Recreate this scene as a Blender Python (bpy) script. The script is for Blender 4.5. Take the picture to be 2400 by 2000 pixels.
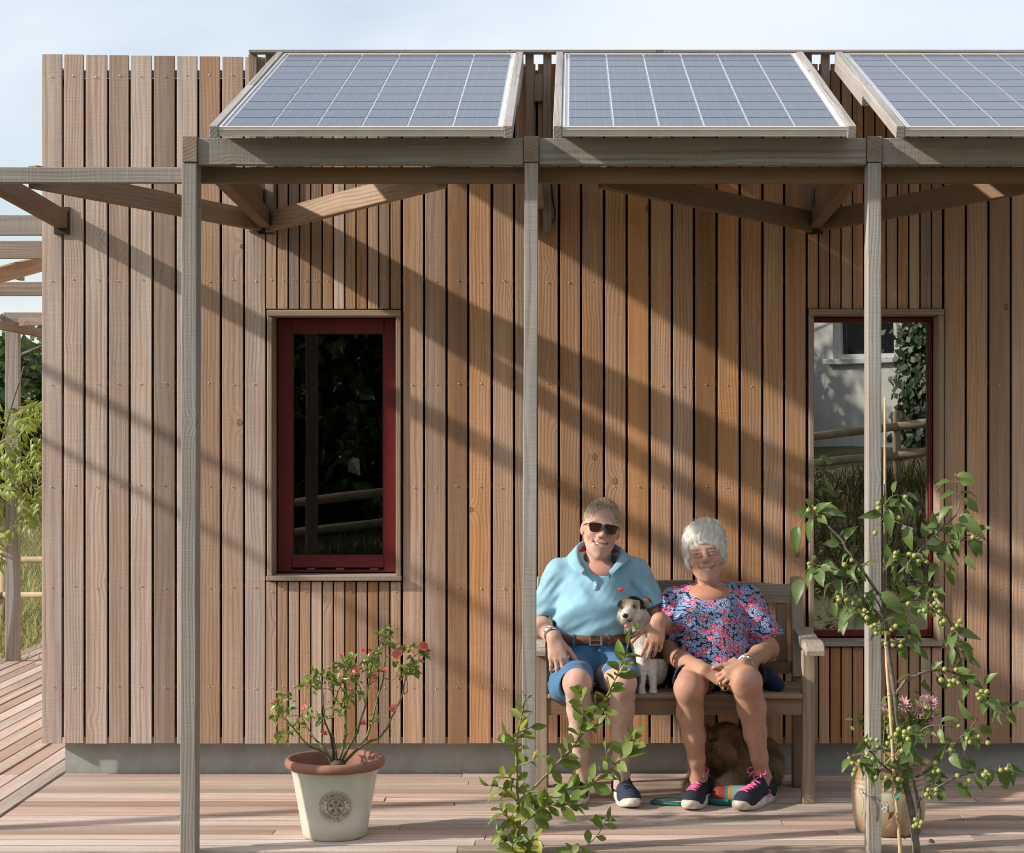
import bpy, bmesh, math, random
import numpy as np
from mathutils import Vector, Matrix, Euler, noise as mnoise

for _o in list(bpy.data.objects):
    bpy.data.objects.remove(_o, do_unlink=True)
SC = bpy.context.scene
COL = SC.collection
rng = random.Random(7)
R = math.radians

# ------------------------------------------------------------------ camera, sky, sun, exposure
FPX, CX, CY, DW, ZC = 4406.0, 1340.0, 1000.0, 8.12, 1.515
cam_d = bpy.data.cameras.new('camera')
cam_d.sensor_width = 36.0
cam_d.lens = FPX / 2400.0 * 36.0
cam_d.shift_x = (1200.0 - CX) / 2400.0
cam_d.clip_end = 2000.0
cam = bpy.data.objects.new('camera', cam_d)
cam.location = (0.0, -DW, ZC)
cam.rotation_euler = (R(90), 0, 0)
COL.objects.link(cam)
SC.camera = cam

SUN = Vector((3.6, 1.0, -1.98)).normalized()      # direction the light travels
sun_el = math.asin(-SUN.z)
sun_az = math.atan2(-SUN.x, -SUN.y)                 # azimuth of the sun measured from +Y towards +X
world = bpy.data.worlds.new('World')
SC.world = world
world.use_nodes = True
wn = world.node_tree
wn.nodes.clear()


class NT:
    """tiny helper to write node trees"""
    def __init__(s, tree):
        s.t = tree

    def n(s, typ, props=None, out=0, **ins):
        nd = s.t.nodes.new(typ)
        for k, v in (props or {}).items():
            setattr(nd, k, v)
        for k, v in ins.items():
            key = int(k[1:]) if k[0] == '_' else k.replace('_', ' ')
            s.set(nd.inputs[key], v)
        return nd.outputs[out] if out is not None else nd

    def set(s, sock, v):
        if isinstance(v, bpy.types.NodeSocket):
            s.t.links.new(v, sock)
        elif hasattr(sock.default_value, '__len__') and not hasattr(v, '__len__'):
            sock.default_value = [v] * len(sock.default_value)
        elif hasattr(v, '__len__') and len(v) == 3 and len(sock.default_value) == 4:
            sock.default_value = (*v, 1.0)
        else:
            sock.default_value = v

    def m(s, op, a, b=0.0, c=0.0, clamp=False):
        return s.n('ShaderNodeMath', {'operation': op, 'use_clamp': clamp}, _0=a, _1=b, _2=c)

    def vm(s, op, a, b=(0, 0, 0), out=0):
        return s.n('ShaderNodeVectorMath', {'operation': op}, out=out, _0=a, _1=b)

    def mix(s, f, a, b, bt='MIX'):
        nd = s.t.nodes.new('ShaderNodeMix')
        nd.data_type = 'RGBA'
        nd.blend_type = bt
        s.set(nd.inputs[0], f)
        s.set(nd.inputs[6], a)
        s.set(nd.inputs[7], b)
        return nd.outputs[2]

    def ramp(s, f, stops, interp='LINEAR'):
        nd = s.t.nodes.new('ShaderNodeValToRGB')
        nd.color_ramp.interpolation = interp
        el = nd.color_ramp.elements
        while len(el) < len(stops):
            el.new(0.5)
        for e, (p, c) in zip(el, stops):
            e.position = p
            e.color = (*c, 1.0) if hasattr(c, '__len__') else (c, c, c, 1.0)
        s.set(nd.inputs[0], f)
        return nd.outputs[0]

    def sstep(s, x, a, b):
        return s.n('ShaderNodeMapRange', {'interpolation_type': 'SMOOTHSTEP'}, _0=x, _1=a, _2=b, _3=0.0, _4=1.0)

    def noise(s, vec, scale, detail=2.0, rough=0.5, dist=0.0, out=0):
        return s.n('ShaderNodeTexNoise', {}, out=out, Vector=vec, Scale=scale, Detail=detail, Roughness=rough, Distortion=dist)


w = NT(wn)
sky = w.n('ShaderNodeTexSky', {'sky_type': 'NISHITA', 'sun_disc': False, 'sun_elevation': sun_el,
                               'sun_rotation': sun_az, 'altitude': 50.0, 'air_density': 1.0,
                               'dust_density': 1.6, 'ozone_density': 1.0})
gen = w.n('ShaderNodeTexCoord', out=0)
sxyz = w.n('ShaderNodeSeparateXYZ', None, None, _0=gen)
hgt = w.m('ADD', w.m('MAXIMUM', sxyz.outputs[2], 0.0), 0.22)
cvec = w.n('ShaderNodeCombineXYZ', _0=w.m('DIVIDE', sxyz.outputs[0], hgt), _1=w.m('DIVIDE', sxyz.outputs[1], hgt), _2=0.0)
cl = w.noise(cvec, 0.55, 6.0, 0.55, 0.4)
cmask = w.sstep(cl, 0.34, 0.62)
cmask = w.m('ADD', w.m('MULTIPLY', cmask, 0.72), 0.20)
skyc = w.mix(cmask, sky, (5.45, 5.8, 6.2))
bg = w.n('ShaderNodeBackground', Color=skyc, Strength=0.14)
w.n('ShaderNodeOutputWorld', None, None, Surface=bg)

sun_d = bpy.data.lights.new('sun', 'SUN')
sun_d.energy = 4.4
sun_d.angle = R(1.2)
sun_d.color = (1.0, 0.93, 0.82)
sun = bpy.data.objects.new('sun', sun_d)
sun.rotation_euler = SUN.to_track_quat('-Z', 'Y').to_euler()
sun.location = (-12, -8, 10)
COL.objects.link(sun)

SC.view_settings.view_transform = 'Standard'
SC.view_settings.look = 'None'
SC.view_settings.exposure = 0.30
SC.view_settings.gamma = 1.0
SC.view_settings.use_curve_mapping = False
SC.cycles.use_denoising = True
try:
    SC.cycles.denoiser = 'OPENIMAGEDENOISE'
    SC.cycles.denoising_prefilter = 'ACCURATE'
except Exception:
    pass
SC.cycles.pixel_filter_type = 'BLACKMAN_HARRIS'
SC.cycles.filter_width = 1.05
SC.cycles.max_bounces = 8
SC.cycles.transparent_max_bounces = 12
SC.cycles.sample_clamp_indirect = 8.0

# ------------------------------------------------------------------ helpers

def W(px, py, d):
    """a point seen at pixel px,py of the 2400 x 2000 photograph, d metres in front of the camera"""
    return Vector(((px - CX) * d / FPX, d - DW, ZC - (py - CY) * d / FPX))


def tag(o, label=None, cat=None, group=None, kind=None):
    if label:
        o['label'] = label
    if cat:
        o['category'] = cat
    if group:
        o['group'] = group
    if kind:
        o['kind'] = kind
    return o


PINV = {}


def world_of(o):
    if o.name in PINV:
        return PINV[o.name]
    return Matrix.Identity(4)


def parent_inv(p):
    return world_of(p).inverted()


def link(o, parent=None, mw=None):
    """link o with world matrix mw under parent"""
    COL.objects.link(o)
    mw = mw if mw is not None else Matrix.Identity(4)
    PINV[o.name] = mw.copy()
    if parent is not None:
        o.parent = parent
        o.matrix_parent_inverse = parent_inv(parent)
    o.matrix_basis = mw
    return o


def empty(name, loc, label, cat, group=None):
    e = bpy.data.objects.new(name, None)
    e.empty_display_size = 0.1
    link(e, None, Matrix.Translation(Vector(loc)))
    tag(e, label, cat, group)
    return e


class MB:
    def __init__(s):
        s.v, s.f, s.mi = [], [], []

    def add(s, verts, faces, mi=0):
        b = len(s.v)
        s.v.extend([tuple(p) for p in verts])
        s.f.extend([tuple(i + b for i in f) for f in faces])
        s.mi.extend([mi] * len(faces))
        return s

    def box(s, lo, hi, mi=0):
        x0, y0, z0 = lo
        x1, y1, z1 = hi
        v = [(x0, y0, z0), (x1, y0, z0), (x1, y1, z0), (x0, y1, z0), (x0, y0, z1), (x1, y0, z1), (x1, y1, z1), (x0, y1, z1)]
        return s.add(v, [(0, 3, 2, 1), (4, 5, 6, 7), (0, 1, 5, 4), (1, 2, 6, 5), (2, 3, 7, 6), (3, 0, 4, 7)], mi)

    def bbox(s, lo, hi, b=0.002, mi=0):
        """box with bevelled edges"""
        v, f = bevel_box(lo, hi, b)
        return s.add(v, f, mi)

    def tube(s, pts, rads, seg=6, caps=True, mi=0, flat=1.0):
        pts = [Vector(p) for p in pts]
        n = len(pts)
        if not hasattr(rads, '__len__'):
            rads = [rads] * n
        b = len(s.v)
        up = Vector((0.13, 0.27, 0.95))
        prevx = None
        for i, p in enumerate(pts):
            t = (pts[min(i + 1, n - 1)] - pts[max(i - 1, 0)])
            if t.length < 1e-9:
                t = Vector((0, 0, 1))
            t.normalize()
            if prevx is None:
                x = t.cross(up)
                if x.length < 0.1:
                    x = t.cross(Vector((1, 0, 0)))
            else:
                x = prevx - t * prevx.dot(t)
                if x.length < 1e-6:
                    x = t.cross(up)
            x.normalize()
            prevx = x
            y = t.cross(x)
            for k in range(seg):
                a = 2 * math.pi * k / seg
                s.v.append(tuple(p + (x * math.cos(a) + y * math.sin(a) * flat) * rads[i]))
        for i in range(n - 1):
            for k in range(seg):
                k2 = (k + 1) % seg
                s.f.append((b + i * seg + k, b + i * seg + k2, b + (i + 1) * seg + k2, b + (i + 1) * seg + k))
                s.mi.append(mi)
        if caps:
            s.f.append(tuple(b + k for k in range(seg))[::-1])
            s.mi.append(mi)
            s.f.append(tuple(b + (n - 1) * seg + k for k in range(seg)))
            s.mi.append(mi)
        return s

    def lathe(s, prof, c=(0, 0, 0), seg=40, mi=0, a0=0.0):
        """profile of (radius, z) turned about a vertical axis"""
        b = len(s.v)
        n = len(prof)
        for r, z in prof:
            for k in range(seg):
                a = a0 + 2 * math.pi * k / seg
                s.v.append((c[0] + r * math.cos(a), c[1] + r * math.sin(a), c[2] + z))
        for i in range(n - 1):
            for k in range(seg):
                k2 = (k + 1) % seg
                s.f.append((b + i * seg + k, b + i * seg + k2, b + (i + 1) * seg + k2, b + (i + 1) * seg + k))
                s.mi.append(mi)
        return s

    def ball(s, c, r, seg=10, rings=7, mi=0, Rm=None):
        c = Vector(c)
        rr = r if hasattr(r, '__len__') else (r, r, r)
        b = len(s.v)
        def P(v):
            v = Vector((v[0] * rr[0], v[1] * rr[1], v[2] * rr[2]))
            if Rm is not None:
                v = Rm @ v
            return tuple(c + v)
        s.v.append(P((0, 0, 1)))
        for i in range(1, rings):
            t = math.pi * i / rings
            for k in range(seg):
                a = 2 * math.pi * k / seg
                s.v.append(P((math.sin(t) * math.cos(a), math.sin(t) * math.sin(a), math.cos(t))))
        s.v.append(P((0, 0, -1)))
        e = len(s.v) - 1
        for k in range(seg):
            k2 = (k + 1) % seg
            s.f.append((b, b + 1 + k, b + 1 + k2)); s.mi.append(mi)
            for i in range(rings - 2):
                s.f.append((b + 1 + i * seg + k, b + 1 + (i + 1) * seg + k, b + 1 + (i + 1) * seg + k2, b + 1 + i * seg + k2)); s.mi.append(mi)
            s.f.append((b + 1 + (rings - 2) * seg + k, e, b + 1 + (rings - 2) * seg + k2)); s.mi.append(mi)
        return s

    def mesh(s, name, mats, smooth=False):
        me = bpy.data.meshes.new(name)
        me.from_pydata(s.v, [], s.f)
        for m in (mats if isinstance(mats, (list, tuple)) else [mats]):
            me.materials.append(m)
        if any(s.mi):
            me.polygons.foreach_set('material_index', s.mi)
        if smooth:
            me.polygons.foreach_set('use_smooth', [True] * len(me.polygons))
        me.update()
        return me

    def build(s, name, mats, parent=None, smooth=False, mw=None):
        o = bpy.data.objects.new(name, s.mesh(name, mats, smooth))
        return link(o, parent, mw)


def bevel_box(lo, hi, b):
    v, idx = [], {}
    c = [(lo[i] + hi[i]) / 2 for i in range(3)]
    h = [(hi[i] - lo[i]) / 2 for i in range(3)]
    for sx in (-1, 1):
        for sy in (-1, 1):
            for sz in (-1, 1):
                for ax in range(3):
                    s = (sx, sy, sz)
                    p = [c[i] + s[i] * (h[i] if i == ax else h[i] - b) for i in range(3)]
                    idx[(sx, sy, sz, ax)] = len(v)
                    v.append(tuple(p))
    f = []
    for ax in range(3):
        o = [i for i in range(3) if i != ax]
        for s in (-1, 1):
            q = []
            for (u, w_) in ((-1, -1), (1, -1), (1, 1), (-1, 1)):
                k = [0, 0, 0]
                k[ax] = s; k[o[0]] = u; k[o[1]] = w_
                q.append(idx[(k[0], k[1], k[2], ax)])
            if (s > 0) == (ax == 1):
                q = q[::-1]
            f.append(tuple(q))
    for ax in range(3):          # edges along axis ax
        o = [i for i in range(3) if i != ax]
        for u in (-1, 1):
            for w_ in (-1, 1):
                k = [0, 0, 0]
                k[o[0]] = u; k[o[1]] = w_
                q = []
                for e, a2 in ((-1, o[0]), (1, o[0]), (1, o[1]), (-1, o[1])):
                    kk = list(k); kk[ax] = e
                    q.append(idx[(kk[0], kk[1], kk[2], a2)])
                f.append(tuple(q))
    for sx in (-1, 1):
        for sy in (-1, 1):
            for sz in (-1, 1):
                f.append((idx[(sx, sy, sz, 0)], idx[(sx, sy, sz, 1)], idx[(sx, sy, sz, 2)]))
    # orient outward
    ff = []
    cc = Vector(c)
    for q in f:
        a, b2, d = Vector(v[q[0]]), Vector(v[q[1]]), Vector(v[q[2]])
        nrm = (b2 - a).cross(d - a)
        ctr = sum((Vector(v[i]) for i in q), Vector()) / len(q)
        ff.append(q if nrm.dot(ctr - cc) > 0 else q[::-1])
    return v, ff


PLANKS = {}


def plank(name, p0, p1, wid, thk, mat, parent, side=None, bev=0.002, weather=0.5, tone=None, share=False, wob=0.0):
    """timber from p0 to p1 (centre line): local z along the length, x across the face, y through the thickness.
    side: world direction of the width axis"""
    p0, p1 = Vector(p0), Vector(p1)
    L = (p1 - p0).length
    z = (p1 - p0).normalized()
    x = Vector(side) if side is not None else (Vector((1, 0, 0)) if abs(z.x) < 0.9 else Vector((0, 0, 1)))
    x = (x - z * x.dot(z)).normalized()
    y = z.cross(x)
    key = (round(wid, 4), round(thk, 4), round(L, 4), bev, mat.name)
    if share and key in PLANKS:
        me = PLANKS[key]
    else:
        v, f = bevel_box((-wid / 2, -thk / 2, -L / 2), (wid / 2, thk / 2, L / 2), bev)
        me = bpy.data.meshes.new(name)
        me.from_pydata(v, [], f)
        me.materials.append(mat)
        me.update()
        PLANKS[key] = me
    o = bpy.data.objects.new(name, me)
    M = Matrix.Translation((p0 + p1) / 2) @ Matrix((x, y, z)).transposed().to_4x4()
    link(o, parent, M)
    o['weather'] = float(weather)
    o['tone'] = float(tone if tone is not None else rng.random())
    return o


def smooth_path(pts, n=4):
    """Catmull-Rom through pts (tuples of any length)"""
    P = [np.array(p, float) for p in pts]
    if len(P) < 3:
        out = []
        for i in range(len(P) - 1):
            for k in range(n):
                out.append(P[i] + (P[i + 1] - P[i]) * k / n)
        return [tuple(q) for q in out] + [tuple(P[-1])]
    out = []
    for i in range(len(P) - 1):
        a = P[i - 1] if i > 0 else 2 * P[0] - P[1]
        b, c = P[i], P[i + 1]
        d = P[i + 2] if i + 2 < len(P) else 2 * P[-1] - P[-2]
        for k in range(n):
            t = k / n
            out.append(0.5 * (2 * b + (c - a) * t + (2 * a - 5 * b + 4 * c - d) * t * t + (-a + 3 * b - 3 * c + d) * t ** 3))
    out.append(P[-1])
    return [tuple(q) for q in out]
# ------------------------------------------------------------------ materials
MATS = {}


def new_mat(name):
    m = bpy.data.materials.new(name)
    m.use_nodes = True
    m.node_tree.nodes.clear()
    MATS[name] = m
    return m, NT(m.node_tree)


def finish(t, bsdf):
    t.n('ShaderNodeOutputMaterial', None, None, Surface=bsdf)


def principled(t, **k):
    nd = t.t.nodes.new('ShaderNodeBsdfPrincipled')
    for a, v in k.items():
        t.set(nd.inputs[a.replace('_', ' ')], v)
    return nd.outputs[0]


def wood_mat(name, fresh, grey, dark, ring=0.0085, saw=1.0, bump=1.0, rough=0.75, contrast=0.5, knots=1.0, green=0.0):
    m, t = new_mat(name)
    tc = t.n('ShaderNodeTexCoord', out=3)
    rnd = t.n('ShaderNodeObjectInfo', out=5)
    wea = t.n('ShaderNodeAttribute', {'attribute_type': 'OBJECT', 'attribute_name': 'weather'}, out=2)
    ton = t.n('ShaderNodeAttribute', {'attribute_type': 'OBJECT', 'attribute_name': 'tone'}, out=2)
    off = t.n('ShaderNodeCombineXYZ', _0=t.m('MULTIPLY', rnd, 37.0), _1=t.m('MULTIPLY', rnd, 91.0), _2=t.m('MULTIPLY', rnd, 53.0))
    p = t.vm('ADD', tc, off)
    s = t.n('ShaderNodeSeparateXYZ', None, None, _0=tc)
    x, y, z = s.outputs
    # slow wander of the log's axis along the board gives cathedral figure
    pl = t.vm('MULTIPLY', p, (2.0, 2.0, 1.0))
    wand = t.noise(pl, 1.6, 2.0, 0.55)
    wand2 = t.noise(t.vm('MULTIPLY', p, (14.0, 14.0, 2.2)), 1.0, 2.0, 0.5)
    # knots
    kv = t.n('ShaderNodeTexVoronoi', {'feature': 'F1'}, None, Vector=t.vm('MULTIPLY', p, (1.0, 1.0, 0.75)), Scale=5.2, Randomness=1.0)
    kd = kv.outputs['Distance']
    ksel = t.m('GREATER_THAN', t.n('ShaderNodeSeparateColor', None, None, _0=kv.outputs['Color']).outputs[0], 0.50)
    bulge = t.m('MULTIPLY', t.m('POWER', 2.718, t.m('MULTIPLY', t.m('MULTIPLY', kd, kd), -46.0)), ksel)
    ox = t.m('MULTIPLY', t.m('SUBTRACT', t.m('FRACT', t.m('MULTIPLY', rnd, 7.31)), 0.5), 0.26)
    oy = t.m('ADD', t.m('MULTIPLY', t.m('FRACT', t.m('MULTIPLY', rnd, 3.77)), 0.10), 0.035)
    xx = t.m('ADD', t.m('ADD', x, ox), t.m('MULTIPLY', t.m('SUBTRACT', wand, 0.5), 0.055))
    yy = t.m('ADD', y, oy)
    r = t.m('SQRT', t.m('ADD', t.m('MULTIPLY', xx, xx), t.m('MULTIPLY', yy, yy)))
    r = t.m('ADD', r, t.m('ADD', t.m('MULTIPLY', t.m('SUBTRACT', wand2, 0.5), 0.010), t.m('MULTIPLY', bulge, 0.022 * knots)))
    ringv = t.m('SINE', t.m('MULTIPLY', r, 6.2832 / ring))
    ringv = t.m('POWER', t.m('ADD', t.m('MULTIPLY', ringv, 0.5), 0.5), 1.6)
    fine = t.noise(t.vm('MULTIPLY', p, (260.0, 260.0, 5.0)), 1.0, 2.0, 0.6)
    sawn = t.noise(t.vm('MULTIPLY', p, (3.0, 3.0, 150.0)), 1.0, 3.0, 0.7)
    blot = t.noise(t.vm('MULTIPLY', p, (9.0, 9.0, 2.2)), 1.0, 3.0, 0.55)
    base = t.mix(t.m('ADD', wea, t.m('MULTIPLY', t.m('SUBTRACT', blot, 0.5), 0.9), clamp=True), fresh, grey)
    tonal = t.m('ADD', 0.68, t.m('MULTIPLY', ton, 0.60))
    base = t.mix(1.0, base, t.n('ShaderNodeCombineXYZ', _0=tonal, _1=t.m('POWER', tonal, 1.10), _2=t.m('POWER', tonal, 1.22)), 'MULTIPLY')
    lowv = t.noise(t.vm('MULTIPLY', p, (14.0, 14.0, 1.1)), 1.0, 4.0, 0.62)
    base = t.mix(1.0, base, t.n('ShaderNodeCombineXYZ', _0=t.m('ADD', 0.62, t.m('MULTIPLY', lowv, 0.76)), _1=t.m('ADD', 0.60, t.m('MULTIPLY', lowv, 0.80)), _2=t.m('ADD', 0.58, t.m('MULTIPLY', lowv, 0.84))), 'MULTIPLY')
    f = t.m('MULTIPLY', ringv, t.m('MULTIPLY', contrast, t.m('ADD', 0.35, t.m('MULTIPLY', t.m('FRACT', t.m('MULTIPLY', rnd, 11.7)), 0.95))))
    streak = t.noise(t.vm('MULTIPLY', p, (75.0, 75.0, 1.6)), 1.0, 3.0, 0.6)
    f = t.m('ADD', f, t.m('MULTIPLY', t.m('SUBTRACT', fine, 0.5), 0.55))
    f = t.m('ADD', f, t.m('MULTIPLY', t.m('SUBTRACT', streak, 0.48), 1.5))
    f = t.m('ADD', f, t.m('MULTIPLY', t.m('SUBTRACT', sawn, 0.5), 0.45 * saw), clamp=True)
    col = t.mix(f, base, t.mix(0.62, base, dark))
    knot = t.m('MULTIPLY', t.m('SUBTRACT', 1.0, t.sstep(kd, 0.035, 0.062)), ksel)
    krim = t.m('MULTIPLY', t.m('SUBTRACT', 1.0, t.sstep(t.m('ABSOLUTE', t.m('SUBTRACT', kd, 0.055)), 0.0, 0.014)), ksel)
    col = t.mix(t.m('MULTIPLY', knot, 0.5 * knots), col, tuple(c * 0.75 for c in dark))
    col = t.mix(t.m('MULTIPLY', krim, 0.75 * knots), col, tuple(c * 0.3 for c in dark))
    if green > 0:
        gm = t.sstep(t.noise(t.vm('MULTIPLY', p, (6.0, 6.0, 3.0)), 1.0, 3.0), 0.50, 0.72)
        col = t.mix(t.m('MULTIPLY', gm, green), col, (0.13, 0.13, 0.07))
    hgt_ = t.m('ADD', t.m('MULTIPLY', ringv, -0.28), t.m('ADD', t.m('MULTIPLY', fine, 0.5), t.m('MULTIPLY', sawn, 0.7 * saw)))
    hgt_ = t.m('SUBTRACT', hgt_, t.m('MULTIPLY', krim, 0.6))
    bp = t.n('ShaderNodeBump', Strength=0.55 * bump, Distance=0.0022, Height=hgt_)
    finish(t, principled(t, Base_Color=col, Roughness=rough, Normal=bp, Specular_IOR_Level=0.25))
    return m


M_CLAD = wood_mat('larch_cladding', (0.47, 0.235, 0.105), (0.46, 0.368, 0.315), (0.165, 0.09, 0.055), ring=0.0125, contrast=0.50)
M_PERG = wood_mat('weathered_post_timber', (0.30, 0.165, 0.08), (0.352, 0.328, 0.31), (0.12, 0.095, 0.08), ring=0.0125, saw=1.5, green=0.08, contrast=0.55, knots=1.2)
M_DECK = wood_mat('deck_timber', (0.545, 0.37, 0.295), (0.49, 0.425, 0.375), (0.20, 0.125, 0.095), ring=0.012, saw=0.8, contrast=0.42, knots=0.6)
M_BENCH = wood_mat('oiled_bench_hardwood', (0.25, 0.145, 0.07), (0.37, 0.32, 0.27), (0.10, 0.055, 0.03), ring=0.012, saw=0.4, rough=0.6, knots=0.0, bump=0.7)
M_TRIM = wood_mat('window_lining_timber', (0.36, 0.205, 0.10), (0.36, 0.31, 0.265), (0.16, 0.11, 0.08), ring=0.009, knots=0.4)


def plain(name, col, rough=0.6, metal=0.0, var=0.0, vscale=20.0, bump=0.0, bscale=80.0, spec=0.5, coat=0.0, sub=0.0):
    m, t = new_mat(name)
    c = col
    k = {}
    if var > 0 or bump > 0:
        tc = t.n('ShaderNodeTexCoord', out=3)
    if var > 0:
        nz = t.noise(tc, vscale, 4.0, 0.6)
        c = t.mix(t.sstep(nz, 0.3, 0.7), tuple(q * (1 - var) for q in col), tuple(min(1, q * (1 + var)) for q in col))
    if bump > 0:
        k['Normal'] = t.n('ShaderNodeBump', Strength=bump, Distance=0.002, Height=t.noise(tc, bscale, 4.0, 0.6))
    if coat:
        k['Coat_Weight'] = coat
        k['Coat_Roughness'] = 0.05
    if sub:
        k['Subsurface_Weight'] = sub
        k['Subsurface_Radius'] = (0.012, 0.005, 0.003)
        k['Subsurface_Scale'] = 0.5
    finish(t, principled(t, Base_Color=c, Roughness=rough, Metallic=metal, Specular_IOR_Level=spec, **k))
    return m


M_BLACK = plain('black_membrane', (0.012, 0.011, 0.01), 0.8)
m, t = new_mat('grey_plinth_render')
tc = t.n('ShaderNodeTexCoord', out=3)
zz = t.n('ShaderNodeSeparateXYZ', None, None, _0=tc).outputs[2]
n1 = t.noise(tc, 4.0, 5.0, .65)
n2 = t.noise(t.vm('MULTIPLY', tc, (14.0, 14.0, 2.0)), 1.0, 4.0, .6)
c_ = t.mix(t.sstep(n1, .35, .68), (0.31, 0.32, 0.31), (0.40, 0.41, 0.395))
c_ = t.mix(t.m('MULTIPLY', t.m('MULTIPLY', t.m('SUBTRACT', 1.0, t.sstep(zz, 0.0, 0.075)), t.sstep(n2, .38, .66)), .6), c_, (0.30, 0.255, 0.205))
c_ = t.mix(t.m('MULTIPLY', t.sstep(n2, .60, .72), .35), c_, (0.50, 0.51, 0.50))
finish(t, principled(t, Base_Color=c_, Roughness=.88, Normal=t.n('ShaderNodeBump', Strength=.3, Distance=.002, Height=t.noise(tc, 180.0, 4.0))))
M_RENDER = m
M_RED = plain('red_window_paint', (0.135, 0.008, 0.009), 0.42, var=0.05, vscale=6.0)
M_STEEL = plain('stainless_steel', (0.62, 0.62, 0.60), 0.32, 1.0)
M_NAIL = plain('nail_steel', (0.55, 0.54, 0.52), 0.35, 0.9)
M_ALU = plain('anodised_aluminium', (0.62, 0.575, 0.555), 0.5, 0.0, var=0.06, vscale=7.0)
M_BACKSHEET = plain('white_backsheet', (0.60, 0.62, 0.64), 0.2, coat=0.3)
M_ROOM = plain('dark_room_wall', (0.16, 0.15, 0.14), 0.9)
M_BRACKET = plain('dark_bracket', (0.035, 0.028, 0.022), 0.7)
M_GALV = plain('galvanised_flashing', (0.40, 0.42, 0.42), 0.45, 0.6, var=0.1, vscale=4.0)

# solar cell: flat print of busbars on a glossy blue grey wafer behind glass
m, t = new_mat('solar_cell_wafer')
tc = t.n('ShaderNodeTexCoord', out=3)
s_ = t.n('ShaderNodeSeparateXYZ', None, None, _0=tc)
bx = t.m('ABSOLUTE', t.m('SUBTRACT', t.m('FRACT', t.m('ADD', t.m('MULTIPLY', s_.outputs[0], 1.0 / 0.052), 0.5)), 0.5))
bus = t.m('LESS_THAN', bx, 0.016)
grain = t.n('ShaderNodeTexVoronoi', {'feature': 'F1'}, None, Vector=tc, Scale=90.0)
gv = t.n('ShaderNodeSeparateColor', None, None, _0=grain.outputs['Color']).outputs[0]
oi = t.n('ShaderNodeObjectInfo', out=5)
cc_ = t.mix(gv, (0.080, 0.100, 0.148), (0.105, 0.126, 0.175))
cc_ = t.mix(t.m('MULTIPLY', oi, 0.45), cc_, (0.12, 0.125, 0.15))
cc_ = t.mix(bus, cc_, (0.17, 0.19, 0.23))
finish(t, principled(t, Base_Color=cc_, Roughness=0.34, Metallic=0.0, Specular_IOR_Level=0.4, Coat_Weight=0.35, Coat_Roughness=0.09))
M_CELL = m

# window glass: a pane that both reflects and lets you look in
def glass_mat(name, refl, tint):
    m, t = new_mat(name)
    fr = t.n('ShaderNodeFresnel', _0=1.5)
    fac = t.m('ADD', t.m('MULTIPLY', fr, 1.0), refl, clamp=True)
    tc = t.n('ShaderNodeTexCoord', out=3)
    nz = t.noise(tc, 1.3, 1.0)
    bp = t.n('ShaderNodeBump', Strength=0.12, Distance=0.01, Height=nz)
    g = t.n('ShaderNodeBsdfGlossy', Color=(1, 1, 1), Roughness=0.0, Normal=bp)
    tr = t.n('ShaderNodeBsdfTransparent', Color=tint)
    finish(t, t.n('ShaderNodeMixShader', _0=fac, _1=tr, _2=g))
    return m


M_GLASS = glass_mat('window_glass', 0.015, (0.75, 0.78, 0.76))
M_GLASS2 = glass_mat('coated_window_glass', 0.33, (0.35, 0.37, 0.36))
# ------------------------------------------------------------------ ground
m, t = new_mat('meadow_ground')
tc = t.n('ShaderNodeTexCoord', out=3)
n1 = t.noise(tc, 0.25, 4.0, 0.6)
n2 = t.noise(tc, 9.0, 4.0, 0.7)
g1 = t.mix(t.sstep(n1, 0.38, 0.62), (0.085, 0.095, 0.035), (0.20, 0.165, 0.085))
g1 = t.mix(t.m('MULTIPLY', n2, 0.6), g1, (0.10, 0.10, 0.045))
finish(t, principled(t, Base_Color=g1, Roughness=0.95, Normal=t.n('ShaderNodeBump', Strength=0.8, Distance=0.05, Height=n2)))
M_GROUND = m

GZ = -0.30
gv, gf = [], []
xs = [-600, -300, -150, -80, -50, -35, -26, -20, -15, -11, -8, -5, -2, 1, 4, 7, 10, 14, 20, 30, 50, 100, 200, 400, 600]
ys = [-400, -200, -100, -60, -45, -36, -30, -26, -23, -20, -17.5, -15, -13, -11, -9, -6, -3, 0, 4, 8, 12, 17, 23, 30, 40, 60, 100, 200, 400, 700]


def ground_z(x, y):
    z = GZ
    if y < -10:                      # a bank rising behind the camera to the neighbour's house
        top = max(GZ, min(2.2, -0.15 + 0.13 * (x + 2.7)))
        t_ = min(1.0, (-10 - y) / 4.0)
        z += (top - GZ) * (t_ * t_ * (3 - 2 * t_))
        if y < -14:
            z += min(0.7, (-14 - y) * 0.05) * max(0.0, min(1.0, (x + 8) / 10))
    return z


for y in ys:
    for x in xs:
        gv.append((x, y, ground_z(x, y)))
nxs = len(xs)
for j in range(len(ys) - 1):
    for i in range(nxs - 1):
        gf.append((j * nxs + i, j * nxs + i + 1, (j + 1) * nxs + i + 1, (j + 1) * nxs + i))
mb = MB()
mb.add(gv, gf)
tag(mb.build('ground', M_GROUND, smooth=True), 'dry grassy meadow ground around the deck', None, None, 'structure')

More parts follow.
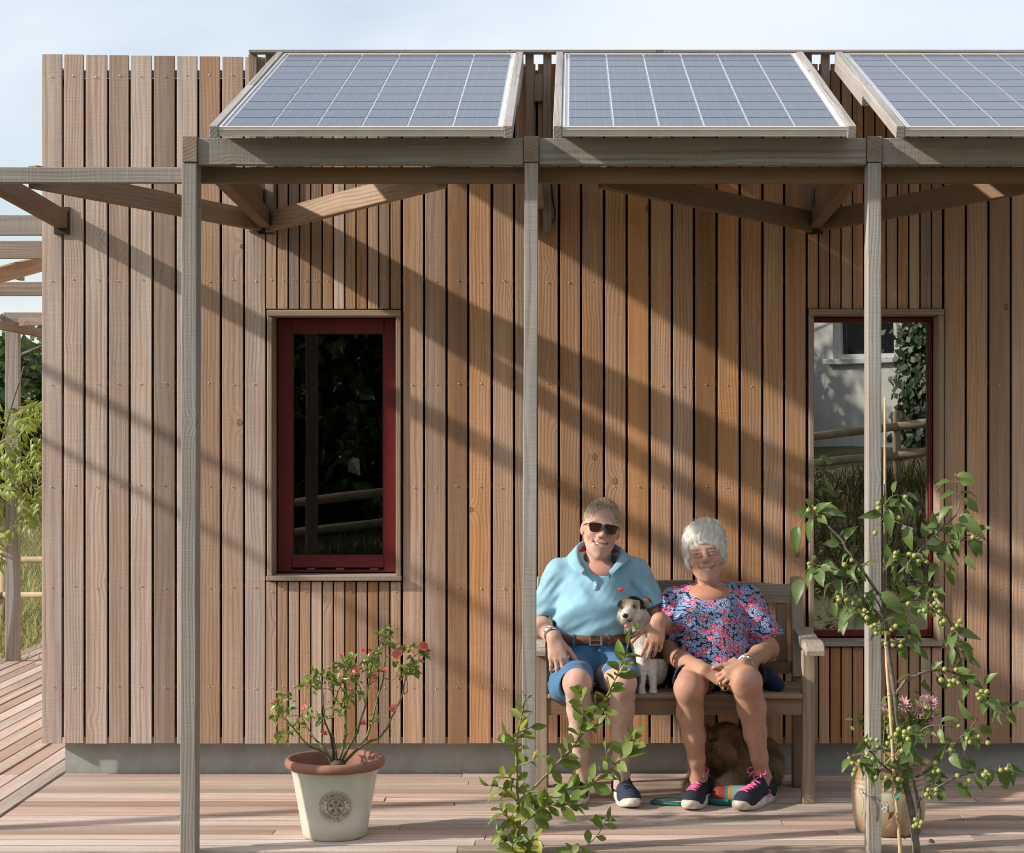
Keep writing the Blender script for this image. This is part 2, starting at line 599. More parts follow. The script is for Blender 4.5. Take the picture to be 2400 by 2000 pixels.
# ------------------------------------------------------------------ deck
deck = MB().box((-2.2, -1.38, -0.30), (3.4, 0.12, -0.034)).box((-3.72, -1.38, -0.30), (-2.2, 7.0, -0.034)).build('deck', M_BLACK)
tag(deck, 'weathered timber deck with pinkish boards round the house', None, None, 'structure')
pitch = 0.0885
y = 0.098
row = 0
while y - pitch > -1.43:
    x = -2.215
    first = True
    while x < 3.2:
        L = rng.choice([2.4, 3.0, 1.8, 2.1]) * (rng.uniform(0.35, 1) if first else 1)
        first = False
        x1 = min(x + L, 3.3)
        dz = rng.uniform(-0.0025, 0.002)
        plank('deck_board', (x + 0.0015, y - pitch / 2, -0.014 + dz), (x1 - 0.0015, y - pitch / 2, -0.014 + dz), pitch - rng.uniform(0.009, 0.015), 0.028,
              M_DECK, deck, side=(0, 1, 0), bev=0.0015, weather=min(1, max(0, rng.gauss(0.38, 0.25) + (0.35 if y < -1.2 else 0))), tone=min(1, max(0, rng.gauss(0.5, 0.42))))
        x = x1
    y -= pitch
    row += 1
x = -2.225
while x > -3.70:
    yy = -1.40
    first = True
    while yy < 6.8:
        L = rng.choice([2.4, 3.0, 3.6]) * (rng.uniform(0.4, 1) if first else 1)
        first = False
        y1 = min(yy + L, 6.9)
        dz = rng.uniform(-0.0025, 0.002)
        plank('deck_board', (x - pitch / 2, yy + 0.0015, -0.014 + dz), (x - pitch / 2, y1 - 0.0015, -0.014 + dz), pitch - rng.uniform(0.009, 0.015), 0.028,
              M_DECK, deck, side=(1, 0, 0), bev=0.0015, weather=min(1, max(0, rng.gauss(0.45, 0.25))), tone=min(1, max(0, rng.gauss(0.5, 0.28))))
        yy = y1
    x -= pitch
plank('fascia_board', (-3.7, -1.405, -0.16), (3.3, -1.405, -0.16), 0.2, 0.024, M_DECK, deck, side=(0, 0, 1), weather=0.8, tone=0.4)

# ------------------------------------------------------------------ house
SW = FPX / DW


def wx(px):
    return (px - CX) / SW


def wz(py):
    return ZC - (py - CY) / SW


house = empty('timber_house', (0, 0.1, 0), 'single-storey house clad in upright larch boards with two red-framed windows', 'house')
XL, XR = wx(98), 3.25
ZB, ZT = wz(1743), wz(130)

wide = [98, 150, 201, 256, 307, 361, 415, 468, 521, 575]
edges = []     # (px0, px1, weather, z ranges)
for a, b in zip(wide, wide[1:] + [627]):
    edges.append((a, b - 6.0, 0.88))
mid = [945, 997, 1050, 1101, 1156, 1208, 1261, 1313, 1365, 1419, 1472, 1526, 1578, 1630, 1683, 1737, 1790, 1841]
for i, (a, b) in enumerate(zip(mid, mid[1:] + [1894])):
    edges.append((a, b - 6.2, 0.42 if i < 6 else 0.30))
right = [2214 + 52.8 * i for i in range(17)]
for a in right:
    edges.append((a, a + 46.6, 0.32))
BT = 0.016
for i, (a, b, wth) in enumerate(edges):
    top = wz(127 + 0.75 * i if i < 10 else 150)
    x0, x1 = wx(a), wx(b)
    dy = rng.uniform(-0.0012, 0.0012)
    plank('cladding_board', ((x0 + x1) / 2, BT / 2 + dy, ZB + rng.uniform(-0.0015, 0.0015)), ((x0 + x1) / 2 + rng.uniform(-0.001, 0.001), BT / 2 + dy, top), x1 - x0, BT, M_CLAD, house, bev=0.0012,
          side=(1, 0, 0), weather=min(1, max(0, wth + rng.gauss(0, 0.16))), tone=min(1, max(0, rng.gauss(0.56, 0.38))))


def narrow(px0, px1, ytop, ybot, wth, n=12):
    st = (px1 - px0) / n
    for i in range(n):
        a, b = px0 + i * st, px0 + (i + 1) * st - 3.9
        for (zt, zb, ww) in ((ytop, 724, wth), (ybot, 1743, wth - 0.05)):
            dy = rng.uniform(-0.0012, 0.0012)
            plank('cladding_board', ((wx(a) + wx(b)) / 2, BT / 2 + dy, wz(zb)), ((wx(a) + wx(b)) / 2, BT / 2 + dy, wz(zt)), wx(b) - wx(a), BT, M_CLAD, house, bev=0.0012,
                  side=(1, 0, 0), weather=min(1, max(0, ww + rng.gauss(0, 0.22))), tone=min(1, max(0, rng.gauss(0.45, 0.32))))


narrow(624.5, 942.5, 150, 1364, 0.60)
narrow(1894, 2211.5, 150, 1518, 0.30)

# wall core with its two openings, roof and side walls (the room behind the panes)
W1 = (wx(627), wx(939.5), wz(1360.5), wz(727))
W2 = (wx(1895.5), wx(2211), wz(1514), wz(725))
CT = wz(180)
wc = MB()
Y0, Y1 = 0.045, 0.20
xa = XL + 0.012
for (a, b, z0, z1) in ((xa, W1[0], ZB + 0.02, CT), (W1[1], W2[0], ZB + 0.02, CT), (W2[1], XR, ZB + 0.02, CT)):
    wc.box((a, Y0, z0), (b, Y1, z1))
for wi in (W1, W2):
    wc.box((wi[0], Y0, ZB + 0.02), (wi[1], Y1, wi[2]))
    wc.box((wi[0], Y0, wi[3]), (wi[1], Y1, CT))
wc.build('wall_core', M_BLACK, house)
sh = MB()
sh.box((xa, Y1, ZB), (xa + 0.15, 5.2, CT - 0.02)).box((XR - 0.15, Y1, ZB), (XR, 5.2, CT - 0.02))
sh.box((xa + 0.15, 2.6, ZB), (XR - 0.15, 2.75, CT - 0.02)).box((xa + 0.15, Y1, CT - 0.3), (XR - 0.15, 2.6, CT - 0.02)).box((xa + 0.15, Y1, ZB), (XR - 0.15, 2.6, ZB + 0.05))
sh.build('room_shell', M_ROOM, house)
MB().box((xa, Y1, CT - 0.015), (XR, 5.2, CT + 0.03)).build('roof', M_GALV, house)
# battens behind the boards, one shows between the board tops
for z in (wz(171), wz(415), wz(655), wz(898), wz(1138), wz(1376), wz(1612)):
    for (a, b) in ((xa, W1[0]), (W1[1], W2[0]), (W2[1], XR)) if wz(1500) < z < wz(730) else ((xa, XR),):
        plank('batten', (a, 0.0305, z), (b, 0.0305, z), 0.03, 0.024, M_BRACKET if z < 3.0 else M_TRIM, house, side=(0, 0, 1), weather=0.9)
# side wall boards on the return
yy = 0.03
while yy < 5.0:
    plank('cladding_board', (XL + 0.004, yy + 0.055, ZB), (XL + 0.004, yy + 0.055, wz(128)), 0.09, 0.014, M_CLAD, house, side=(0, 1, 0), weather=0.85, share=True)
    yy += 0.098
MB().box((wx(153) * (DW + 0.1) / DW, 0.10, -0.31), (XR - 0.05, 5.1, ZB + 0.03)).build('plinth', M_RENDER, house)
# nails
nb = MB()
for (a, b, _) in edges:
    for py in (178, 417, 657, 899, 1139, 1376, 1611):
        if a > 900 and py < 300:
            continue
        c = W((a + b) / 2 + rng.uniform(-3, 3), py + rng.uniform(-3, 3) + (a - 98) * 0.003, DW - 0.002)
        nb.ball(c, (0.0034, 0.0018, 0.0034), 6, 4)
for px0, yb in ((624.5, 1385), (1894, 1545)):
    for i in range(12):
        for py in (657, yb, 1611):
            nb.ball(W(px0 + 26.5 * i + 12, py + rng.uniform(-3, 3), DW - 0.002), (0.003, 0.0018, 0.003), 6, 4)
tag(nb.build('nails', M_NAIL, house, True), kind='stuff')


def window(x0, x1, z0, z1, fw, fh, fb, opening, glass, label):
    """outer lining of timber boards, red frame set back, pane"""
    t_, pr, rec = 0.0205, -0.012, 0.135
    yf = pr + rec
    ax0, ax1, az0, az1 = x0 + t_ + 0.002, x1 - t_ - 0.002, z0 + t_ + 0.004, z1 - 0.028
    fr = MB()
    y0, y1 = yf, yf + 0.07
    fr.bbox((ax0, y0, az0), (ax0 + fw, y1, az1), 0.003).bbox((ax1 - fw, y0, az0), (ax1, y1, az1), 0.003)
    fr.bbox((ax0 + fw, y0 + 0.0015, az1 - fh), (ax1 - fw, y1, az1), 0.003).bbox((ax0 + fw, y0 + 0.0015, az0 + (0.02 if opening else 0)), (ax1 - fw, y1, az0 + fb), 0.003)
    if opening:
        fr.bbox((ax0 + fw * 0.2, y0 + 0.006, az0), (ax1 - fw * 0.2, y1 - 0.004, az0 + 0.012), 0.001)
    f = fr.build('window', M_RED, house)
    tag(f, label)
    gx0, gx1, gz0, gz1 = ax0 + fw, ax1 - fw, az0 + fb, az1 - fh
    if opening:   # glazing bead
        bd = MB()
        for (a, b) in (((gx0, gz0), (gx0 + 0.007, gz1)), ((gx1 - 0.007, gz0), (gx1, gz1)), ((gx0 + 0.007, gz0), (gx1 - 0.007, gz0 + 0.007)), ((gx0 + 0.007, gz1 - 0.007), (gx1 - 0.007, gz1))):
            bd.box((a[0], y0 + 0.008, a[1]), (b[0], y0 + 0.03, b[1]))
        bd.build('glazing_bead', M_RED, f)
        for u in (0.28, 0.52, 0.80):
            MB().bbox((ax0 + (ax1 - ax0) * u - 0.018, y0 - 0.001, az0 + 0.013), (ax0 + (ax1 - ax0) * u + 0.018, y0 + 0.01, az0 + 0.017), 0.001).build('hinge_plate', M_STEEL, f)
    MB().box((gx0, y0 + 0.02, gz0), (gx1, y0 + 0.028, gz1)).build('pane', glass, f)
    yc = (pr + rec + pr) / 2 - 0.002
    dp = rec - 0.004
    plank('lining_jamb', (x0 + t_ / 2, yc, z0 + t_), (x0 + t_ / 2, yc, z1 - 0.0265), t_, dp, M_TRIM, f, side=(1, 0, 0), weather=0.55, tone=0.55)
    plank('lining_jamb', (x1 - t_ / 2, yc, z0 + t_), (x1 - t_ / 2, yc, z1 - 0.0265), t_, dp, M_TRIM, f, side=(1, 0, 0), weather=0.5, tone=0.5)
    plank('lining_head', (x0, yc - 0.004, z1 - 0.0135), (x1, yc - 0.004, z1 - 0.0135), 0.026, dp + 0.008, M_TRIM, f, side=(0, 0, 1), weather=0.55, tone=0.45)
    sl = plank('sill', (x0 - 0.003, yc - 0.006, z0 + t_ * 0.5), (x1 + 0.003, yc - 0.006, z0 + t_ * 0.5), t_, dp + 0.016, M_TRIM, f, side=(0, 0, 1), weather=0.85, tone=0.6)
    return f


win1 = window(W1[0], W1[1], W1[2], W1[3], 0.062, 0.062, 0.068, True, M_GLASS, 'red casement window with a wide sash')
win2 = window(W2[0], W2[1], W2[2], W2[3], 0.016, 0.022, 0.03, False, M_GLASS2, 'tall fixed window with a slim red frame')

# ------------------------------------------------------------------ pergola carrying the panels
perg = empty('timber_pergola', (-1.36, -1.42, 0), 'weathered timber pergola with posts, rails and diagonal braces before the house', 'pergola')
DP = 6.66           # front of the posts
SP = FPX / DP


def fx(px, d=DP):
    return (px - CX) * d / FPX


PD = 0.085
posts = [(421, 457, 426, 461), (1220, 1254, 1230, 1261), (2036, 2065, 2034, 2066)]
YF = DP - DW
ztop = ZC + (1000 - 381) / SP
for k, (b0, b1, t0, t1) in enumerate(posts):
    wdt = 0.053 if k == 0 else 0.0475
    plank('post', (fx((b0 + b1) / 2), YF + PD / 2, -0.30), (fx((t0 + t1) / 2), YF + PD / 2, ztop - 0.001), wdt, PD, M_PERG, perg, side=(1, 0, 0), weather=0.95, tone=[0.35, 0.55, 0.62][k])
plank('post', (2.28, YF + PD / 2, -0.30), (2.28, YF + PD / 2, ztop - 0.001), 0.053, PD, M_PERG, perg, side=(1, 0, 0), weather=0.9, tone=0.5)
plank('post', (-3.62, YF + PD / 2, -0.30), (-3.62, YF + PD / 2, ztop - 0.001), 0.053, PD, M_PERG, perg, side=(1, 0, 0), weather=0.9, tone=0.5)
# rafters from each post to the wall, their end grain shows
zr0, zr1 = ztop, ZC + (1000 - 319) / SP
rxs = [fx(444.5), fx(1245), fx(2050), 2.28]
for rx in rxs:
    plank('rafter', (rx, YF - 0.004, (zr0 + zr1) / 2), (rx, -0.006, (zr0 + zr1) / 2), 0.053, zr1 - zr0 - 0.002, M_PERG, perg, side=(1, 0, 0), weather=0.55, tone=0.25)
# headers between the rafters
zh0, zh1 = ZC + (1000 - 386) / (FPX / (DP + 0.008)), ZC + (1000 - 324) / (FPX / (DP + 0.008))
tn = [0.35, 0.45, 0.5]
for k in range(3):
    a, b = rxs[k] + 0.0275, rxs[k + 1] - 0.0275
    plank('header_beam', (a, YF + 0.008 + 0.024, (zh0 + zh1) / 2), (b, YF + 0.008 + 0.024, (zh0 + zh1) / 2), zh1 - zh0, 0.048, M_PERG, perg, side=(0, 0, 1), weather=0.9, tone=tn[k])
# rail behind the posts
dr = DP + PD + 0.002
zl0, zl1 = ZC + (1000 - 428) / (FPX / dr), ZC + (1000 - 392) / (FPX / dr)
yr = dr - DW + 0.022
for a, b, wt, tt in ((-3.66, fx(443, dr), 0.9, 0.35), (fx(443, dr) + 0.003, rxs[1], 0.2, 0.0), (rxs[1] + 0.003, rxs[2], 0.15, 0.05), (rxs[2] + 0.003, 2.35, 0.15, 0.0)):  # near-zero tones put the shade behind the headers into the colour
    plank('rail', (a, yr, (zl0 + zl1) / 2), (b, yr, (zl0 + zl1) / 2), zl1 - zl0, 0.044, M_PERG, perg, side=(0, 0, 1), weather=wt, tone=tt)
# ties square to the wall
for xw, xf in ((-2.2, -2.2), (-1.318, -1.306), (1.05, 1.045)):
    plank('tie', (xf, yr + 0.024, 2.468), (xw, -0.012, 2.408), 0.050, 0.076, M_PERG, perg, side=(1, 0, 0), weather=0.25, tone=0.05)  # low tone holds the shade under the panels in the ties' colour
    MB().bbox((xw - 0.034, -0.013, 2.345), (xw + 0.034, 0.0005, 2.462), 0.001).build('wall_bracket', M_BRACKET, perg)
# upright pairs on the wall
for c0, c1 in ((592, 632), (1241, 1283), (1893, 1935)):
    for c in (c0, c1):
        xx = (c - CX) * 8.085 / FPX
        plank('upright', (xx, -0.0195, 2.352 if c not in (1935,) else 2.44), (xx, -0.0195, 3.118), 0.036, 0.037, M_PERG, perg, side=(1, 0, 0), weather=0.55, tone=0.3)
    xm = ((c0 + c1) / 2 - CX) * 8.085 / FPX
    plank('packer', (xm, -0.02, 2.915), (xm, -0.02, 3.03), 0.037, 0.034, M_PERG, perg, side=(1, 0, 0), weather=0.5, tone=0.1)
plank('top_rail', (wx(590), -0.055, 3.121), (3.2, -0.055, 3.121), 0.055, 0.012, M_PERG, perg, side=(0, 1, 0), weather=0.95, tone=0.4)
# flat diagonal braces
for (xw, xf, wt, tn_) in ((-1.352, -1.95, 0.35, 0.15), (-1.282, -0.47, 0.25, 0.85), (1.015, 0.11, 0.15, 0.0), (1.085, 1.74, 0.2, 0.0)):  # lowest tones hold shade in the colour, the bright one sunlight
    plank('brace', (xf, yr + 0.03, 2.418), (xw, -0.03, 2.40), 0.082, 0.04, M_PERG, perg, side=(0, 0, 1), weather=wt, tone=tn_)
# cable end by the second post
MB().tube(smooth_path([tuple(W(1292, 430, 8.08)), tuple(W(1296, 470, 8.08)), tuple(W(1301, 500, 8.08)), tuple(W(1296, 520, 8.09)), tuple(W(1289, 525, 8.1))]), 0.004, 6).build('cable', M_BLACK, perg, True)
# the part of the pergola that wraps round the left side of the house
for (yy, z0, z1) in ((1.0, 2.442, 2.538), (2.26, 2.442, 2.538), (5.2, 2.44, 2.538), (7.4, 2.45, 2.538)):
    plank('rafter', (-4.3, yy, (z0 + z1) / 2), (XL - 0.01, yy, (z0 + z1) / 2), z1 - z0, 0.05, M_PERG, perg, side=(0, 0, 1), weather=0.9 if yy < 2 else 0.6, tone=0.35)
plank('brace', tuple(W(-60, 660, 9.9)), tuple(W(120, 612, 10.9)), 0.085, 0.04, M_PERG, perg, side=(0, 0, 1), weather=0.2, tone=1.0)  # top tone puts the sun on this brace into its colour
plank('rail', (-3.6, -1.35, 2.49), (-3.6, 4.2, 2.49), 0.04, 0.03, M_PERG, perg, side=(0, 0, 1), weather=0.9, tone=0.4)  # this rail and the next are thinned to soften their shadow bands
plank('rail', (-3.66, -1.35, 2.215), (-3.66, 4.0, 2.215), 0.028, 0.025, M_PERG, perg, side=(0, 0, 1), weather=0.9, tone=0.4)
pl_ = W(30.5, 1550, 12.16)
plank('post', (pl_.x, pl_.y, -0.3), (pl_.x, pl_.y, 2.245), 0.086, 0.053, M_PERG, perg, side=(1, 0, 0), weather=0.9, tone=0.5)
plank('header_beam', (pl_.x - 0.04, pl_.y - 0.052, 2.215), (XL - 0.01, pl_.y - 0.052, 2.215), 0.068, 0.05, M_PERG, perg, side=(0, 0, 1), weather=0.9, tone=0.4)
plank('rail', tuple(W(46, 756, 11.9)), tuple(W(140, 753, 11.9)), 0.046, 0.03, M_PERG, perg, side=(0, 0, 1), weather=0.5, tone=1.0)  # lit stub: sunlight put into its colour by the top tone
plank('brace', tuple(W(-20, 758, 11.7)), tuple(W(140, 790, 12.7)), 0.055, 0.035, M_PERG, perg, side=(0, 0, 1), weather=0.4, tone=0.4)

# ------------------------------------------------------------------ solar panels
PF, PT = 6.54, 8.045
cell_me = None
CELLP = 0.1585


def solar_panel(px_l, label, last=False):
    """px_l: left edge of the aluminium frame at the eaves"""
    global cell_me
    x0 = (px_l - CX) * PF / FPX
    Wd = 0.993
    pf = Vector((x0, PF - DW, ZC + (1000 - 297) * PF / FPX))
    pt = Vector((x0, PT - DW, ZC + (1000 - 124) * PT / FPX))
    up = (pt - pf)
    L = up.length
    up.normalize()
    xv = Vector((1, 0, 0))
    nv = xv.cross(up).normalized()
    M = Matrix.Translation(pf) @ Matrix((xv, up, nv)).transposed().to_4x4()
    e = empty('solar_panel', pf, label, 'solar panel', 'row of solar panels on the pergola')
    fr = MB()
    fw, th = 0.011, 0.035
    fr.bbox((0, 0, -th), (Wd, 0.012, 0.0), 0.001)
    fr.bbox((0, L - 0.012, -th), (Wd, L, 0.0), 0.001)
    fr.bbox((0, 0.012, -th), (fw, L - 0.012, -0.0005), 0.001)
    fr.bbox((Wd - fw, 0.012, -th), (Wd, L - 0.012, -0.0005), 0.001)
    fr.box((0.001, -0.002, -0.0125), (Wd - 0.001, 0.0, -0.010))
    fr.build('frame', M_ALU, e, mw=M)
    MB().box((fw, 0.012, -0.010), (Wd - fw, L - 0.012, -0.006)).build('backsheet', M_BACKSHEET, e, mw=M)
    if cell_me is None:
        cell_me = MB().box((-0.0752, -0.0772, -0.0012), (0.0752, 0.0772, 0.0012)).mesh('cell', M_CELL)
    ox = (Wd - 6 * CELLP) / 2
    py_ = (L - 0.05) / 10.0
    for i in range(6):
        for j in range(10):
            o = bpy.data.objects.new('cell', cell_me)
            link(o, e, M @ Matrix.Translation((ox + CELLP * (i + 0.5), 0.025 + py_ * (j + 0.5), -0.0045)) @ Matrix.Diagonal((1, py_ / CELLP * 0.968, 1, 1)))
    # timber side cheeks
    wn_ = 0.03
    for sx in (-wn_ / 2 - 0.001, Wd + wn_ / 2 + 0.001):
        a = M @ Vector((sx, -0.006, -0.018))
        b = M @ Vector((sx, L * 0.5, -0.018))
        c = M @ Vector((sx, L * 0.5, -0.037))
        d_ = M @ Vector((sx, L + 0.01, -0.037))
        plank('side_cheek', a, b, wn_, 0.044, M_PERG, e, side=(1, 0, 0), weather=1.0, tone=0.8)
        plank('side_cheek', c, d_, wn_, 0.084, M_PERG, e, side=(1, 0, 0), weather=1.0, tone=0.7)
    return e


solar_panel(511, 'leftmost solar panel, its left edge over the post by the red casement window')
solar_panel(1317, 'middle solar panel above the couple on the bench')
solar_panel(2121, 'rightmost solar panel, cut off by the right edge of the view')
# ------------------------------------------------------------------ foliage materials and trees
def leaf_mat(name, c0, c1, trans=0.35, rough=0.45, spec=0.4, under=None, spots=None):
    m, t = new_mat(name)
    oi = t.n('ShaderNodeObjectInfo', out=5)
    geo = t.n('ShaderNodeNewGeometry', None, None)
    tc = t.n('ShaderNodeTexCoord', out=3)
    nz = t.noise(tc, 22.0, 2.0)
    f = t.m('ADD', t.m('MULTIPLY', oi, 0.75), t.m('MULTIPLY', nz, 0.5), clamp=True)
    f = t.m('ADD', f, t.m('MULTIPLY', t.m('SUBTRACT', t.n('ShaderNodeNewGeometry', out='Random Per Island'), 0.5), 0.8), clamp=True)
    c = t.mix(f, c0, c1)
    if under is not None:
        c = t.mix(geo.outputs['Backfacing'], c, under)
    if spots is not None:
        c = t.mix(t.sstep(t.noise(t.vm('ADD', tc, t.n('ShaderNodeCombineXYZ', _0=t.m('MULTIPLY', oi, 50.0))), 30.0, 3.0), 0.68, 0.74), c, spots)
    d = principled(t, Base_Color=c, Roughness=rough, Specular_IOR_Level=spec)
    tl = t.n('ShaderNodeBsdfTranslucent', Color=t.mix(0.5, c, (0.30, 0.38, 0.04)))
    finish(t, t.n('ShaderNodeMixShader', _0=trans, _1=d, _2=tl))
    return m


M_TREE = leaf_mat('hedge_tree_leaf', (0.030, 0.055, 0.014), (0.075, 0.115, 0.030), 0.25)
M_TREE2 = leaf_mat('dark_tree_leaf', (0.022, 0.042, 0.012), (0.055, 0.085, 0.024), 0.2)
M_BARK = plain('tree_bark', (0.16, 0.125, 0.095), 0.9, var=0.35, vscale=18.0, bump=0.6, bscale=60.0)
M_IVY = leaf_mat('ivy_leaf', (0.03, 0.06, 0.02), (0.07, 0.12, 0.035), 0.2)

CROWNS = {}


def crown_mesh(seed, mat, n=5200, leaf=0.13):
    key = (seed, mat.name)
    if key in CROWNS:
        return CROWNS[key]
    r_ = np.random.RandomState(seed)
    blobs = []
    for k in range(26):
        u = r_.normal(size=3); u /= np.linalg.norm(u)
        rad = r_.uniform(0.45, 0.9)
        blobs.append((u * rad * np.array([0.72, 0.72, 0.78]), r_.uniform(0.20, 0.36)))
    blobs.append((np.zeros(3), 0.55))
    v, f = [], []
    for i in range(n):
        c, br = blobs[r_.randint(len(blobs))]
        u = r_.normal(size=3); u /= np.linalg.norm(u)
        p = c + u * br * r_.uniform(0.55, 1.05) ** 0.6
        nrm = u + r_.normal(size=3) * 0.7
        nrm /= np.linalg.norm(nrm)
        a = np.cross(nrm, r_.normal(size=3)); a /= np.linalg.norm(a)
        b = np.cross(nrm, a)
        L = leaf * r_.uniform(0.55, 1.25)
        k = len(v)
        v += [tuple(p - a * L * .5), tuple(p + b * L * .28 + nrm * L * .06), tuple(p + a * L * .5), tuple(p - b * L * .28 + nrm * L * .06)]
        f.append((k, k + 1, k + 2, k + 3))
    mb = MB(); mb.v, mb.f, mb.mi = v, f, [0] * len(f)
    CROWNS[key] = mb.mesh('crown', mat)
    return CROWNS[key]


def tree(loc, h, wdt, seed, label, group, mat=None, trunk=0.25, name='tree', leaf=0.13):
    mat = mat or M_TREE
    loc = Vector(loc)
    e = empty(name, loc, label, 'tree', group)
    r_ = random.Random(seed)
    mb = MB()
    top = loc + Vector((0, 0, h * 0.72))
    pts = [loc + Vector((r_.uniform(-.1, .1) * i * .3, r_.uniform(-.1, .1) * i * .3, h * 0.72 * i / 5)) for i in range(6)]
    mb.tube(pts, [h * 0.028 * (1 - 0.75 * i / 5) for i in range(6)], 8)
    for k in range(7):
        i = r_.randint(2, 4)
        a = r_.uniform(0, 6.28)
        q = pts[i] + Vector((math.cos(a) * wdt * .38, math.sin(a) * wdt * .38, h * r_.uniform(.1, .28)))
        mb.tube([pts[i], (pts[i] + q) / 2 + Vector((0, 0, .1 * h * .2)), q], [h * .012, h * .008, h * .003], 5)
    mb.build('trunk', M_BARK, e, True)
    zc = h * (1 + trunk) / 2
    o = bpy.data.objects.new('crown', crown_mesh(seed % 3, mat, leaf=leaf))
    link(o, e, Matrix.Translation(loc + Vector((0, 0, zc))) @ Matrix.Rotation(r_.uniform(0, 6), 4, 'Z') @ Matrix.Diagonal((wdt / 2, wdt / 2, h * (1 - trunk) / 2, 1)))
    return e


# hedgerow seen past the left corner of the house
for i, (px, d, h, wd) in enumerate(((10, 33, 3.6, 4.6), (92, 36, 3.5, 4.4), (-90, 31, 4.2, 5.0), (190, 40, 4.4, 5.0))):
    p = W(px, 1000, d); p.z = GZ
    tree(p, h, wd, 11 + i, ['round dark hedgerow tree behind the wisteria post at the far left', 'dark hedgerow tree beside the corner of the house', 'broad hedgerow tree at the left edge behind the wisteria',
                           'hedgerow tree mostly hidden behind the corner of the house'][i], 'hedgerow trees beyond the meadow', M_TREE if i != 1 else M_TREE2, trunk=0.02, leaf=0.10)
# the far wood behind the hedge, seen as a mass
# tall trees behind the camera: they show in the casement pane and close off the low sky
for i, (x, y, h, wd) in enumerate(((-13, -27, 11, 10), (-7.5, -25.5, 8.2, 9), (-2.2, -24.5, 6.0, 7), (2.2, -29, 13, 10), (-19, -30, 12, 11), (15.5, -24, 12, 10), (20, -18, 11, 9), (24, -11, 10, 9), (9, -33, 14, 11))):
    tree((x, y, ground_z(x, y)), h, wd, 30 + i, 'tall dark tree across the lane reflected in the window panes', 'tall trees across the lane', M_TREE2, trunk=-0.06, leaf=0.11)

for i, (x, y, h, wd) in enumerate(((-15, -22, 5, 7), (-10.5, -21, 5.5, 7), (-6.5, -20.5, 5, 6.5), (-3.2, -20, 5.5, 6), (-0.2, -20.5, 5, 5.5), (2.2, -24.5, 5, 5.5), (-20, -24, 6, 8), (13, -18, 5, 6))):
    tree((x, y, ground_z(x, y) - .4), h, wd, 50 + i, 'dense dark bush in the hedge across the lane, mirrored in the panes', 'hedge bushes across the lane', M_TREE2, trunk=-.25, name='hedge_bush', leaf=.10)

# ------------------------------------------------------------------ neighbour's house, mirrored in the tall pane
M_WHITE = plain('white_roughcast', (0.80, 0.78, 0.72), 0.9, var=0.06, vscale=3.0, bump=0.5, bscale=25.0)
M_WFRAME = plain('white_window_paint', (0.8, 0.8, 0.79), 0.4)
M_SLATE = plain('slate', (0.09, 0.09, 0.095), 0.7, var=0.2)
M_DARKGLASS = plain('dark_window_glass', (0.02, 0.022, 0.025), 0.05, spec=0.8)
A = Vector((3.2, -24.0, 0.6))
ud = Vector((0.5, 0.866, 0)).normalized()
nd = Vector((-ud.y, ud.x, 0))
MH = Matrix.Translation(A) @ Matrix((ud, -nd, Vector((0, 0, 1)))).transposed().to_4x4()
nh = empty('white_cottage', A, 'white roughcast cottage reflected in the tall right-hand window', 'house')
ww0, ww1, wz0, wz1 = 2.1, 3.6, 1.95, 3.35
mbh = MB().box((0, 0, 0), (ww0, 7, 5.6)).box((ww1, 0, 0), (9, 7, 5.6)).box((ww0, 0, 0), (ww1, 7, wz0)).box((ww0, 0, wz1), (ww1, 7, 5.6))
mbh.build('wall', M_WHITE, nh, mw=MH)
rf = MB()
rf.add([(-.3, -.35, 5.5), (9.3, -.35, 5.5), (9.3, 3.5, 8.2), (-.3, 3.5, 8.2), (-.3, 7.35, 5.5), (9.3, 7.35, 5.5), (-.3, -.35, 5.62), (9.3, -.35, 5.62), (9.3, 3.5, 8.32), (-.3, 3.5, 8.32), (-.3, 7.35, 5.62), (9.3, 7.35, 5.62)],
       [(0, 3, 2, 1), (3, 4, 5, 2), (6, 7, 8, 9), (9, 8, 11, 10), (0, 1, 7, 6), (4, 10, 11, 5), (0, 6, 9, 3), (3, 9, 10, 4), (1, 2, 8, 7), (2, 5, 11, 8)])
rf.build('roof', M_SLATE, nh, mw=MH)
wf = MB()
for (a, b) in (((ww0, wz0), (ww0 + .07, wz1)), ((ww1 - .07, wz0), (ww1, wz1)), ((ww0 + .07, wz0), (ww1 - .07, wz0 + .08)), ((ww0 + .07, wz1 - .08), (ww1 - .07, wz1)), ((ww0 + .07, wz0 + .68), (ww1 - .07, wz0 + .74))):
    wf.box((a[0], 0.10, a[1]), (b[0], 0.2, b[1]))
wfo = wf.build('window', M_WFRAME, nh, mw=MH)
MB().box((ww0 + .07, .15, wz0 + .08), (ww1 - .07, .16, wz1 - .08)).build('pane', M_DARKGLASS, wfo, mw=MH)
MB().bbox((ww0 - .12, -.12, wz0 - .09), (ww1 + .12, .1, wz0 - .001), .01).build('sill', M_WFRAME, wfo, mw=MH)
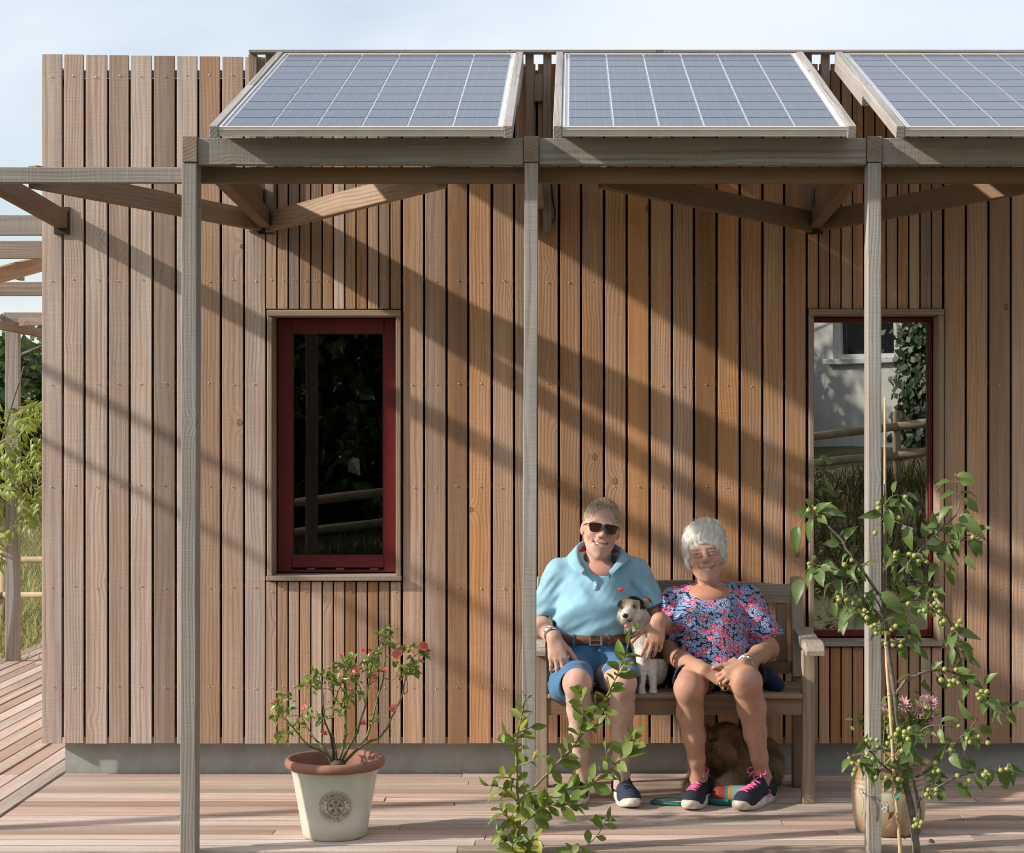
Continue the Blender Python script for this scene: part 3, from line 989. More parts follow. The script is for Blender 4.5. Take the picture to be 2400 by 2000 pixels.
# ivy climbing that wall
r_ = np.random.RandomState(5)
v, f = [], []
for i in range(2600):
    u = 4.35 + 0.28 * math.sin(i * .013) + r_.normal() * 0.22
    z = r_.uniform(0.3, 4.6)
    u += 0.35 * max(0, z - 3.0) * r_.uniform(-1, .6)
    p = np.array([u, -0.03 - abs(r_.normal()) * 0.07, z])
    a = r_.normal(size=3); a[1] *= .3; a /= np.linalg.norm(a)
    b = np.cross(a, [0, -1, .4]); b /= np.linalg.norm(b)
    L = r_.uniform(.05, .10)
    k = len(v)
    v += [tuple(p - a * L), tuple(p + b * L * .7), tuple(p + a * L), tuple(p - b * L * .7)]
    f.append((k, k + 1, k + 2, k + 3))
iv = MB(); iv.v, iv.f, iv.mi = v, f, [0] * len(f)
ie = empty('ivy', A + ud * 4.3, 'dark ivy climbing the white cottage, mirrored in the tall window', 'climber')
iv.build('foliage', M_IVY, ie, mw=MH)
MB().tube([(4.3, -.03, 0.1), (4.35, -.03, 1.5), (4.3, -.03, 3.0), (4.4, -.03, 4.2)], [.04, .03, .02, .01], 6).build('stem', M_BARK, ie, mw=MH)

# ------------------------------------------------------------------ post and rail fences
M_FENCE = plain('pale_fence_rail', (0.36, 0.27, 0.17), 0.85, var=0.25, vscale=5.0)


def fence(pts, rails, label, step=1.8, rr=0.034, hgt_=1.0, name='rail_fence'):
    a, b = Vector(pts[0]), Vector(pts[1])
    e = empty(name, a, label, 'fence')
    L = (b - a).length
    n = max(1, int(L / step))
    for i in range(n + 1):
        q = a + (b - a) * (i / n)
        mb = MB()
        mb.tube([q + Vector((0, 0, -.3)), q + Vector((0, 0, hgt_ - .02)), q + Vector((0, 0, hgt_))], [.05, .048, .04], 10)
        mb.build('post', M_FENCE, e, True)
    for z in rails:
        for i in range(n):
            q0, q1 = a + (b - a) * (i / n), a + (b - a) * ((i + 1) / n)
            off = Vector((0, 0.05 if b.y < 0 else -0.05, z))
            MB().tube([q0 + off, (q0 + q1) / 2 + off + Vector((0, 0, rng.uniform(-.01, .01))), q1 + off], [rr, rr * 1.05, rr * .95], 10).build('rail', M_FENCE, e, True)
    return e


fl = W(60, 1000, 15.2)
fence(((-10.0, 7.0, GZ), (-2.8, 7.2, GZ)), (0.45, 0.735), 'round-railed wooden fence in the meadow behind the wisteria', rr=0.024, hgt_=0.95)
fence(((-9.0, -13.6, -0.95), (9.0, -14.0, 1.35)), (0.48, 0.82), 'wooden post and rail fence along the lane, mirrored in the panes', step=2.4, rr=0.05, hgt_=1.0)
# rough grass on the bank and in the meadow
M_GRASS = leaf_mat('meadow_grass', (0.15, 0.17, 0.06), (0.46, 0.38, 0.20), 0.3, 0.7, 0.2)


M_BANK = leaf_mat('bank_grass', (0.035, 0.036, 0.015), (0.10, 0.075, 0.042), 0.1, 0.8, 0.1)  # darker than the meadow: the bank's shade is put into its colour


def grass(name, n, gen, label, seed, hmin=0.12, hmax=0.4, mat=None):
    r_ = np.random.RandomState(seed)
    v, f = [], []
    for i in range(n):
        x, y = gen(r_)
        z = ground_z(x, y) - 0.02
        h = r_.uniform(hmin, hmax)
        a = r_.uniform(0, 6.28)
        wv = np.array([math.cos(a), math.sin(a), 0]) * 0.006 * (1 + r_.rand() * 2)
        ln = np.array([r_.normal() * .35, r_.normal() * .35, 1.0]) * h
        p = np.array([x, y, z])
        k = len(v)
        v += [tuple(p - wv), tuple(p + wv), tuple(p + ln * .55 + wv * .7), tuple(p + ln * .55 - wv * .7), tuple(p + ln * 1.0 + np.array([r_.normal(), r_.normal(), -.3]) * h * .15)]
        f += [(k, k + 1, k + 2, k + 3), (k + 3, k + 2, k + 4)]
    mb = MB(); mb.v, mb.f, mb.mi = v, f, [0] * len(f)
    o = mb.build(name, mat or M_GRASS)
    tag(o, label, 'grass', None, 'stuff')
    return o


grass('meadow_grass', 16000, lambda r: (lambda d: ((r.uniform(-120, 130) - CX) * d / FPX, d - DW))(12.0 + 22.0 * r.rand() ** 1.4), 'dry meadow grass beyond the deck at far left', 3)
grass('bank_grass', 9000, lambda r: (r.uniform(-6, 7), r.uniform(-15.5, -10.5)), 'rough grass on the bank along the lane, mirrored in the panes', 4, 0.15, 0.5, M_BANK)
# ------------------------------------------------------------------ bench
bench = empty('garden_bench', (0.41, -0.4, 0), 'weathered hardwood garden bench with arms against the larch wall', 'bench')
BXL, BXR, YB0 = -0.1225, 0.952, 7.551 - DW
for bx_, wt in ((BXL, 0.25), (BXR, 0.35)):
    plank('leg', (bx_, YB0 + 0.028, 0.0), (bx_, YB0 + 0.028, 0.612), 0.049, 0.055, M_BENCH, bench, side=(1, 0, 0), weather=wt + 0.2, tone=0.75, bev=0.004)
    plank('leg', (bx_, -0.205, 0.0), (bx_, -0.205, 0.46), 0.049, 0.05, M_BENCH, bench, side=(1, 0, 0), weather=0.2, tone=0.3, bev=0.004)
    plank('back_stile', (bx_, -0.205, 0.4605), (bx_, -0.145, 0.878), 0.049, 0.05, M_BENCH, bench, side=(1, 0, 0), weather=0.7, tone=0.6, bev=0.004)
    plank('side_rail', (bx_, YB0 + 0.056, 0.388), (bx_, -0.231, 0.388), 0.034, 0.064, M_BENCH, bench, side=(1, 0, 0), weather=0.3, tone=0.4)
prof = [(-.170, .668), (-.40, .652), (-.54, .652), (-.590, .648), (-.612, .636), (-.622, .618), (-.620, .600), (-.606, .598), (-.590, .6125), (-.50, .6125), (-.170, .634)]
for cx_ in (-0.142, 0.972):
    mb = MB()
    n = len(prof)
    hw = 0.039
    b = 0.004
    v = []
    for xx, ins in ((cx_ - hw, b), (cx_ - hw + b, 0), (cx_ + hw - b, 0), (cx_ + hw, b)):
        cyy = sum(p[0] for p in prof) / n
        czz = sum(p[1] for p in prof) / n
        for (yy, zz) in prof:
            v.append((xx, yy + (ins if yy < -.5 else 0), zz - ins if zz > .625 else zz + ins * .6))
    f = []
    for k in range(3):
        for i in range(n):
            j = (i + 1) % n
            f.append((k * n + i, k * n + j, (k + 1) * n + j, (k + 1) * n + i))
    f.append(tuple(range(n))[::-1])
    f.append(tuple(3 * n + i for i in range(n)))
    mb.add([(p[1], p[0], p[2]) for p in []] or v, f)
    o = mb.build('armrest', M_BENCH, bench)
    # grain runs along y: turn the mesh so that local z is the length
    Mr = Matrix.Translation((cx_, -.4, .63)) @ Matrix.Rotation(R(90), 4, 'X')
    o.data.transform(Mr.inverted())
    o.matrix_basis = Mr
    PINV[o.name] = Mr
    o['weather'] = 0.95
    o['tone'] = 0.75
plank('apron', (BXL + .025, YB0 + .02, .388), (BXR - .025, YB0 + .02, .388), .066, .028, M_BENCH, bench, side=(0, 0, 1), weather=0.2, tone=0.55)
for k in range(6):
    yy = -0.588 + 0.03 + k * 0.0655
    plank('seat_slat', (BXL - 0.02 if k else BXL + 0.026, yy, .4325), (BXR + 0.02 if k else BXR - 0.026, yy, .4325), .057, .019, M_BENCH, bench, side=(0, 1, 0), weather=0.55 if k < 1 else .35, tone=0.7 if k < 1 else .4, bev=.004)
mb = MB()
N_ = 16
xa_, xb_ = BXL + .0255, BXR - .0255
v, f = [], []
for i in range(N_ + 1):
    u = i / N_
    xx = xa_ + (xb_ - xa_) * u
    zt = .8475 + .017 * math.sin(math.pi * min(1, max(0, (u - .06) / .88))) ** .7
    for (yy, zz) in ((-.172, .768), (-.172, zt - .004), (-.168, zt), (-.148, zt), (-.144, zt - .004), (-.144, .768)):
        v.append((xx, yy + .0, zz))
for i in range(N_):
    for k in range(6):
        k2 = (k + 1) % 6
        f.append((i * 6 + k, i * 6 + k2, (i + 1) * 6 + k2, (i + 1) * 6 + k))
mb.add(v, f)
o = mb.build('top_rail', M_BENCH, bench)
Mr = Matrix.Translation((.41, -.158, .81)) @ Matrix.Rotation(R(90), 4, 'Y')
o.data.transform(Mr.inverted()); o.matrix_basis = Mr; PINV[o.name] = Mr
o['weather'] = 0.85; o['tone'] = 0.35
plank('lower_rail', (xa_, -.196, .50), (xb_, -.196, .50), .05, .026, M_BENCH, bench, side=(0, 0, 1), weather=.3, tone=.3)
for i in range(13):
    xx = xa_ + (xb_ - xa_) * (i + .5) / 13
    plank('back_slat', (xx, -.194, .526), (xx, -.160, .7675), .046, .014, M_BENCH, bench, side=(1, 0, 0), weather=.4, tone=.3, share=True)

# ------------------------------------------------------------------ leaves and petals
def leaf_mesh(name, mat, wid=.5, seg=6, fold=.18, curl=.25, tip=1.6, base=.8, twist=0.0, wave=0.0, pw=.87):
    """leaf along +x of length 1, width wid, normal +z; gently folded along the midrib and curled down"""
    v, f = [], []
    for i in range(seg + 1):
        u = i / seg
        w_ = wid * .5 * (math.sin(math.pi * u ** base)) ** pw * (1 - .25 * u ** tip)
        if i in (0, seg):
            w_ = 0.012
        z = -curl * u * u
        a = twist * u
        for s in (-1, 0, 1):
            yy = s * w_
            zz = z + abs(s) * w_ * fold * 2 + wave * math.sin(u * 9 + s) * abs(s)
            v.append((u * (1 - .12 * curl * u), yy * math.cos(a) - 0 * zz, zz + yy * math.sin(a)))
    for i in range(seg):
        for k in range(2):
            f.append((i * 3 + k, (i + 1) * 3 + k, (i + 1) * 3 + k + 1, i * 3 + k + 1))
    mb = MB(); mb.add(v, f)
    return mb.mesh(name, mat, True)


def frame_from(dr, nrm):
    x = Vector(dr).normalized()
    n = Vector(nrm)
    y = n.cross(x)
    if y.length < 1e-4:
        y = Vector((0.3, 1, 0.2)).cross(x)
    y.normalize()
    z = x.cross(y)
    return Matrix((x, y, z)).transposed().to_4x4()


def put(name, me, p, dr, nrm, s, parent, sy=1.0):
    o = bpy.data.objects.new(name, me)
    return link(o, parent, Matrix.Translation(Vector(p)) @ frame_from(dr, nrm) @ Matrix.Diagonal((s, s * sy, s, 1)))


lr = random.Random(21)


def rv(s=1.0):
    return Vector((lr.gauss(0, s), lr.gauss(0, s), lr.gauss(0, s)))


# ------------------------------------------------------------------ cream flower pot with its emblem
M_TERRA = plain('terracotta', (0.285, 0.13, 0.088), 0.8, var=0.16, vscale=14.0, bump=0.2, bscale=120.0)
M_SOIL = plain('soil', (0.06, 0.042, 0.03), 0.95, var=0.4, vscale=60.0, bump=1.0, bscale=90.0)
m, t = new_mat('cream_glaze')
tc = t.n('ShaderNodeTexCoord', out=3)
nz = t.noise(tc, 5.0, 5.0, 0.6)
sp = t.sstep(t.noise(tc, 120.0, 2.0), 0.74, 0.78)
zz = t.n('ShaderNodeSeparateXYZ', None, None, _0=tc).outputs[2]
c_ = t.mix(t.sstep(nz, 0.35, 0.7), (0.56, 0.53, 0.455), (0.66, 0.635, 0.565))
c_ = t.mix(t.m('MULTIPLY', t.m('SUBTRACT', 1.0, t.sstep(zz, 0.0, 0.07)), t.sstep(nz, 0.3, 0.75)), c_, (0.42, 0.33, 0.23))
c_ = t.mix(t.m('MULTIPLY', sp, 0.7), c_, (0.16, 0.10, 0.06))
finish(t, principled(t, Base_Color=c_, Roughness=0.36, Specular_IOR_Level=0.45, Normal=t.n('ShaderNodeBump', Strength=0.15, Distance=0.003, Height=t.noise(tc, 60.0, 3.0))))
M_CREAM = m
M_EMB = plain('worn_emblem_clay', (0.44, 0.385, 0.32), 0.55, var=0.12, vscale=40.0)
M_EMBD = plain('brown_emblem_relief', (0.22, 0.13, 0.08), 0.6)

PC = Vector(((785 - CX) * 6.956 / FPX, 6.956 - DW, 0.0))
MP = Matrix.Translation(PC)
pot = empty('flower_pot', PC, 'cream glazed flower pot with terracotta rim and stamped emblem', 'flower pot')
body_prof = [(0.0, 0.002), (.110, .002), (.1165, .006), (.1195, .016), (.128, .07), (.140, .14), (.1505, .20), (.1565, .232), (.1625, .250), (.168, .258), (.1655, .262)]
MB().lathe(body_prof, seg=64).build('body', M_CREAM, pot, True, MP)
rim = [(.164, .256), (.174, .2565), (.1815, .262), (.1845, .272), (.183, .284), (.177, .291), (.169, .292), (.162, .287), (.157, .27), (.146, .22), (.138, .20)]
MB().lathe(rim, seg=64).build('rim', M_TERRA, pot, True, MP)
sl = MB()
sl.lathe([(.1480, .232), (.12, .240), (.08, .236), (.04, .243), (0.0005, .246)], seg=40)
sl.build('soil', M_SOIL, pot, True, MP)


def pot_r(z):
    zs = [p[1] for p in body_prof[2:]]
    rs = [p[0] for p in body_prof[2:]]
    return float(np.interp(z, zs, rs))


EC = (0.0 + (798 - 785) / 645.0, 0.1355)          # emblem centre: offset across, height on the pot


def on_pot(u, v_, out):
    """u across, v up on the emblem's disc -> local point on the pot's wall"""
    z = EC[1] + v_
    r_ = pot_r(z) + out
    a = -math.pi / 2 + (EC[0] + u) / pot_r(z)
    return (r_ * math.cos(a), r_ * math.sin(a), z)


def disc(r0, r1, out0, name, mat, notch=4, seg=64, h=0.0015):
    mb = MB()
    v, f = [], []
    for i in range(seg):
        a = 2 * math.pi * i / seg
        k = 1.0
        da = abs(((a - math.pi / 2) + math.pi / notch) % (2 * math.pi / notch) - math.pi / notch)
        if da < 0.10:
            k = 1 - 0.10 * (1 - da / 0.10)
        for (rr, oo) in ((r0 * (k if r0 > 0 else 1), out0), (r0 * (k if r0 > 0 else 1), out0 + h), (r1 * k, out0 + h), (r1 * k, out0)):
            v.append(on_pot(rr * math.cos(a), rr * math.sin(a), oo))
    for i in range(seg):
        j = (i + 1) % seg
        for q in range(3):
            f.append((i * 4 + q, j * 4 + q, j * 4 + q + 1, i * 4 + q + 1))
    mb.add(v, f)
    return mb.build(name, mat, pot, False, MP)


disc(0.0005, .0625, -.0003, 'emblem_disc', M_EMB, h=.0024)
disc(.0605, .0640, .0012, 'emblem_border', M_CREAM, h=.0022)
disc(.0295, .0325, .0016, 'emblem_ring', M_EMBD, h=.0016)
# clover of five hearts
hb = MB()
for k in range(5):
    a0 = math.pi / 2 + 2 * math.pi * k / 5
    pts = [(0, .006), (.0055, .015), (.0072, .0205), (.0048, .0245), (.0015, .0238), (0, .0222), (-.0015, .0238), (-.0048, .0245), (-.0072, .0205), (-.0055, .015)]
    v = []
    for (px_, py_) in pts:
        uu = py_ * math.cos(a0) - px_ * math.sin(a0)
        vv = py_ * math.sin(a0) + px_ * math.cos(a0)
        v.append(on_pot(uu, vv, .0028))
    n = len(v)
    c = on_pot(.016 * math.cos(a0), .016 * math.sin(a0), .0042)
    hb.add(v + [c], [(i, (i + 1) % n, n) for i in range(n)])
hb.ball(on_pot(0, 0, .002), .0028, 8, 5)
hb.build('emblem_clover', M_EMBD, pot, True, MP)


def glyphs(ch):
    cu = bpy.data.curves.new('glyph', 'FONT')
    cu.body = ch
    cu.size = 1.0
    cu.align_x = 'CENTER'
    cu.resolution_u = 3
    cu.offset = 0.012
    o = bpy.data.objects.new('glyph', cu)
    COL.objects.link(o)
    dg = bpy.context.evaluated_depsgraph_get()
    me = bpy.data.meshes.new_from_object(o.evaluated_get(dg))
    vs = [tuple(q.co) for q in me.vertices]
    fs = [tuple(p.vertices) for p in me.polygons]
    bpy.data.objects.remove(o, do_unlink=True)
    bpy.data.meshes.remove(me)
    return vs, fs


def letter_part(name, text, a_start, a_end, flip, rad=.0445, size=.0155, mat=None):
    mb = MB()
    n = len(text)
    for i, ch in enumerate(text):
        if ch == ' ':
            continue
        a = a_start + (a_end - a_start) * (i / (n - 1))
        vs, fs = glyphs(ch)
        out = []
        for (gx, gy, _) in vs:
            gx *= size; gy = (gy - .36) * size
            if not flip:
                rr = rad + gy; aa = a - gx / rad
            else:
                rr = rad - gy; aa = a + gx / rad
            out.append(on_pot(rr * math.cos(aa), rr * math.sin(aa), .0031))
        mb.add(out, fs)
    return mb.build(name, mat or M_EMBD, pot, False, MP)


letter_part('emblem_lettering', 'FARMHOUSE', R(164), R(16), False)
letter_part('emblem_lettering', 'FLOWER POT', R(196), R(344), True)

# ------------------------------------------------------------------ rose growing in it
M_RSTEM = plain('rose_stem', (0.15, 0.16, 0.05), 0.6, var=0.3, vscale=30.0)
M_RWOOD = plain('rose_wood', (0.075, 0.055, 0.035), 0.8, var=0.3, vscale=40.0)
M_RLEAF = leaf_mat('rose_leaf', (0.11, 0.18, 0.03), (0.24, 0.30, 0.07), 0.30, 0.35, 0.5)
m, t = new_mat('coral_petal')
oi = t.n('ShaderNodeObjectInfo', out=5)
c_ = t.mix(oi, (0.70, 0.10, 0.09), (0.85, 0.30, 0.25))
finish(t, t.n('ShaderNodeMixShader', _0=0.3, _1=principled(t, Base_Color=c_, Roughness=0.55), _2=t.n('ShaderNodeBsdfTranslucent', Color=c_)))
M_PETAL = m
M_YSTAMEN = plain('flower_centre', (0.42, 0.20, 0.10), 0.8)

rose = empty('rose_bush', PC + Vector((0, 0, .24)), 'small coral-flowered rose bush growing in the cream pot', 'rose bush')


def zr(x, y, d=6.95):
    return W(600 + x / 3.125, 1440 + y / 3.125, d)


stems = [
    [(560, 1100, 0), (510, 1020, -.02), (370, 950, -.05), (270, 830, -.07), (190, 740, -.09), (150, 680, -.10)],
    [(580, 1095, 0), (545, 900, -.04), (500, 760, -.06), (485, 560, -.06), (450, 440, -.04)],
    [(590, 1095, 0), (565, 950, .03), (560, 750, .06), (590, 600, .07), (640, 470, .06)],
    [(600, 1090, 0), (655, 880, .02), (655, 600, .02), (660, 420, -.01), (700, 320, -.02)],
    [(620, 1090, 0), (740, 860, -.05), (800, 650, -.07), (825, 520, -.06), (850, 360, -.06), (850, 290, -.05)],
    [(630, 1095, 0), (790, 930, .05), (870, 700, .08), (930, 470, .08), (945, 300, .07), (945, 140, .05)],
    [(640, 1095, 0), (790, 950, -.02), (905, 900, -.03), (1000, 750, -.05), (1070, 590, -.04), (1090, 480, -.03), (1130, 340, -.04), (1215, 270, -.05)],
    [(570, 1095, 0), (500, 980, .04), (420, 900, .06), (340, 760, .08), (350, 700, .08)],
    [(600, 1095, 0), (570, 900, -.08), (520, 860, -.1), (490, 860, -.11)],
    [(650, 900, .02), (720, 840, 0), (775, 800, -.02)],
    [(1070, 590, -.04), (1110, 560, -.02), (1105, 450, 0), (1170, 380, .02), (1200, 300, .02)],
    [(655, 700, .02), (600, 640, -.02), (540, 540, -.05), (520, 470, -.05)],
    [(800, 650, -.07), (770, 560, -.05), (730, 460, -.04), (720, 420, -.04)],
    [(930, 470, .08), (1000, 480, .03), (1050, 440, 0)],
    [(825, 520, -.06), (880, 480, -.04), (900, 420, -.02), (930, 410, -.02)],
]
tips = []
for k, st in enumerate(stems):
    pts = smooth_path([tuple(zr(x, y, 6.95 + dd)) for x, y, dd in st], 4)
    r0 = .0058 if k < 8 else .0026
    n = len(pts)
    jit = [Vector(p) + rv(.0015) for p in pts]
    MB().tube(jit, [max(.0014, r0 * (1 - .8 * i / (n - 1))) for i in range(n)], 6).build('stem', M_RSTEM if k > 2 else M_RWOOD if k in (1, 2) else M_RSTEM, rose, True)
    for i in range(n // 2, n):
        tips.append((jit[i], (jit[min(i + 1, n - 1)] - jit[max(i - 1, 0)]).normalized()))
MB().ball(zr(600, 1100), (.03, .03, .022), 10, 6).build('crown', M_RWOOD, rose, True)
rl = [leaf_mesh('leaflet', M_RLEAF, .62, 4, .22, .25), leaf_mesh('leaflet', M_RLEAF, .55, 4, .15, .45), leaf_mesh('leaflet', M_RLEAF, .68, 4, .3, .1)]
clusters = [(150, 700), (200, 590), (130, 770), (170, 660), (420, 470), (500, 440), (380, 510), (540, 500), (650, 340), (700, 320), (690, 450), (560, 680), (640, 640), (480, 740), (950, 160), (960, 240), (1000, 240), (900, 270),
            (1060, 380), (1150, 400), (1120, 250), (1240, 300), (1180, 380), (820, 350), (840, 430), (720, 470), (880, 340), (1080, 440), (460, 430), (560, 430), (610, 380), (680, 620), (600, 520), (240, 690), (250, 860), (300, 820), (930, 130),
            (990, 140), (1200, 250), (870, 770), (740, 580), (470, 800), (180, 890), (620, 700), (400, 720), (700, 380), (430, 540), (560, 560)]
nl = 0
for (x, y) in clusters:
    base = zr(x, y, 6.95 + lr.uniform(-.09, .09))
    near = min(tips, key=lambda q: (q[0] - base).length)[0]
    if (near - base).length > .01:
        MB().tube([near, (near + base) / 2 + Vector((0, 0, .004)), base], [.0016, .0013, .001], 4).build('twig', M_RSTEM, rose)
    for q in range(9):
        if nl >= 420:
            break
        dr = rv(1) + Vector((0, -.3, .15))
        p = base + rv(.011)
        put('leaflet', lr.choice(rl), p, dr, Vector((-.5, -.5, 1)) + rv(.6), lr.uniform(.022, .035), rose)
        nl += 1
pm = []
for cc in (0.1, -.25, .35):
    v, f = [], []
    for i in range(5):
        u = i / 4
        wv = .5 * (.18 + .95 * math.sin(math.pi * min(1, u * .62 + .02)) ** .8)
        for s in (-1, -.5, 0, .5, 1):
            v.append((u * (1 - .08 * s * s * (u > .8)), s * wv, cc * u * u + .12 * s * s * u))
    for i in range(4):
        for k in range(4):
            f.append((i * 5 + k, (i + 1) * 5 + k, (i + 1) * 5 + k + 1, i * 5 + k + 1))
    mb = MB(); mb.add(v, f)
    pm.append(mb.mesh('petal', M_PETAL, True))
flowers = [(1225, 240, 1.0, 0), (1040, 290, 1.15, 0), (935, 415, .85, 1), (735, 415, .85, 0), (880, 465, .8, 1), (800, 265, .7, 1), (845, 262, .6, 1), (620, 305, .6, 1), (145, 640, .8, 1), (355, 685, .65, 1), (770, 795, .95, 1), (475, 860, .75, 1), (500, 880, .6, 1), (1012, 690, 1.0, 0), (1050, 475, .6, 1), (505, 495, .4, 1), (1060, 260, .8, 1)]
for (x, y, s, closed) in flowers:
    c = zr(x, y, 6.93 + lr.uniform(-.05, .03))
    ax = Vector((lr.gauss(-.1, .35), -1.0, lr.gauss(.5, .3))).normalized()
    if closed:
        ax = Vector((lr.gauss(0, .6), -.5, lr.gauss(.6, .5))).normalized()
    a = ax.cross(Vector((0, 0, 1))).normalized()
    b = ax.cross(a)
    n = 5 if not closed else 4
    for k in range(n):
        an = 2 * math.pi * k / n + lr.uniform(-.2, .2)
        dr = a * math.cos(an) + b * math.sin(an) + ax * (.25 if not closed else lr.uniform(.5, 1.1))
        put('petal', pm[lr.randrange(3)], c, dr, ax, .0185 * s, rose)
    MB().ball(c + ax * .002, (.004, .004, .004), 6, 4).build('flower_centre', M_YSTAMEN, rose)

# ------------------------------------------------------------------ foreground evergreen shrub
M_SSTEM = plain('shrub_stem', (0.24, 0.22, 0.075), 0.65, var=0.25, vscale=25.0)
M_SLEAF = leaf_mat('shrub_leaf', (0.085, 0.15, 0.026), (0.20, 0.265, 0.055), 0.32, 0.46, 0.35, under=(0.14, 0.19, 0.07))
M_SLEAFY = leaf_mat('yellowing_shrub_leaf', (0.22, 0.25, 0.035), (0.38, 0.36, 0.06), 0.3, 0.35, 0.5)


def zs(x, y, d):
    return W(1100 + x / 2.917, 1400 + y / 2.917, d)


SD = 6.50
sbase = zs(335, 1980, SD); sbase.z = GZ
shrub = empty('evergreen_shrub', sbase, 'leafy evergreen shrub with long arching shoots before the bench', 'shrub')
sl_ = [leaf_mesh('leaf', M_SLEAF, .56, 7, .16, .18, base=1.25, pw=.7), leaf_mesh('leaf', M_SLEAF, .50, 7, .25, .35, base=1.15, pw=.7), leaf_mesh('leaf', M_SLEAF, .62, 7, .1, .05, wave=.02, base=1.3, pw=.65), leaf_mesh('leaf', M_SLEAF, .52, 7, .3, -.1, base=1.2, pw=.7, twist=.5)]
sly = [leaf_mesh('leaf', M_SLEAFY, .58, 7, .15, .25, base=1.25, pw=.65), leaf_mesh('leaf', M_SLEAFY, .64, 7, .2, .1, base=1.2, pw=.65)]
shoots = [  # points (x, y, depth offset), radius, leaf spacing, leaf length, yellow share, start fraction
    ([(335, 2000, 0), (335, 1700, 0), (330, 1400, .0), (320, 1000, .0), (335, 900, .0), (370, 760, -.01), (385, 660, -.02)], .0075, .022, .046, .45, .12),
    ([(350, 2000, -.03), (345, 1480, -.03), (420, 1330, -.02), (560, 1180, .0), (700, 1030, .0), (800, 900, .0), (900, 740, -.01), (980, 600, -.02), (1060, 400, -.03), (1110, 270, -.03), (1150, 215, -.03)], .006, .017, .047, .08, .42),
    ([(350, 1500, -.05), (480, 1400, -.08), (640, 1320, -.1), (800, 1290, -.1), (900, 1230, -.1), (1000, 1140, -.1), (1090, 1050, -.1), (1140, 965, -.1)], .005, .015, .047, .05, .1),
    ([(360, 1560, -.08), (480, 1450, -.12), (620, 1420, -.14), (770, 1420, -.14)], .004, .011, .046, .05, .15),
    ([(740, 980, 0), (775, 850, -.02), (770, 720, -.04), (768, 620, -.04)], .0035, .013, .042, .05, .1),
    ([(330, 1400, 0), (260, 1330, -.03), (180, 1290, -.05), (130, 1290, -.06)], .003, .014, .044, .35, .2),
    ([(330, 1560, 0), (260, 1500, -.04), (200, 1440, -.06)], .003, .014, .044, .4, .2),
    ([(990, 1150, -.1), (945, 1110, -.1), (930, 1030, -.1)], .003, .02, .036, .0, .3),
    ([(320, 1020, 0), (270, 940, -.02), (215, 930, -.03)], .003, .013, .042, .7, .2),
    ([(330, 930, 0), (400, 900, .02), (440, 880, .02)], .0025, .014, .038, .5, .2),
    ([(335, 1150, 0), (420, 1120, -.03), (470, 1080, -.04)], .0025, .016, .036, .6, .3),
    ([(340, 1700, 0), (270, 1640, -.05), (210, 1620, -.06)], .003, .012, .044, .3, .2),
    ([(345, 1720, 0), (420, 1660, -.06), (470, 1650, -.07)], .003, .012, .044, .2, .2),
    ([(335, 1760, 0), (300, 1720, -.08), (290, 1680, -.1)], .003, .012, .044, .3, .2),
    ([(345, 1300, 0), (420, 1420, -.05), (430, 1480, -.07)], .003, .013, .046, .3, .2),
    ([(330, 1250, 0), (250, 1230, -.03), (210, 1240, -.04)], .003, .015, .042, .8, .2),
    ([(1060, 1010, -.1), (1100, 960, -.1), (1130, 920, -.1)], .002, .012, .03, .0, .2),
    ([(1000, 560, -.02), (1050, 480, -.03), (1075, 440, -.03)], .002, .02, .03, .0, .2),
    ([(900, 740, -.01), (930, 800, -.05), (940, 860, -.06)], .002, .013, .036, .1, .1),
]
nleaf = 0
for k, (st, r0, sp_, L, ys_, t0) in enumerate(shoots):
    pts = [Vector(p) for p in smooth_path([tuple(zs(x, y, SD + dd)) for x, y, dd in st], 6)]
    n = len(pts)
    MB().tube(pts, [max(.0012, r0 * (1 - .75 * i / (n - 1))) for i in range(n)], 7).build('stem', M_SSTEM, shrub, True)
    # walk along it
    cum = [0.0]
    for i in range(n - 1):
        cum.append(cum[-1] + (pts[i + 1] - pts[i]).length)
    s = cum[-1] * t0
    side = 1
    while s < cum[-1] and nleaf < 298:
        i = min(n - 2, max(0, next((q for q in range(n - 1) if cum[q + 1] >= s), n - 2)))
        p = pts[i] + (pts[i + 1] - pts[i]) * ((s - cum[i]) / max(1e-6, cum[i + 1] - cum[i]))
        tg = (pts[i + 1] - pts[i]).normalized()
        if p.z > -.06:
            an = lr.uniform(0, 6.28)
            lat = tg.cross(Vector((0, 1, 0)))
            lat = (lat.normalized() * side + rv(.45))
            side = -side
            u = s / cum[-1]
            dr = lat * (.9 if u < .93 else .4) + tg * lr.uniform(.35, .9) + Vector((0, -.25, .1))
            me = lr.choice(sly) if lr.random() < ys_ * (1.25 - u) else lr.choice(sl_)
            put('leaf', me, p, dr, Vector((-.55, -.65, .8)) + rv(.45), 1.38 * L * lr.uniform(.6, 1.25) * (.7 if u > .95 else 1), shrub)
            nleaf += 1
        s += sp_ * lr.uniform(.6, 1.4)
sb2 = zs(700, 2000, 6.45); sb2.z = GZ
sprig = empty('shrub_sprig', sb2, 'small separate leafy sprig poking up below the seated man', 'shrub')
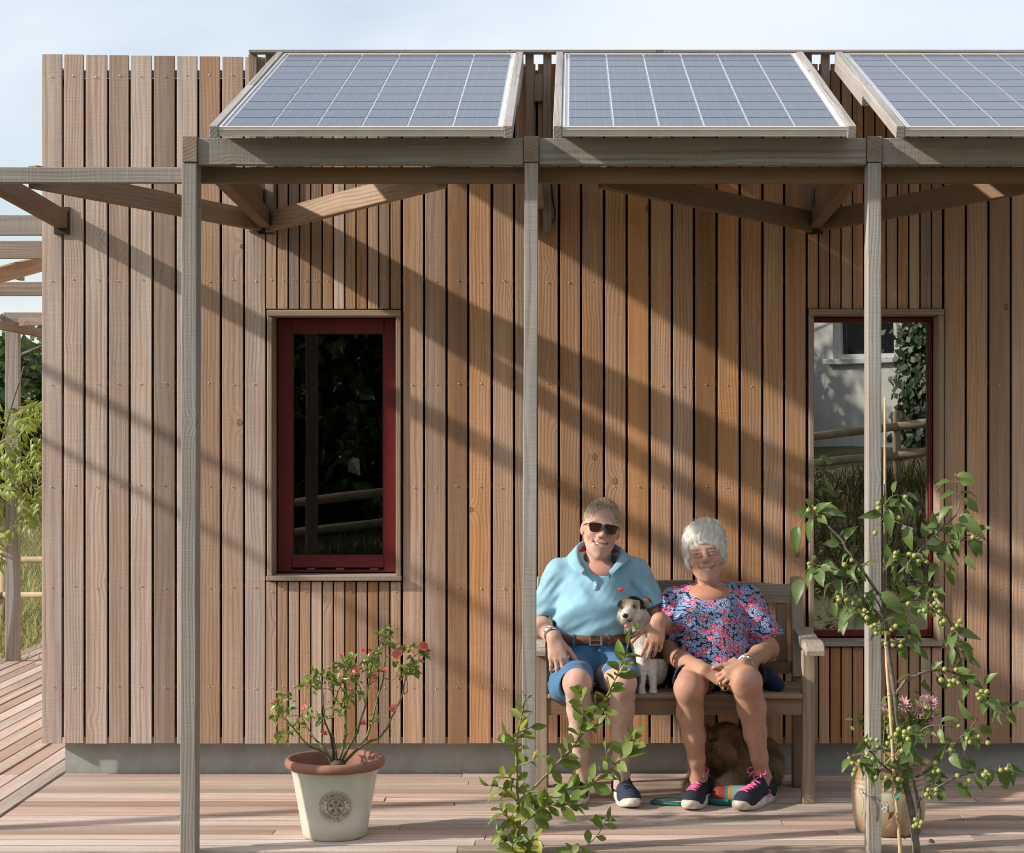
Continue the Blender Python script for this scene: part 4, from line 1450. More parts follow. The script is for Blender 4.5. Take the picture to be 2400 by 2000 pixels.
for st, t0 in (([(640, 2050, 0), (720, 1750, 0), (800, 1700, 0), (880, 1620, 0), (930, 1530, 0), (925, 1500, 0)], .2), ([(880, 1620, 0), (920, 1560, -.02), (980, 1530, -.03)], .3), ([(720, 1790, 0), (700, 1760, -.02), (690, 1740, -.02)], .2)):
    pts = [Vector(p) for p in smooth_path([tuple(zs(x, y, 6.45 + dd)) for x, y, dd in st], 5)]
    n = len(pts)
    MB().tube(pts, [.003 * (1 - .7 * i / (n - 1)) for i in range(n)], 6).build('stem', M_SSTEM, sprig, True)
    side = 1
    for i in range(int(n * t0), n, 3):
        tg = (pts[min(n - 1, i + 1)] - pts[i - 1]).normalized()
        dr = tg.cross(Vector((0, 1, 0))).normalized() * side + tg * .6 + rv(.25)
        side = -side
        put('leaf', lr.choice(sl_), pts[i], dr, Vector((-.5, -.8, .7)) + rv(.35), .052 * lr.uniform(.75, 1.1), sprig)

# ------------------------------------------------------------------ crab apple with its cane
M_ABARK = plain('apple_bark', (0.155, 0.125, 0.105), 0.85, var=0.3, vscale=30.0, bump=0.4, bscale=120.0)
M_ALEAF = leaf_mat('apple_leaf', (0.060, 0.110, 0.030), (0.145, 0.205, 0.065), 0.28, 0.42, 0.4, under=(0.23, 0.29, 0.15), spots=None)
M_APPLE = plain('green_crab_apple', (0.30, 0.33, 0.09), 0.38, var=0.22, vscale=45.0, spec=0.5)
M_CANE = plain('bamboo_cane', (0.55, 0.40, 0.23), 0.55, var=0.15, vscale=20.0)
M_TWINE = plain('green_twine', (0.10, 0.42, 0.34), 0.6)


def z7(x, y):
    return (1840 + x / 3.646, 1080 + y / 3.646)


def z8(x, y):
    return (1900 + x / 3.5, 1500 + y / 3.5)


AD = 6.545
ab = W(*z8(875, 1800), AD); ab.z = GZ
apple = empty('crab_apple_tree', ab, 'young crab apple tree laden with green fruit before the right-hand post', 'tree')
branches = [   # points with depth offset, r0, r1, leaf spacing, first leaf
    ([z8(876, 1900), z8(870, 1750), z8(855, 1600), z8(840, 1480), z8(815, 1330), z8(780, 1180), z8(765, 1000), z8(735, 800), z8(700, 650), z8(690, 480), z8(660, 250), z8(632, 80), z7(880, 1500), z7(850, 1300), z7(848, 1050), z7(850, 850), z7(853, 650), z7(850, 480), z7(845, 200)], 0, .0165, .004, 0, 1),
    ([z8(858, 1600), z8(895, 1440), z8(868, 1260), z8(830, 1100), z8(790, 980)], -.02, .009, .004, 0, 1),
    ([z7(800, 1140), z7(690, 980), z7(590, 850), z7(480, 680), z7(350, 540), z7(250, 440), z7(205, 385)], -.05, .006, .002, .026, .35),
    ([z7(840, 1400), z7(780, 1290), z7(680, 1230), z7(500, 1090), z7(420, 1000), z7(330, 920), z7(225, 875)], -.04, .006, .002, .024, .15),
    ([z7(870, 1080), z7(1000, 940), z7(1100, 830), z7(1200, 720), z7(1330, 580), z7(1430, 490), z7(1490, 380), z7(1470, 280), z7(1450, 110)], -.02, .006, .002, .024, .2),
    ([z7(1330, 580), z7(1480, 690), z7(1560, 640), z7(1690, 650)], -.03, .0035, .0015, .017, .1),
    ([z7(1200, 720), z7(1330, 715), z7(1480, 680)], -.05, .003, .0015, .03, .3),
    ([z7(900, 1250), z7(1000, 1210), z7(1080, 1190), z7(1230, 1220), z7(1380, 1330), z7(1430, 1450), z7(1450, 1550), z7(1500, 1700), z8(1240, 180)], -.02, .005, .002, .022, .25),
    ([z8(700, 440), z8(780, 340), z8(870, 290), z8(1000, 250), z8(1150, 260), z8(1300, 330), z8(1400, 400), z8(1520, 530), z8(1640, 640)], -.03, .006, .002, .022, .2),
    ([z8(1520, 540), z8(1640, 535), z8(1760, 515)], -.04, .002, .0012, .03, .5),
    ([z8(835, 1140), z8(950, 1080), z8(1050, 980), z8(1180, 860), z8(1280, 760), z8(1370, 640)], -.03, .006, .002, .024, .15),
    ([z8(880, 1330), z8(960, 1250), z8(1060, 1200), z8(1250, 1110), z8(1450, 1050), z8(1640, 1020), z8(1660, 1120)], -.05, .005, .002, .022, .2),
    ([z8(780, 1180), z8(700, 1110), z8(560, 1000), z8(480, 915), z8(380, 1000), z8(300, 925)], -.07, .0045, .002, .016, .05),
    ([z8(740, 800), z8(870, 760), z8(960, 710), z8(1080, 700), z8(1180, 720)], -.04, .0035, .0015, .05, .4),
    ([z7(850, 480), z7(870, 350), z7(960, 290), z7(1040, 330)], -.04, .003, .0015, .016, .1),
    ([z7(850, 1330), z7(760, 1150), z7(650, 1130), z7(560, 1150)], -.07, .003, .0015, .02, .1),
    ([z8(720, 700), z8(760, 760), z8(800, 830), z8(830, 940)], -.07, .003, .0015, .016, .1),
    ([z7(870, 1450), z7(960, 1350), z7(1050, 1360), z7(1090, 1420)], -.06, .003, .0015, .03, .1),
    ([z7(870, 1500), z7(940, 1530), z7(1040, 1560), z7(1150, 1640)], -.07, .0025, .0015, .03, .2),
    ([z7(1080, 1190), z7(1200, 1090), z7(1260, 1050), z7(1330, 1020)], -.04, .0025, .0012, .024, .2),
    ([z7(860, 900), z7(930, 830), z7(1000, 800), z7(1080, 830)], -.05, .0025, .0012, .024, .2),
]
al = [leaf_mesh('leaf', M_ALEAF, .50, 6, .16, .35), leaf_mesh('leaf', M_ALEAF, .46, 6, .26, .6, wave=.03), leaf_mesh('leaf', M_ALEAF, .55, 6, .10, .2, wave=.02), leaf_mesh('leaf', M_ALEAF, .42, 6, .35, .45, twist=.8)]
bpts = []
na = 0
for k, (pl2, dd, r0, r1, sp_, t0) in enumerate(branches):
    raw = []
    for i, (px, py) in enumerate(pl2):
        raw.append(tuple(W(px, py, AD + dd * min(1, i / 2.5) + .03 * math.sin(k * 2.1 + i * .8) * (k > 1))))
    pts = [Vector(p) for p in smooth_path(raw, 5)]
    n = len(pts)
    pts = [p + (rv(.0012) if k > 0 else Vector()) for p in pts]
    MB().tube(pts, [r0 + (r1 - r0) * (i / (n - 1)) ** .8 for i in range(n)], 8).build('trunk' if k == 0 else 'branch', M_ABARK, apple, True)
    bpts += pts
    if sp_ <= 0:
        continue
    cum = [0.0]
    for i in range(n - 1):
        cum.append(cum[-1] + (pts[i + 1] - pts[i]).length)
    s = cum[-1] * t0
    side = 1
    while s < cum[-1]:
        i = min(n - 2, max(0, next((q for q in range(n - 1) if cum[q + 1] >= s), n - 2)))
        p = pts[i]
        tg = (pts[i + 1] - pts[i]).normalized()
        for q in range(lr.choice((1, 2, 2))):
            dr = tg.cross(Vector((0, 1, 0))).normalized() * side * lr.uniform(.3, 1) + tg * lr.uniform(0, .6) + Vector((0, -.35, -.35)) + rv(.35)
            side = -side
            st_ = p + dr.normalized() * lr.uniform(.01, .02)
            MB().tube([p, st_], [.0013, .001], 4, caps=False).build('leaf_stalk', M_SSTEM, apple)
            put('leaf', lr.choice(al), st_, dr + Vector((0, 0, -.15)), Vector((-.5, -.75, .75)) + rv(.45), lr.uniform(.046, .080), apple)
            na += 1
        s += sp_ * lr.uniform(1.1, 2.3)
big_leaves = [((110, 560), (60, 760)), ((235, 500), (160, 665)), ((240, 385), (175, 325)), ((290, 405), (470, 415)), ((320, 430), (435, 460)), ((280, 470), (355, 530)), ((225, 950), (160, 1065)), ((130, 1010), (80, 1190)), ((640, 890), (660, 1020)), ((540, 920), (560, 975)),
              ((400, 910), (470, 975)), ((330, 860), (420, 880)), ((690, 890), (765, 850)), ((890, 420), (880, 630)), ((1030, 350), (1095, 475)), ((1045, 560), (1050, 760)), ((960, 330), (900, 330)), ((1300, 550), (1205, 560)), ((1330, 680), (1215, 700)), ((1290, 790), (1470, 870)), ((1410, 900), (1430, 1075)), ((1400, 590), (1470, 655)), ((1430, 560), (1590, 600)),
              ((1490, 470), (1680, 600)), ((1580, 680), (1700, 805)), ((1535, 320), (1665, 440)), ((1470, 130), (1600, 105)), ((1430, 180), (1285, 165)), ((1450, 255), (1360, 265)), ((1400, 390), (1290, 500)), ((1540, 820), (1630, 930)), ((600, 1240), (450, 1340)), ((640, 1310), (590, 1435)), ((500, 1340), (485, 1480)), ((430, 1210), (410, 1340)), ((820, 1130), (1010, 1260)),
              ((930, 1310), (1100, 1430)), ((1030, 1490), (1160, 1640)), ((1070, 1180), (990, 1090)), ((980, 880), (885, 920)), ((1050, 850), (1010, 945)), ((1140, 920), (1160, 1045)), ((1300, 880), (1230, 940)), ((1440, 1460), (1410, 1600)), ((1530, 1600), (1630, 1740)), ((1440, 1600), (1410, 1740))]
for (a, b) in big_leaves:
    pa, pb = W(*z7(*a), AD - .05 + lr.uniform(-.03, .02)), W(*z7(*b), AD - .08 + lr.uniform(-.04, .02))
    br = min(bpts, key=lambda b_: (b_ - pa).length)
    MB().tube([br, pa], [.0013, .001], 4, caps=False).build('leaf_stalk', M_SSTEM, apple)
    put('leaf', lr.choice(al[:3]), pa, pb - pa, Vector((-.55, -.85, .55)) + rv(.2), (pb - pa).length * 1.0, apple, sy=lr.uniform(.9, 1.15))
fm = MB()
fm.lathe([(.0004, -.98), (.35, -.97), (.75, -.70), (.97, -.15), (1.0, .15), (.86, .55), (.55, .84), (.22, .90), (.02, .80)], seg=12)
apple_me = fm.mesh('apple', M_APPLE, True)
ap7 = [(800, 365), (800, 408), (1028, 310), (770, 618), (970, 490), (262, 410), (200, 425), (945, 790), (940, 820), (1062, 800), (1105, 812), (1140, 860), (1210, 865), (1140, 885), (245, 830), (205, 880), (215, 905), (508, 890), (570, 852), (455, 1165), (460, 1190), (595, 1170), (635, 1195), (525, 1190), (630, 1285), (680, 1280), (672, 1318), (700, 1345), (768, 1405), (740, 1420), (795, 1440), (780, 1475), (830, 1470), (910, 1445), (945, 1415), (880, 1475), (920, 1580), (990, 1545), (988, 1585), (862, 1565), (1282, 1150), (1245, 1250), (1280, 1220), (1240, 1295), (1190, 1280), (1285, 1285), (1300, 1245), (1320, 1290), (1270, 1320), (1150, 1285), (1330, 1390), (1360, 1370), (1498, 1370), (1470, 1410), (1437, 1437), (1605, 655), (1053, 1222)]
ap8 = [(720, 735), (770, 755), (812, 728), (765, 790), (805, 770), (700, 775), (800, 815), (1100, 240), (1195, 245), (1140, 340), (1175, 335), (1210, 355), (1165, 370), (1140, 375), (1070, 330), (1370, 450), (1400, 425), (1445, 425), (1385, 480), (1420, 465), (1085, 832), (1155, 852), (1150, 900), (1195, 945), (1185, 975), (1180, 670), (1215, 705), (1285, 810), (1310, 840), (1325, 810), (1350, 800), (1375, 795), (1455, 845), (1020, 1010), (1025, 1050), (1010, 1080), (1050, 1075), (965, 1230), (950, 1270), (990, 1265), (1030, 1230), (985, 1300), (1025, 1265), (1205, 1115), (1300, 1155), (1265, 1185), (1440, 1085), (1420, 1110), (1460, 1110), (1440, 1130), (1630, 1030), (1560, 1070), (1610, 1060), (460, 825), (495, 820), (545, 820), (475, 865), (545, 880), (320, 975), (345, 1010), (365, 1065), (350, 1105), (465, 935), (510, 980), (400, 1000), (535, 1130), (585, 1130), (620, 1130), (720, 1145), (745, 1150), (860, 1475), (870, 1515), (910, 1500), (850, 1530), (895, 1530), (650, 800), (630, 850), (750, 910), (780, 930), (720, 950), (810, 915)]
for q in [z7(*a) for a in ap7] + [z8(*a) for a in ap8]:
    c = W(q[0], q[1], AD - .07 + lr.uniform(-.025, .015))
    br = min(bpts, key=lambda b_: (b_ - c).length)
    r_a = lr.uniform(.0076, .0097)
    MB().tube([br, (br + c) / 2 + Vector((0, 0, .008)), c + (br - c).normalized() * r_a * .8], [.0011, .001, .001], 4, caps=False).build('fruit_stalk', M_SSTEM, apple)
    o = bpy.data.objects.new('apple', apple_me)
    link(o, apple, Matrix.Translation(c) @ frame_from(rv(1), (br - c)) @ Matrix.Diagonal((r_a, r_a, r_a * 1.02, 1)))
M_DEAD = plain('withered_brown_leaf', (0.22, 0.105, 0.045), .8, var=.3, vscale=60.0)
dead = [leaf_mesh('withered_leaf', M_DEAD, .45, 6, .5, .9, twist=1.2), leaf_mesh('withered_leaf', M_DEAD, .5, 6, .4, -.6, twist=-.8)]
for (x, y, dx, dz) in ((690, 1410, -.4, -.6), (660, 1500, -.7, -.5), (700, 1490, .6, -.7), (725, 1590, .7, -.4), (690, 1450, .3, -.9)):
    put('withered_leaf', lr.choice(dead), W(*z8(x, y), AD - .03), (dx, -.3, dz), (-.3, -.8, .5), lr.uniform(.028, .042), apple)
MB().tube(smooth_path([tuple(W(*z8(668, 1150), AD - .02)), tuple(W(*z8(675, 1300), AD - .025)), tuple(W(*z8(690, 1420), AD - .03)), tuple(W(*z8(720, 1590), AD - .03))], 4), .0013, 5).build('dry_twig', M_ABARK, apple, True)
fallen = empty('fallen_leaf', W(*z8(975, 1635), 6.83), 'curled brown leaf lying on the deck right of the stoneware pot', 'leaf')
fp = W(*z8(965, 1640), 6.83); fp.z = .004
put('blade', dead[0], fp, (1, .2, .15), (0, -.2, 1), .045, fallen)
# paper tag on a twig
MB().box((-.02, -.0005, -.008), (.02, .0005, .008)).build('paper_tag', M_WFRAME, apple, mw=Matrix.Translation(W(*z7(1045, 580), AD - .02)) @ Euler((.2, .3, .3)).to_matrix().to_4x4())
cane_pts = [W(2113, 2060, AD - .03), W(2110, 2000, AD - .03), W(2098, 1850, AD - .02), W(2086, 1660, AD - .005), W(2077, 1520, AD + .01), W(2074, 1230, AD + .02), W(2074, 932, AD + .03)]
cane_pts[0].z = GZ
cane = empty('bamboo_cane', cane_pts[0], 'straight bamboo cane propping the crab apple tree', 'cane')
cp = smooth_path([tuple(p) for p in cane_pts], 5)
MB().tube(cp, [.0078 - .0035 * i / (len(cp) - 1) for i in range(len(cp))], 10).build('shaft', M_CANE, cane, True)
for q in (1, 7, 12, 16, 20, 25):
    a, b = Vector(cp[q]), Vector(cp[q + 1])
    MB().tube([a, a + (b - a).normalized() * .004, a + (b - a).normalized() * .008], [.0082 - .0033 * q / len(cp), .0092 - .0033 * q / len(cp), .0082 - .0033 * q / len(cp)], 10).build('node_ring', M_CANE, cane, True)
# twine round the post
tw = empty('green_twine', W(2050, 1868, 6.6), 'turquoise twine tying the cane to the right-hand post', 'twine')
MB().tube(smooth_path([tuple(W(2106, 1868, AD - .045)), tuple(W(2080, 1868, 6.59)), tuple(W(2066, 1866, 6.648)), tuple(W(2036, 1864, 6.650)), tuple(W(2027, 1862, 6.70)), tuple(W(2020, 1858, 6.66))], 4), .0016, 6).build('loop', M_TWINE, tw, True)
MB().tube(smooth_path([tuple(W(2027, 1862, 6.652)), tuple(W(2018, 1850, 6.645)), tuple(W(2013, 1856, 6.645)), tuple(W(2022, 1868, 6.645)), tuple(W(2024, 1885, 6.645)), tuple(W(2021, 1908, 6.645))], 4), .0014, 6).build('loose_end', M_TWINE, tw, True)
MB().tube([W(2097, 1869, AD - .026), W(2107, 1868, AD - .026)], .0108, 10).build('cane_tie', M_TWINE, tw, True)

# ------------------------------------------------------------------ stoneware pot with pink dahlias
m, t = new_mat('stoneware_glaze')
tc = t.n('ShaderNodeTexCoord', out=3)
zz = t.n('ShaderNodeSeparateXYZ', None, None, _0=tc).outputs[2]
drip = t.m('ADD', zz, t.m('MULTIPLY', t.m('SUBTRACT', t.noise(t.vm('MULTIPLY', tc, (1, 1, .15)), 22.0, 3.0), .5), .16))
c_ = t.ramp(t.m('MULTIPLY', drip, 3.6), [(0.0, (.20, .125, .075)), (.30, (.40, .30, .20)), (.55, (.46, .37, .265)), (.75, (.33, .215, .135)), (1.0, (.30, .19, .12))])
finish(t, principled(t, Base_Color=c_, Roughness=0.3, Specular_IOR_Level=0.5, Coat_Weight=0.2))
M_STONE = m
PC2 = Vector(((2083 - CX) * 7.035 / FPX, 7.035 - DW, 0.0))
pot2 = empty('stoneware_pot', PC2, 'ribbed brown stoneware pot behind the crab apple tree', 'flower pot')
pr2 = [(0.0, .002), (.112, .002), (.120, .006), (.126, .02), (.135, .08), (.1385, .13), (.1395, .165), (.1355, .169), (.1395, .174), (.1395, .183), (.1355, .187), (.1395, .192), (.139, .201), (.1345, .205), (.138, .21), (.137, .219), (.132, .223), (.135, .232), (.1335, .243), (.138, .252), (.148, .258), (.154, .262), (.155, .268), (.149, .272), (.138, .268), (.130, .255), (.125, .22)]
MB().lathe(pr2, seg=64).build('body', M_STONE, pot2, True, Matrix.Translation(PC2))
MB().lathe([(.127, .232), (.06, .240), (.0005, .244)], seg=32).build('soil', M_SOIL, pot2, True, Matrix.Translation(PC2))
lb = W(2073, 1902, 7.035 - .137)
an2 = -math.pi / 2 + (lb.x - PC2.x) / .137
lbm = MB()
v, f = [], []
for i in range(7):
    a = an2 + (i - 3) * .03
    for zz_ in (.098, .135):
        v.append((PC2.x + .1392 * math.cos(a), PC2.y + .1392 * math.sin(a), zz_))
for i in range(6):
    f.append((i * 2, i * 2 + 2, i * 2 + 3, i * 2 + 1))
lbm.add(v, f)
m, t = new_mat('scuffed_label')
tc = t.n('ShaderNodeTexCoord', out=3)
finish(t, principled(t, Base_Color=t.mix(t.sstep(t.noise(tc, 120.0, 4.0), .45, .55), (.12, .11, .11), (.55, .54, .52)), Roughness=.5))
lbm.build('scuffed_label', m, pot2)

M_DLEAF = leaf_mat('dahlia_leaf', (0.08, 0.13, 0.025), (0.18, 0.23, 0.05), 0.3, 0.4, 0.4)
m, t = new_mat('pink_petal')
oi = t.n('ShaderNodeObjectInfo', out=5)
c_ = t.mix(oi, (0.62, 0.26, 0.38), (0.80, 0.56, 0.62))
finish(t, t.n('ShaderNodeMixShader', _0=0.25, _1=principled(t, Base_Color=c_, Roughness=0.5), _2=t.n('ShaderNodeBsdfTranslucent', Color=c_)))
M_PINK = m
dah = empty('pink_dahlia', PC2 + Vector((0, 0, .24)), 'bushy pink-flowered dahlia growing in the stoneware pot', 'flower')
dl = [leaf_mesh('leaf', M_DLEAF, .5, 4, .2, .3), leaf_mesh('leaf', M_DLEAF, .42, 4, .3, .2)]
fl2 = [(760, 535, 1.1, (-.25, -.8, .45)), (898, 575, 1.15, (0, -1, .15)), (985, 520, 1.05, (.15, -.7, .6)), (605, 615, .9, (-.6, -.8, .2)), (990, 655, .8, (.5, -.8, -.2)), (598, 540, .7, (-.4, -.8, .4)), (940, 490, .8, (0, -.6, .8))]
dpet = leaf_mesh('petal', M_PINK, .36, 4, .25, -.15)
tops = []
for (x, y, s, ax) in fl2:
    q = z8(x, y)
    c = W(q[0], q[1], 7.0 + lr.uniform(-.05, .05))
    tops.append(c)
    ax = Vector(ax).normalized()
    a = ax.cross(Vector((0, 0, 1))).normalized()
    b = ax.cross(a)
    for ring_, (n, el, ll) in enumerate(((13, .12, .031), (11, .5, .026), (7, 1.1, .018))):
        for k in range(n):
            an = 2 * math.pi * k / n + ring_ * .25 + lr.uniform(-.08, .08)
            put('petal', dpet, c + ax * ring_ * .002, a * math.cos(an) + b * math.sin(an) + ax * el, ax, ll * s * lr.uniform(.9, 1.1), dah)
    MB().ball(c + ax * .004, .005 * s, 7, 5).build('flower_centre', M_YSTAMEN, dah, True)
for i in range(16):
    q = z8(lr.choice((330, 400, 500, 600, 700, 800, 900, 1000)) + lr.uniform(-40, 40), lr.uniform(470, 640))
    tops.append(W(q[0], q[1], 7.03 + lr.uniform(-.09, .09)))
for c in tops:
    b0 = PC2 + Vector((lr.uniform(-.07, .07), lr.uniform(-.07, .05), .235))
    pts = smooth_path([tuple(b0), tuple(b0 * .35 + c * .65 + rv(.01)), tuple(c)], 4)
    MB().tube(pts, [.003 - .0018 * i / (len(pts) - 1) for i in range(len(pts))], 5).build('stem', M_SSTEM, dah, True)
    for k in range(13):
        p = Vector(pts[lr.randrange(3, len(pts))]) + rv(.015)
        put('leaf', lr.choice(dl), p, rv(1) + Vector((0, -.3, .1)), Vector((-.4, -.5, 1)) + rv(.5), lr.uniform(.022, .042), dah)

# ------------------------------------------------------------------ wisteria on the far left post
M_WLEAF = leaf_mat('wisteria_leaf', (0.12, 0.18, 0.022), (0.28, 0.33, 0.06), 0.4, 0.4, 0.4)
wis = empty('wisteria', (pl_.x - .1, pl_.y - .1, -.3), 'bright green wisteria climbing the far left pergola post', 'climber')
wl = [leaf_mesh('leaflet', M_WLEAF, .44, 4, .2, .3), leaf_mesh('leaflet', M_WLEAF, .5, 4, .1, .5)]
MB().tube(smooth_path([(pl_.x - .15, pl_.y - .06, -.3), (pl_.x - .1, pl_.y - .07, .5), (pl_.x - .12, pl_.y - .07, 1.0), (pl_.x - .02, pl_.y - .1, 1.5), (pl_.x + .1, pl_.y - .1, 1.9)], 5), [.016, .015, .015, .014, .013, .012, .012, .011, .011, .01, .01, .009, .009, .008, .008, .007, .007, .006, .006, .005, .004][:21], 7).build('stem', M_ABARK, wis, True)
nw = 0
fronds = []
for k in range(105):
    px = lr.choice((lr.uniform(-60, 10), lr.uniform(50, 125), lr.uniform(-30, 110)))
    py = lr.gauss(1060, 95) if px > 45 else lr.gauss(1120, 120)
    if 12 < px < 46 and lr.random() < .55:
        continue
    if py < 890 or py > 1330:
        continue
    fronds.append(W(px, py, 11.85 + lr.uniform(-.35, .4)))
for c in fronds:
    dr = Vector((lr.gauss(0, .7), -.4 + lr.gauss(0, .4), lr.gauss(-.5, .35))).normalized()
    L = lr.uniform(.16, .28)
    MB().tube([c, c + dr * L * .5 + Vector((0, 0, .01)), c + dr * L], [.002, .0017, .001], 4, caps=False).build('frond_stem', M_SSTEM, wis)
    sd = dr.cross(Vector((0, -1, .4))).normalized()
    for i in range(5):
        u = (i + .6) / 5
        for s in ((-1, 1) if i < 4 else (0,)):
            if nw >= 640:
                break
            put('leaflet', lr.choice(wl), c + dr * L * u, sd * s + dr * .7 + Vector((0, -.1, -.2)), Vector((-.4, -.6, .9)) + rv(.35), lr.uniform(.05, .078), wis)
            nw += 1
# ------------------------------------------------------------------ signed distance fields for bodies and cloth
class Field:
    def __init__(s, lo, hi, h):
        s.lo = np.array(lo, float); s.h = h
        n = np.ceil((np.array(hi, float) - s.lo) / h).astype(int) + 1
        s.ax = [(s.lo[i] + h * np.arange(n[i])).astype(np.float32) for i in range(3)]
        s.V = np.full(tuple(n), 1.0, np.float32)

    def win(s, lo, hi):
        sl = []
        for i in range(3):
            a = int(max(0, np.floor((lo[i] - s.lo[i]) / s.h)))
            b = int(min(len(s.ax[i]), np.ceil((hi[i] - s.lo[i]) / s.h) + 1))
            if b <= a:
                return None, None
            sl.append(slice(a, b))
        g = (s.ax[0][sl[0]][:, None, None], s.ax[1][sl[1]][None, :, None], s.ax[2][sl[2]][None, None, :])
        return tuple(sl), g

    def put(s, sl, d, k, op):
        a = s.V[sl]
        if op == 'u':
            hh = np.maximum(k - np.abs(a - d), 0) / max(k, 1e-6)
            s.V[sl] = np.minimum(a, d) - hh * hh * k * .25
        else:
            d = -d
            hh = np.maximum(k - np.abs(a - d), 0) / max(k, 1e-6)
            s.V[sl] = np.maximum(a, d) + hh * hh * k * .25
        return s

    def cap(s, a, b, ra, rb=None, k=.01, op='u'):
        a = np.array(a, float); b = np.array(b, float)
        rb = ra if rb is None else rb
        m = max(ra, rb) + k + 3 * s.h
        sl, g = s.win(np.minimum(a, b) - m, np.maximum(a, b) + m)
        if sl is None:
            return s
        ba = b - a
        L = max(1e-9, float(ba @ ba))
        px, py, pz = g[0] - a[0], g[1] - a[1], g[2] - a[2]
        t_ = np.clip((px * ba[0] + py * ba[1] + pz * ba[2]) / L, 0, 1)
        d = np.sqrt((px - ba[0] * t_) ** 2 + (py - ba[1] * t_) ** 2 + (pz - ba[2] * t_) ** 2) - (ra + (rb - ra) * t_)
        return s.put(sl, d.astype(np.float32), k, op)

    def chain(s, pts, rad, k=.01):
        for i in range(len(pts) - 1):
            s.cap(pts[i], pts[i + 1], rad[i], rad[i + 1], k)
        return s

    def ell(s, c, r, Rm=None, k=.01, op='u'):
        c = np.array(c, float); r = np.array(r, float)
        m = max(r) + k + 3 * s.h
        sl, g = s.win(c - m, c + m)
        if sl is None:
            return s
        px, py, pz = g[0] - c[0], g[1] - c[1], g[2] - c[2]
        if Rm is not None:
            M = np.array(Rm)            # columns are the local axes
            qx = px * M[0, 0] + py * M[1, 0] + pz * M[2, 0]
            qy = px * M[0, 1] + py * M[1, 1] + pz * M[2, 1]
            qz = px * M[0, 2] + py * M[1, 2] + pz * M[2, 2]
            px, py, pz = qx, qy, qz
        k0 = np.sqrt((px / r[0]) ** 2 + (py / r[1]) ** 2 + (pz / r[2]) ** 2)
        k1 = np.sqrt((px / r[0] ** 2) ** 2 + (py / r[1] ** 2) ** 2 + (pz / r[2] ** 2) ** 2) + 1e-6
        d = k0 * (k0 - 1) / k1
        return s.put(sl, d.astype(np.float32), k, op)

    def cut(s, p, n, k=.006, lo=None, hi=None):
        """remove the half space on the side n points to (inside the window lo..hi)"""
        p = np.array(p, float); n = np.array(n, float); n /= np.linalg.norm(n)
        sl, g = s.win(lo if lo is not None else s.lo, hi if hi is not None else s.lo + s.h * np.array(s.V.shape))
        d = -((g[0] - p[0]) * n[0] + (g[1] - p[1]) * n[1] + (g[2] - p[2]) * n[2])
        return s.put(sl, np.broadcast_to(d, s.V[sl].shape).astype(np.float32), k, 's')

    def disp(s, fn):
        """add a displacement where the field is near the surface"""
        idx = np.where(np.abs(s.V) < .03)
        P = np.stack([s.ax[i][idx[i]] for i in range(3)], 1)
        s.V[idx] += fn(P).astype(np.float32)
        return s

    def nets(s):
        V, h = s.V, s.h
        S = V < 0
        c = np.zeros(tuple(n - 1 for n in V.shape), np.int8)
        for dx in (0, 1):
            for dy in (0, 1):
                for dz in (0, 1):
                    c += S[dx:V.shape[0] - 1 + dx, dy:V.shape[1] - 1 + dy, dz:V.shape[2] - 1 + dz]
        act = np.argwhere((c > 0) & (c < 8))
        idx = np.full(c.shape, -1, np.int32)
        idx[tuple(act.T)] = np.arange(len(act))
        acc = np.zeros((len(act), 3)); cnt = np.zeros(len(act))
        cor = [(i, j, k) for i in (0, 1) for j in (0, 1) for k in (0, 1)]
        for a in cor:
            for axx in range(3):
                if a[axx] == 0:
                    b = list(a); b[axx] = 1
                    va = V[act[:, 0] + a[0], act[:, 1] + a[1], act[:, 2] + a[2]]
                    vb = V[act[:, 0] + b[0], act[:, 1] + b[1], act[:, 2] + b[2]]
                    cr = (va < 0) != (vb < 0)
                    t_ = np.where(cr, va / np.where(cr, va - vb, 1), 0)
                    p = np.tile(np.array(a, float), (len(act), 1))
                    p[:, axx] += t_
                    acc[cr] += p[cr]; cnt[cr] += 1
        P = s.lo + (act + acc / cnt[:, None]) * h
        faces = []
        for axx in range(3):
            o = [i for i in range(3) if i != axx]
            sl0 = [slice(1, n - 1) for n in V.shape]; sl0[axx] = slice(0, V.shape[axx] - 1)
            sl1 = list(sl0); sl1[axx] = slice(1, V.shape[axx])
            a, b = S[tuple(sl0)], S[tuple(sl1)]
            e = np.argwhere(a != b)
            if not len(e):
                continue
            st = a[tuple(e.T)]
            off = np.array([0 if i == axx else 1 for i in range(3)])
            e = e + off
            q = []
            for (u, w_) in ((-1, -1), (0, -1), (0, 0), (-1, 0)):
                k = e.copy(); k[:, o[0]] += u; k[:, o[1]] += w_
                q.append(idx[tuple(k.T)])
            q = np.stack(q, 1)
            flip = st if axx != 1 else ~st
            q[~flip] = q[~flip][:, ::-1]
            faces.append(q)
        return P, np.concatenate(faces)


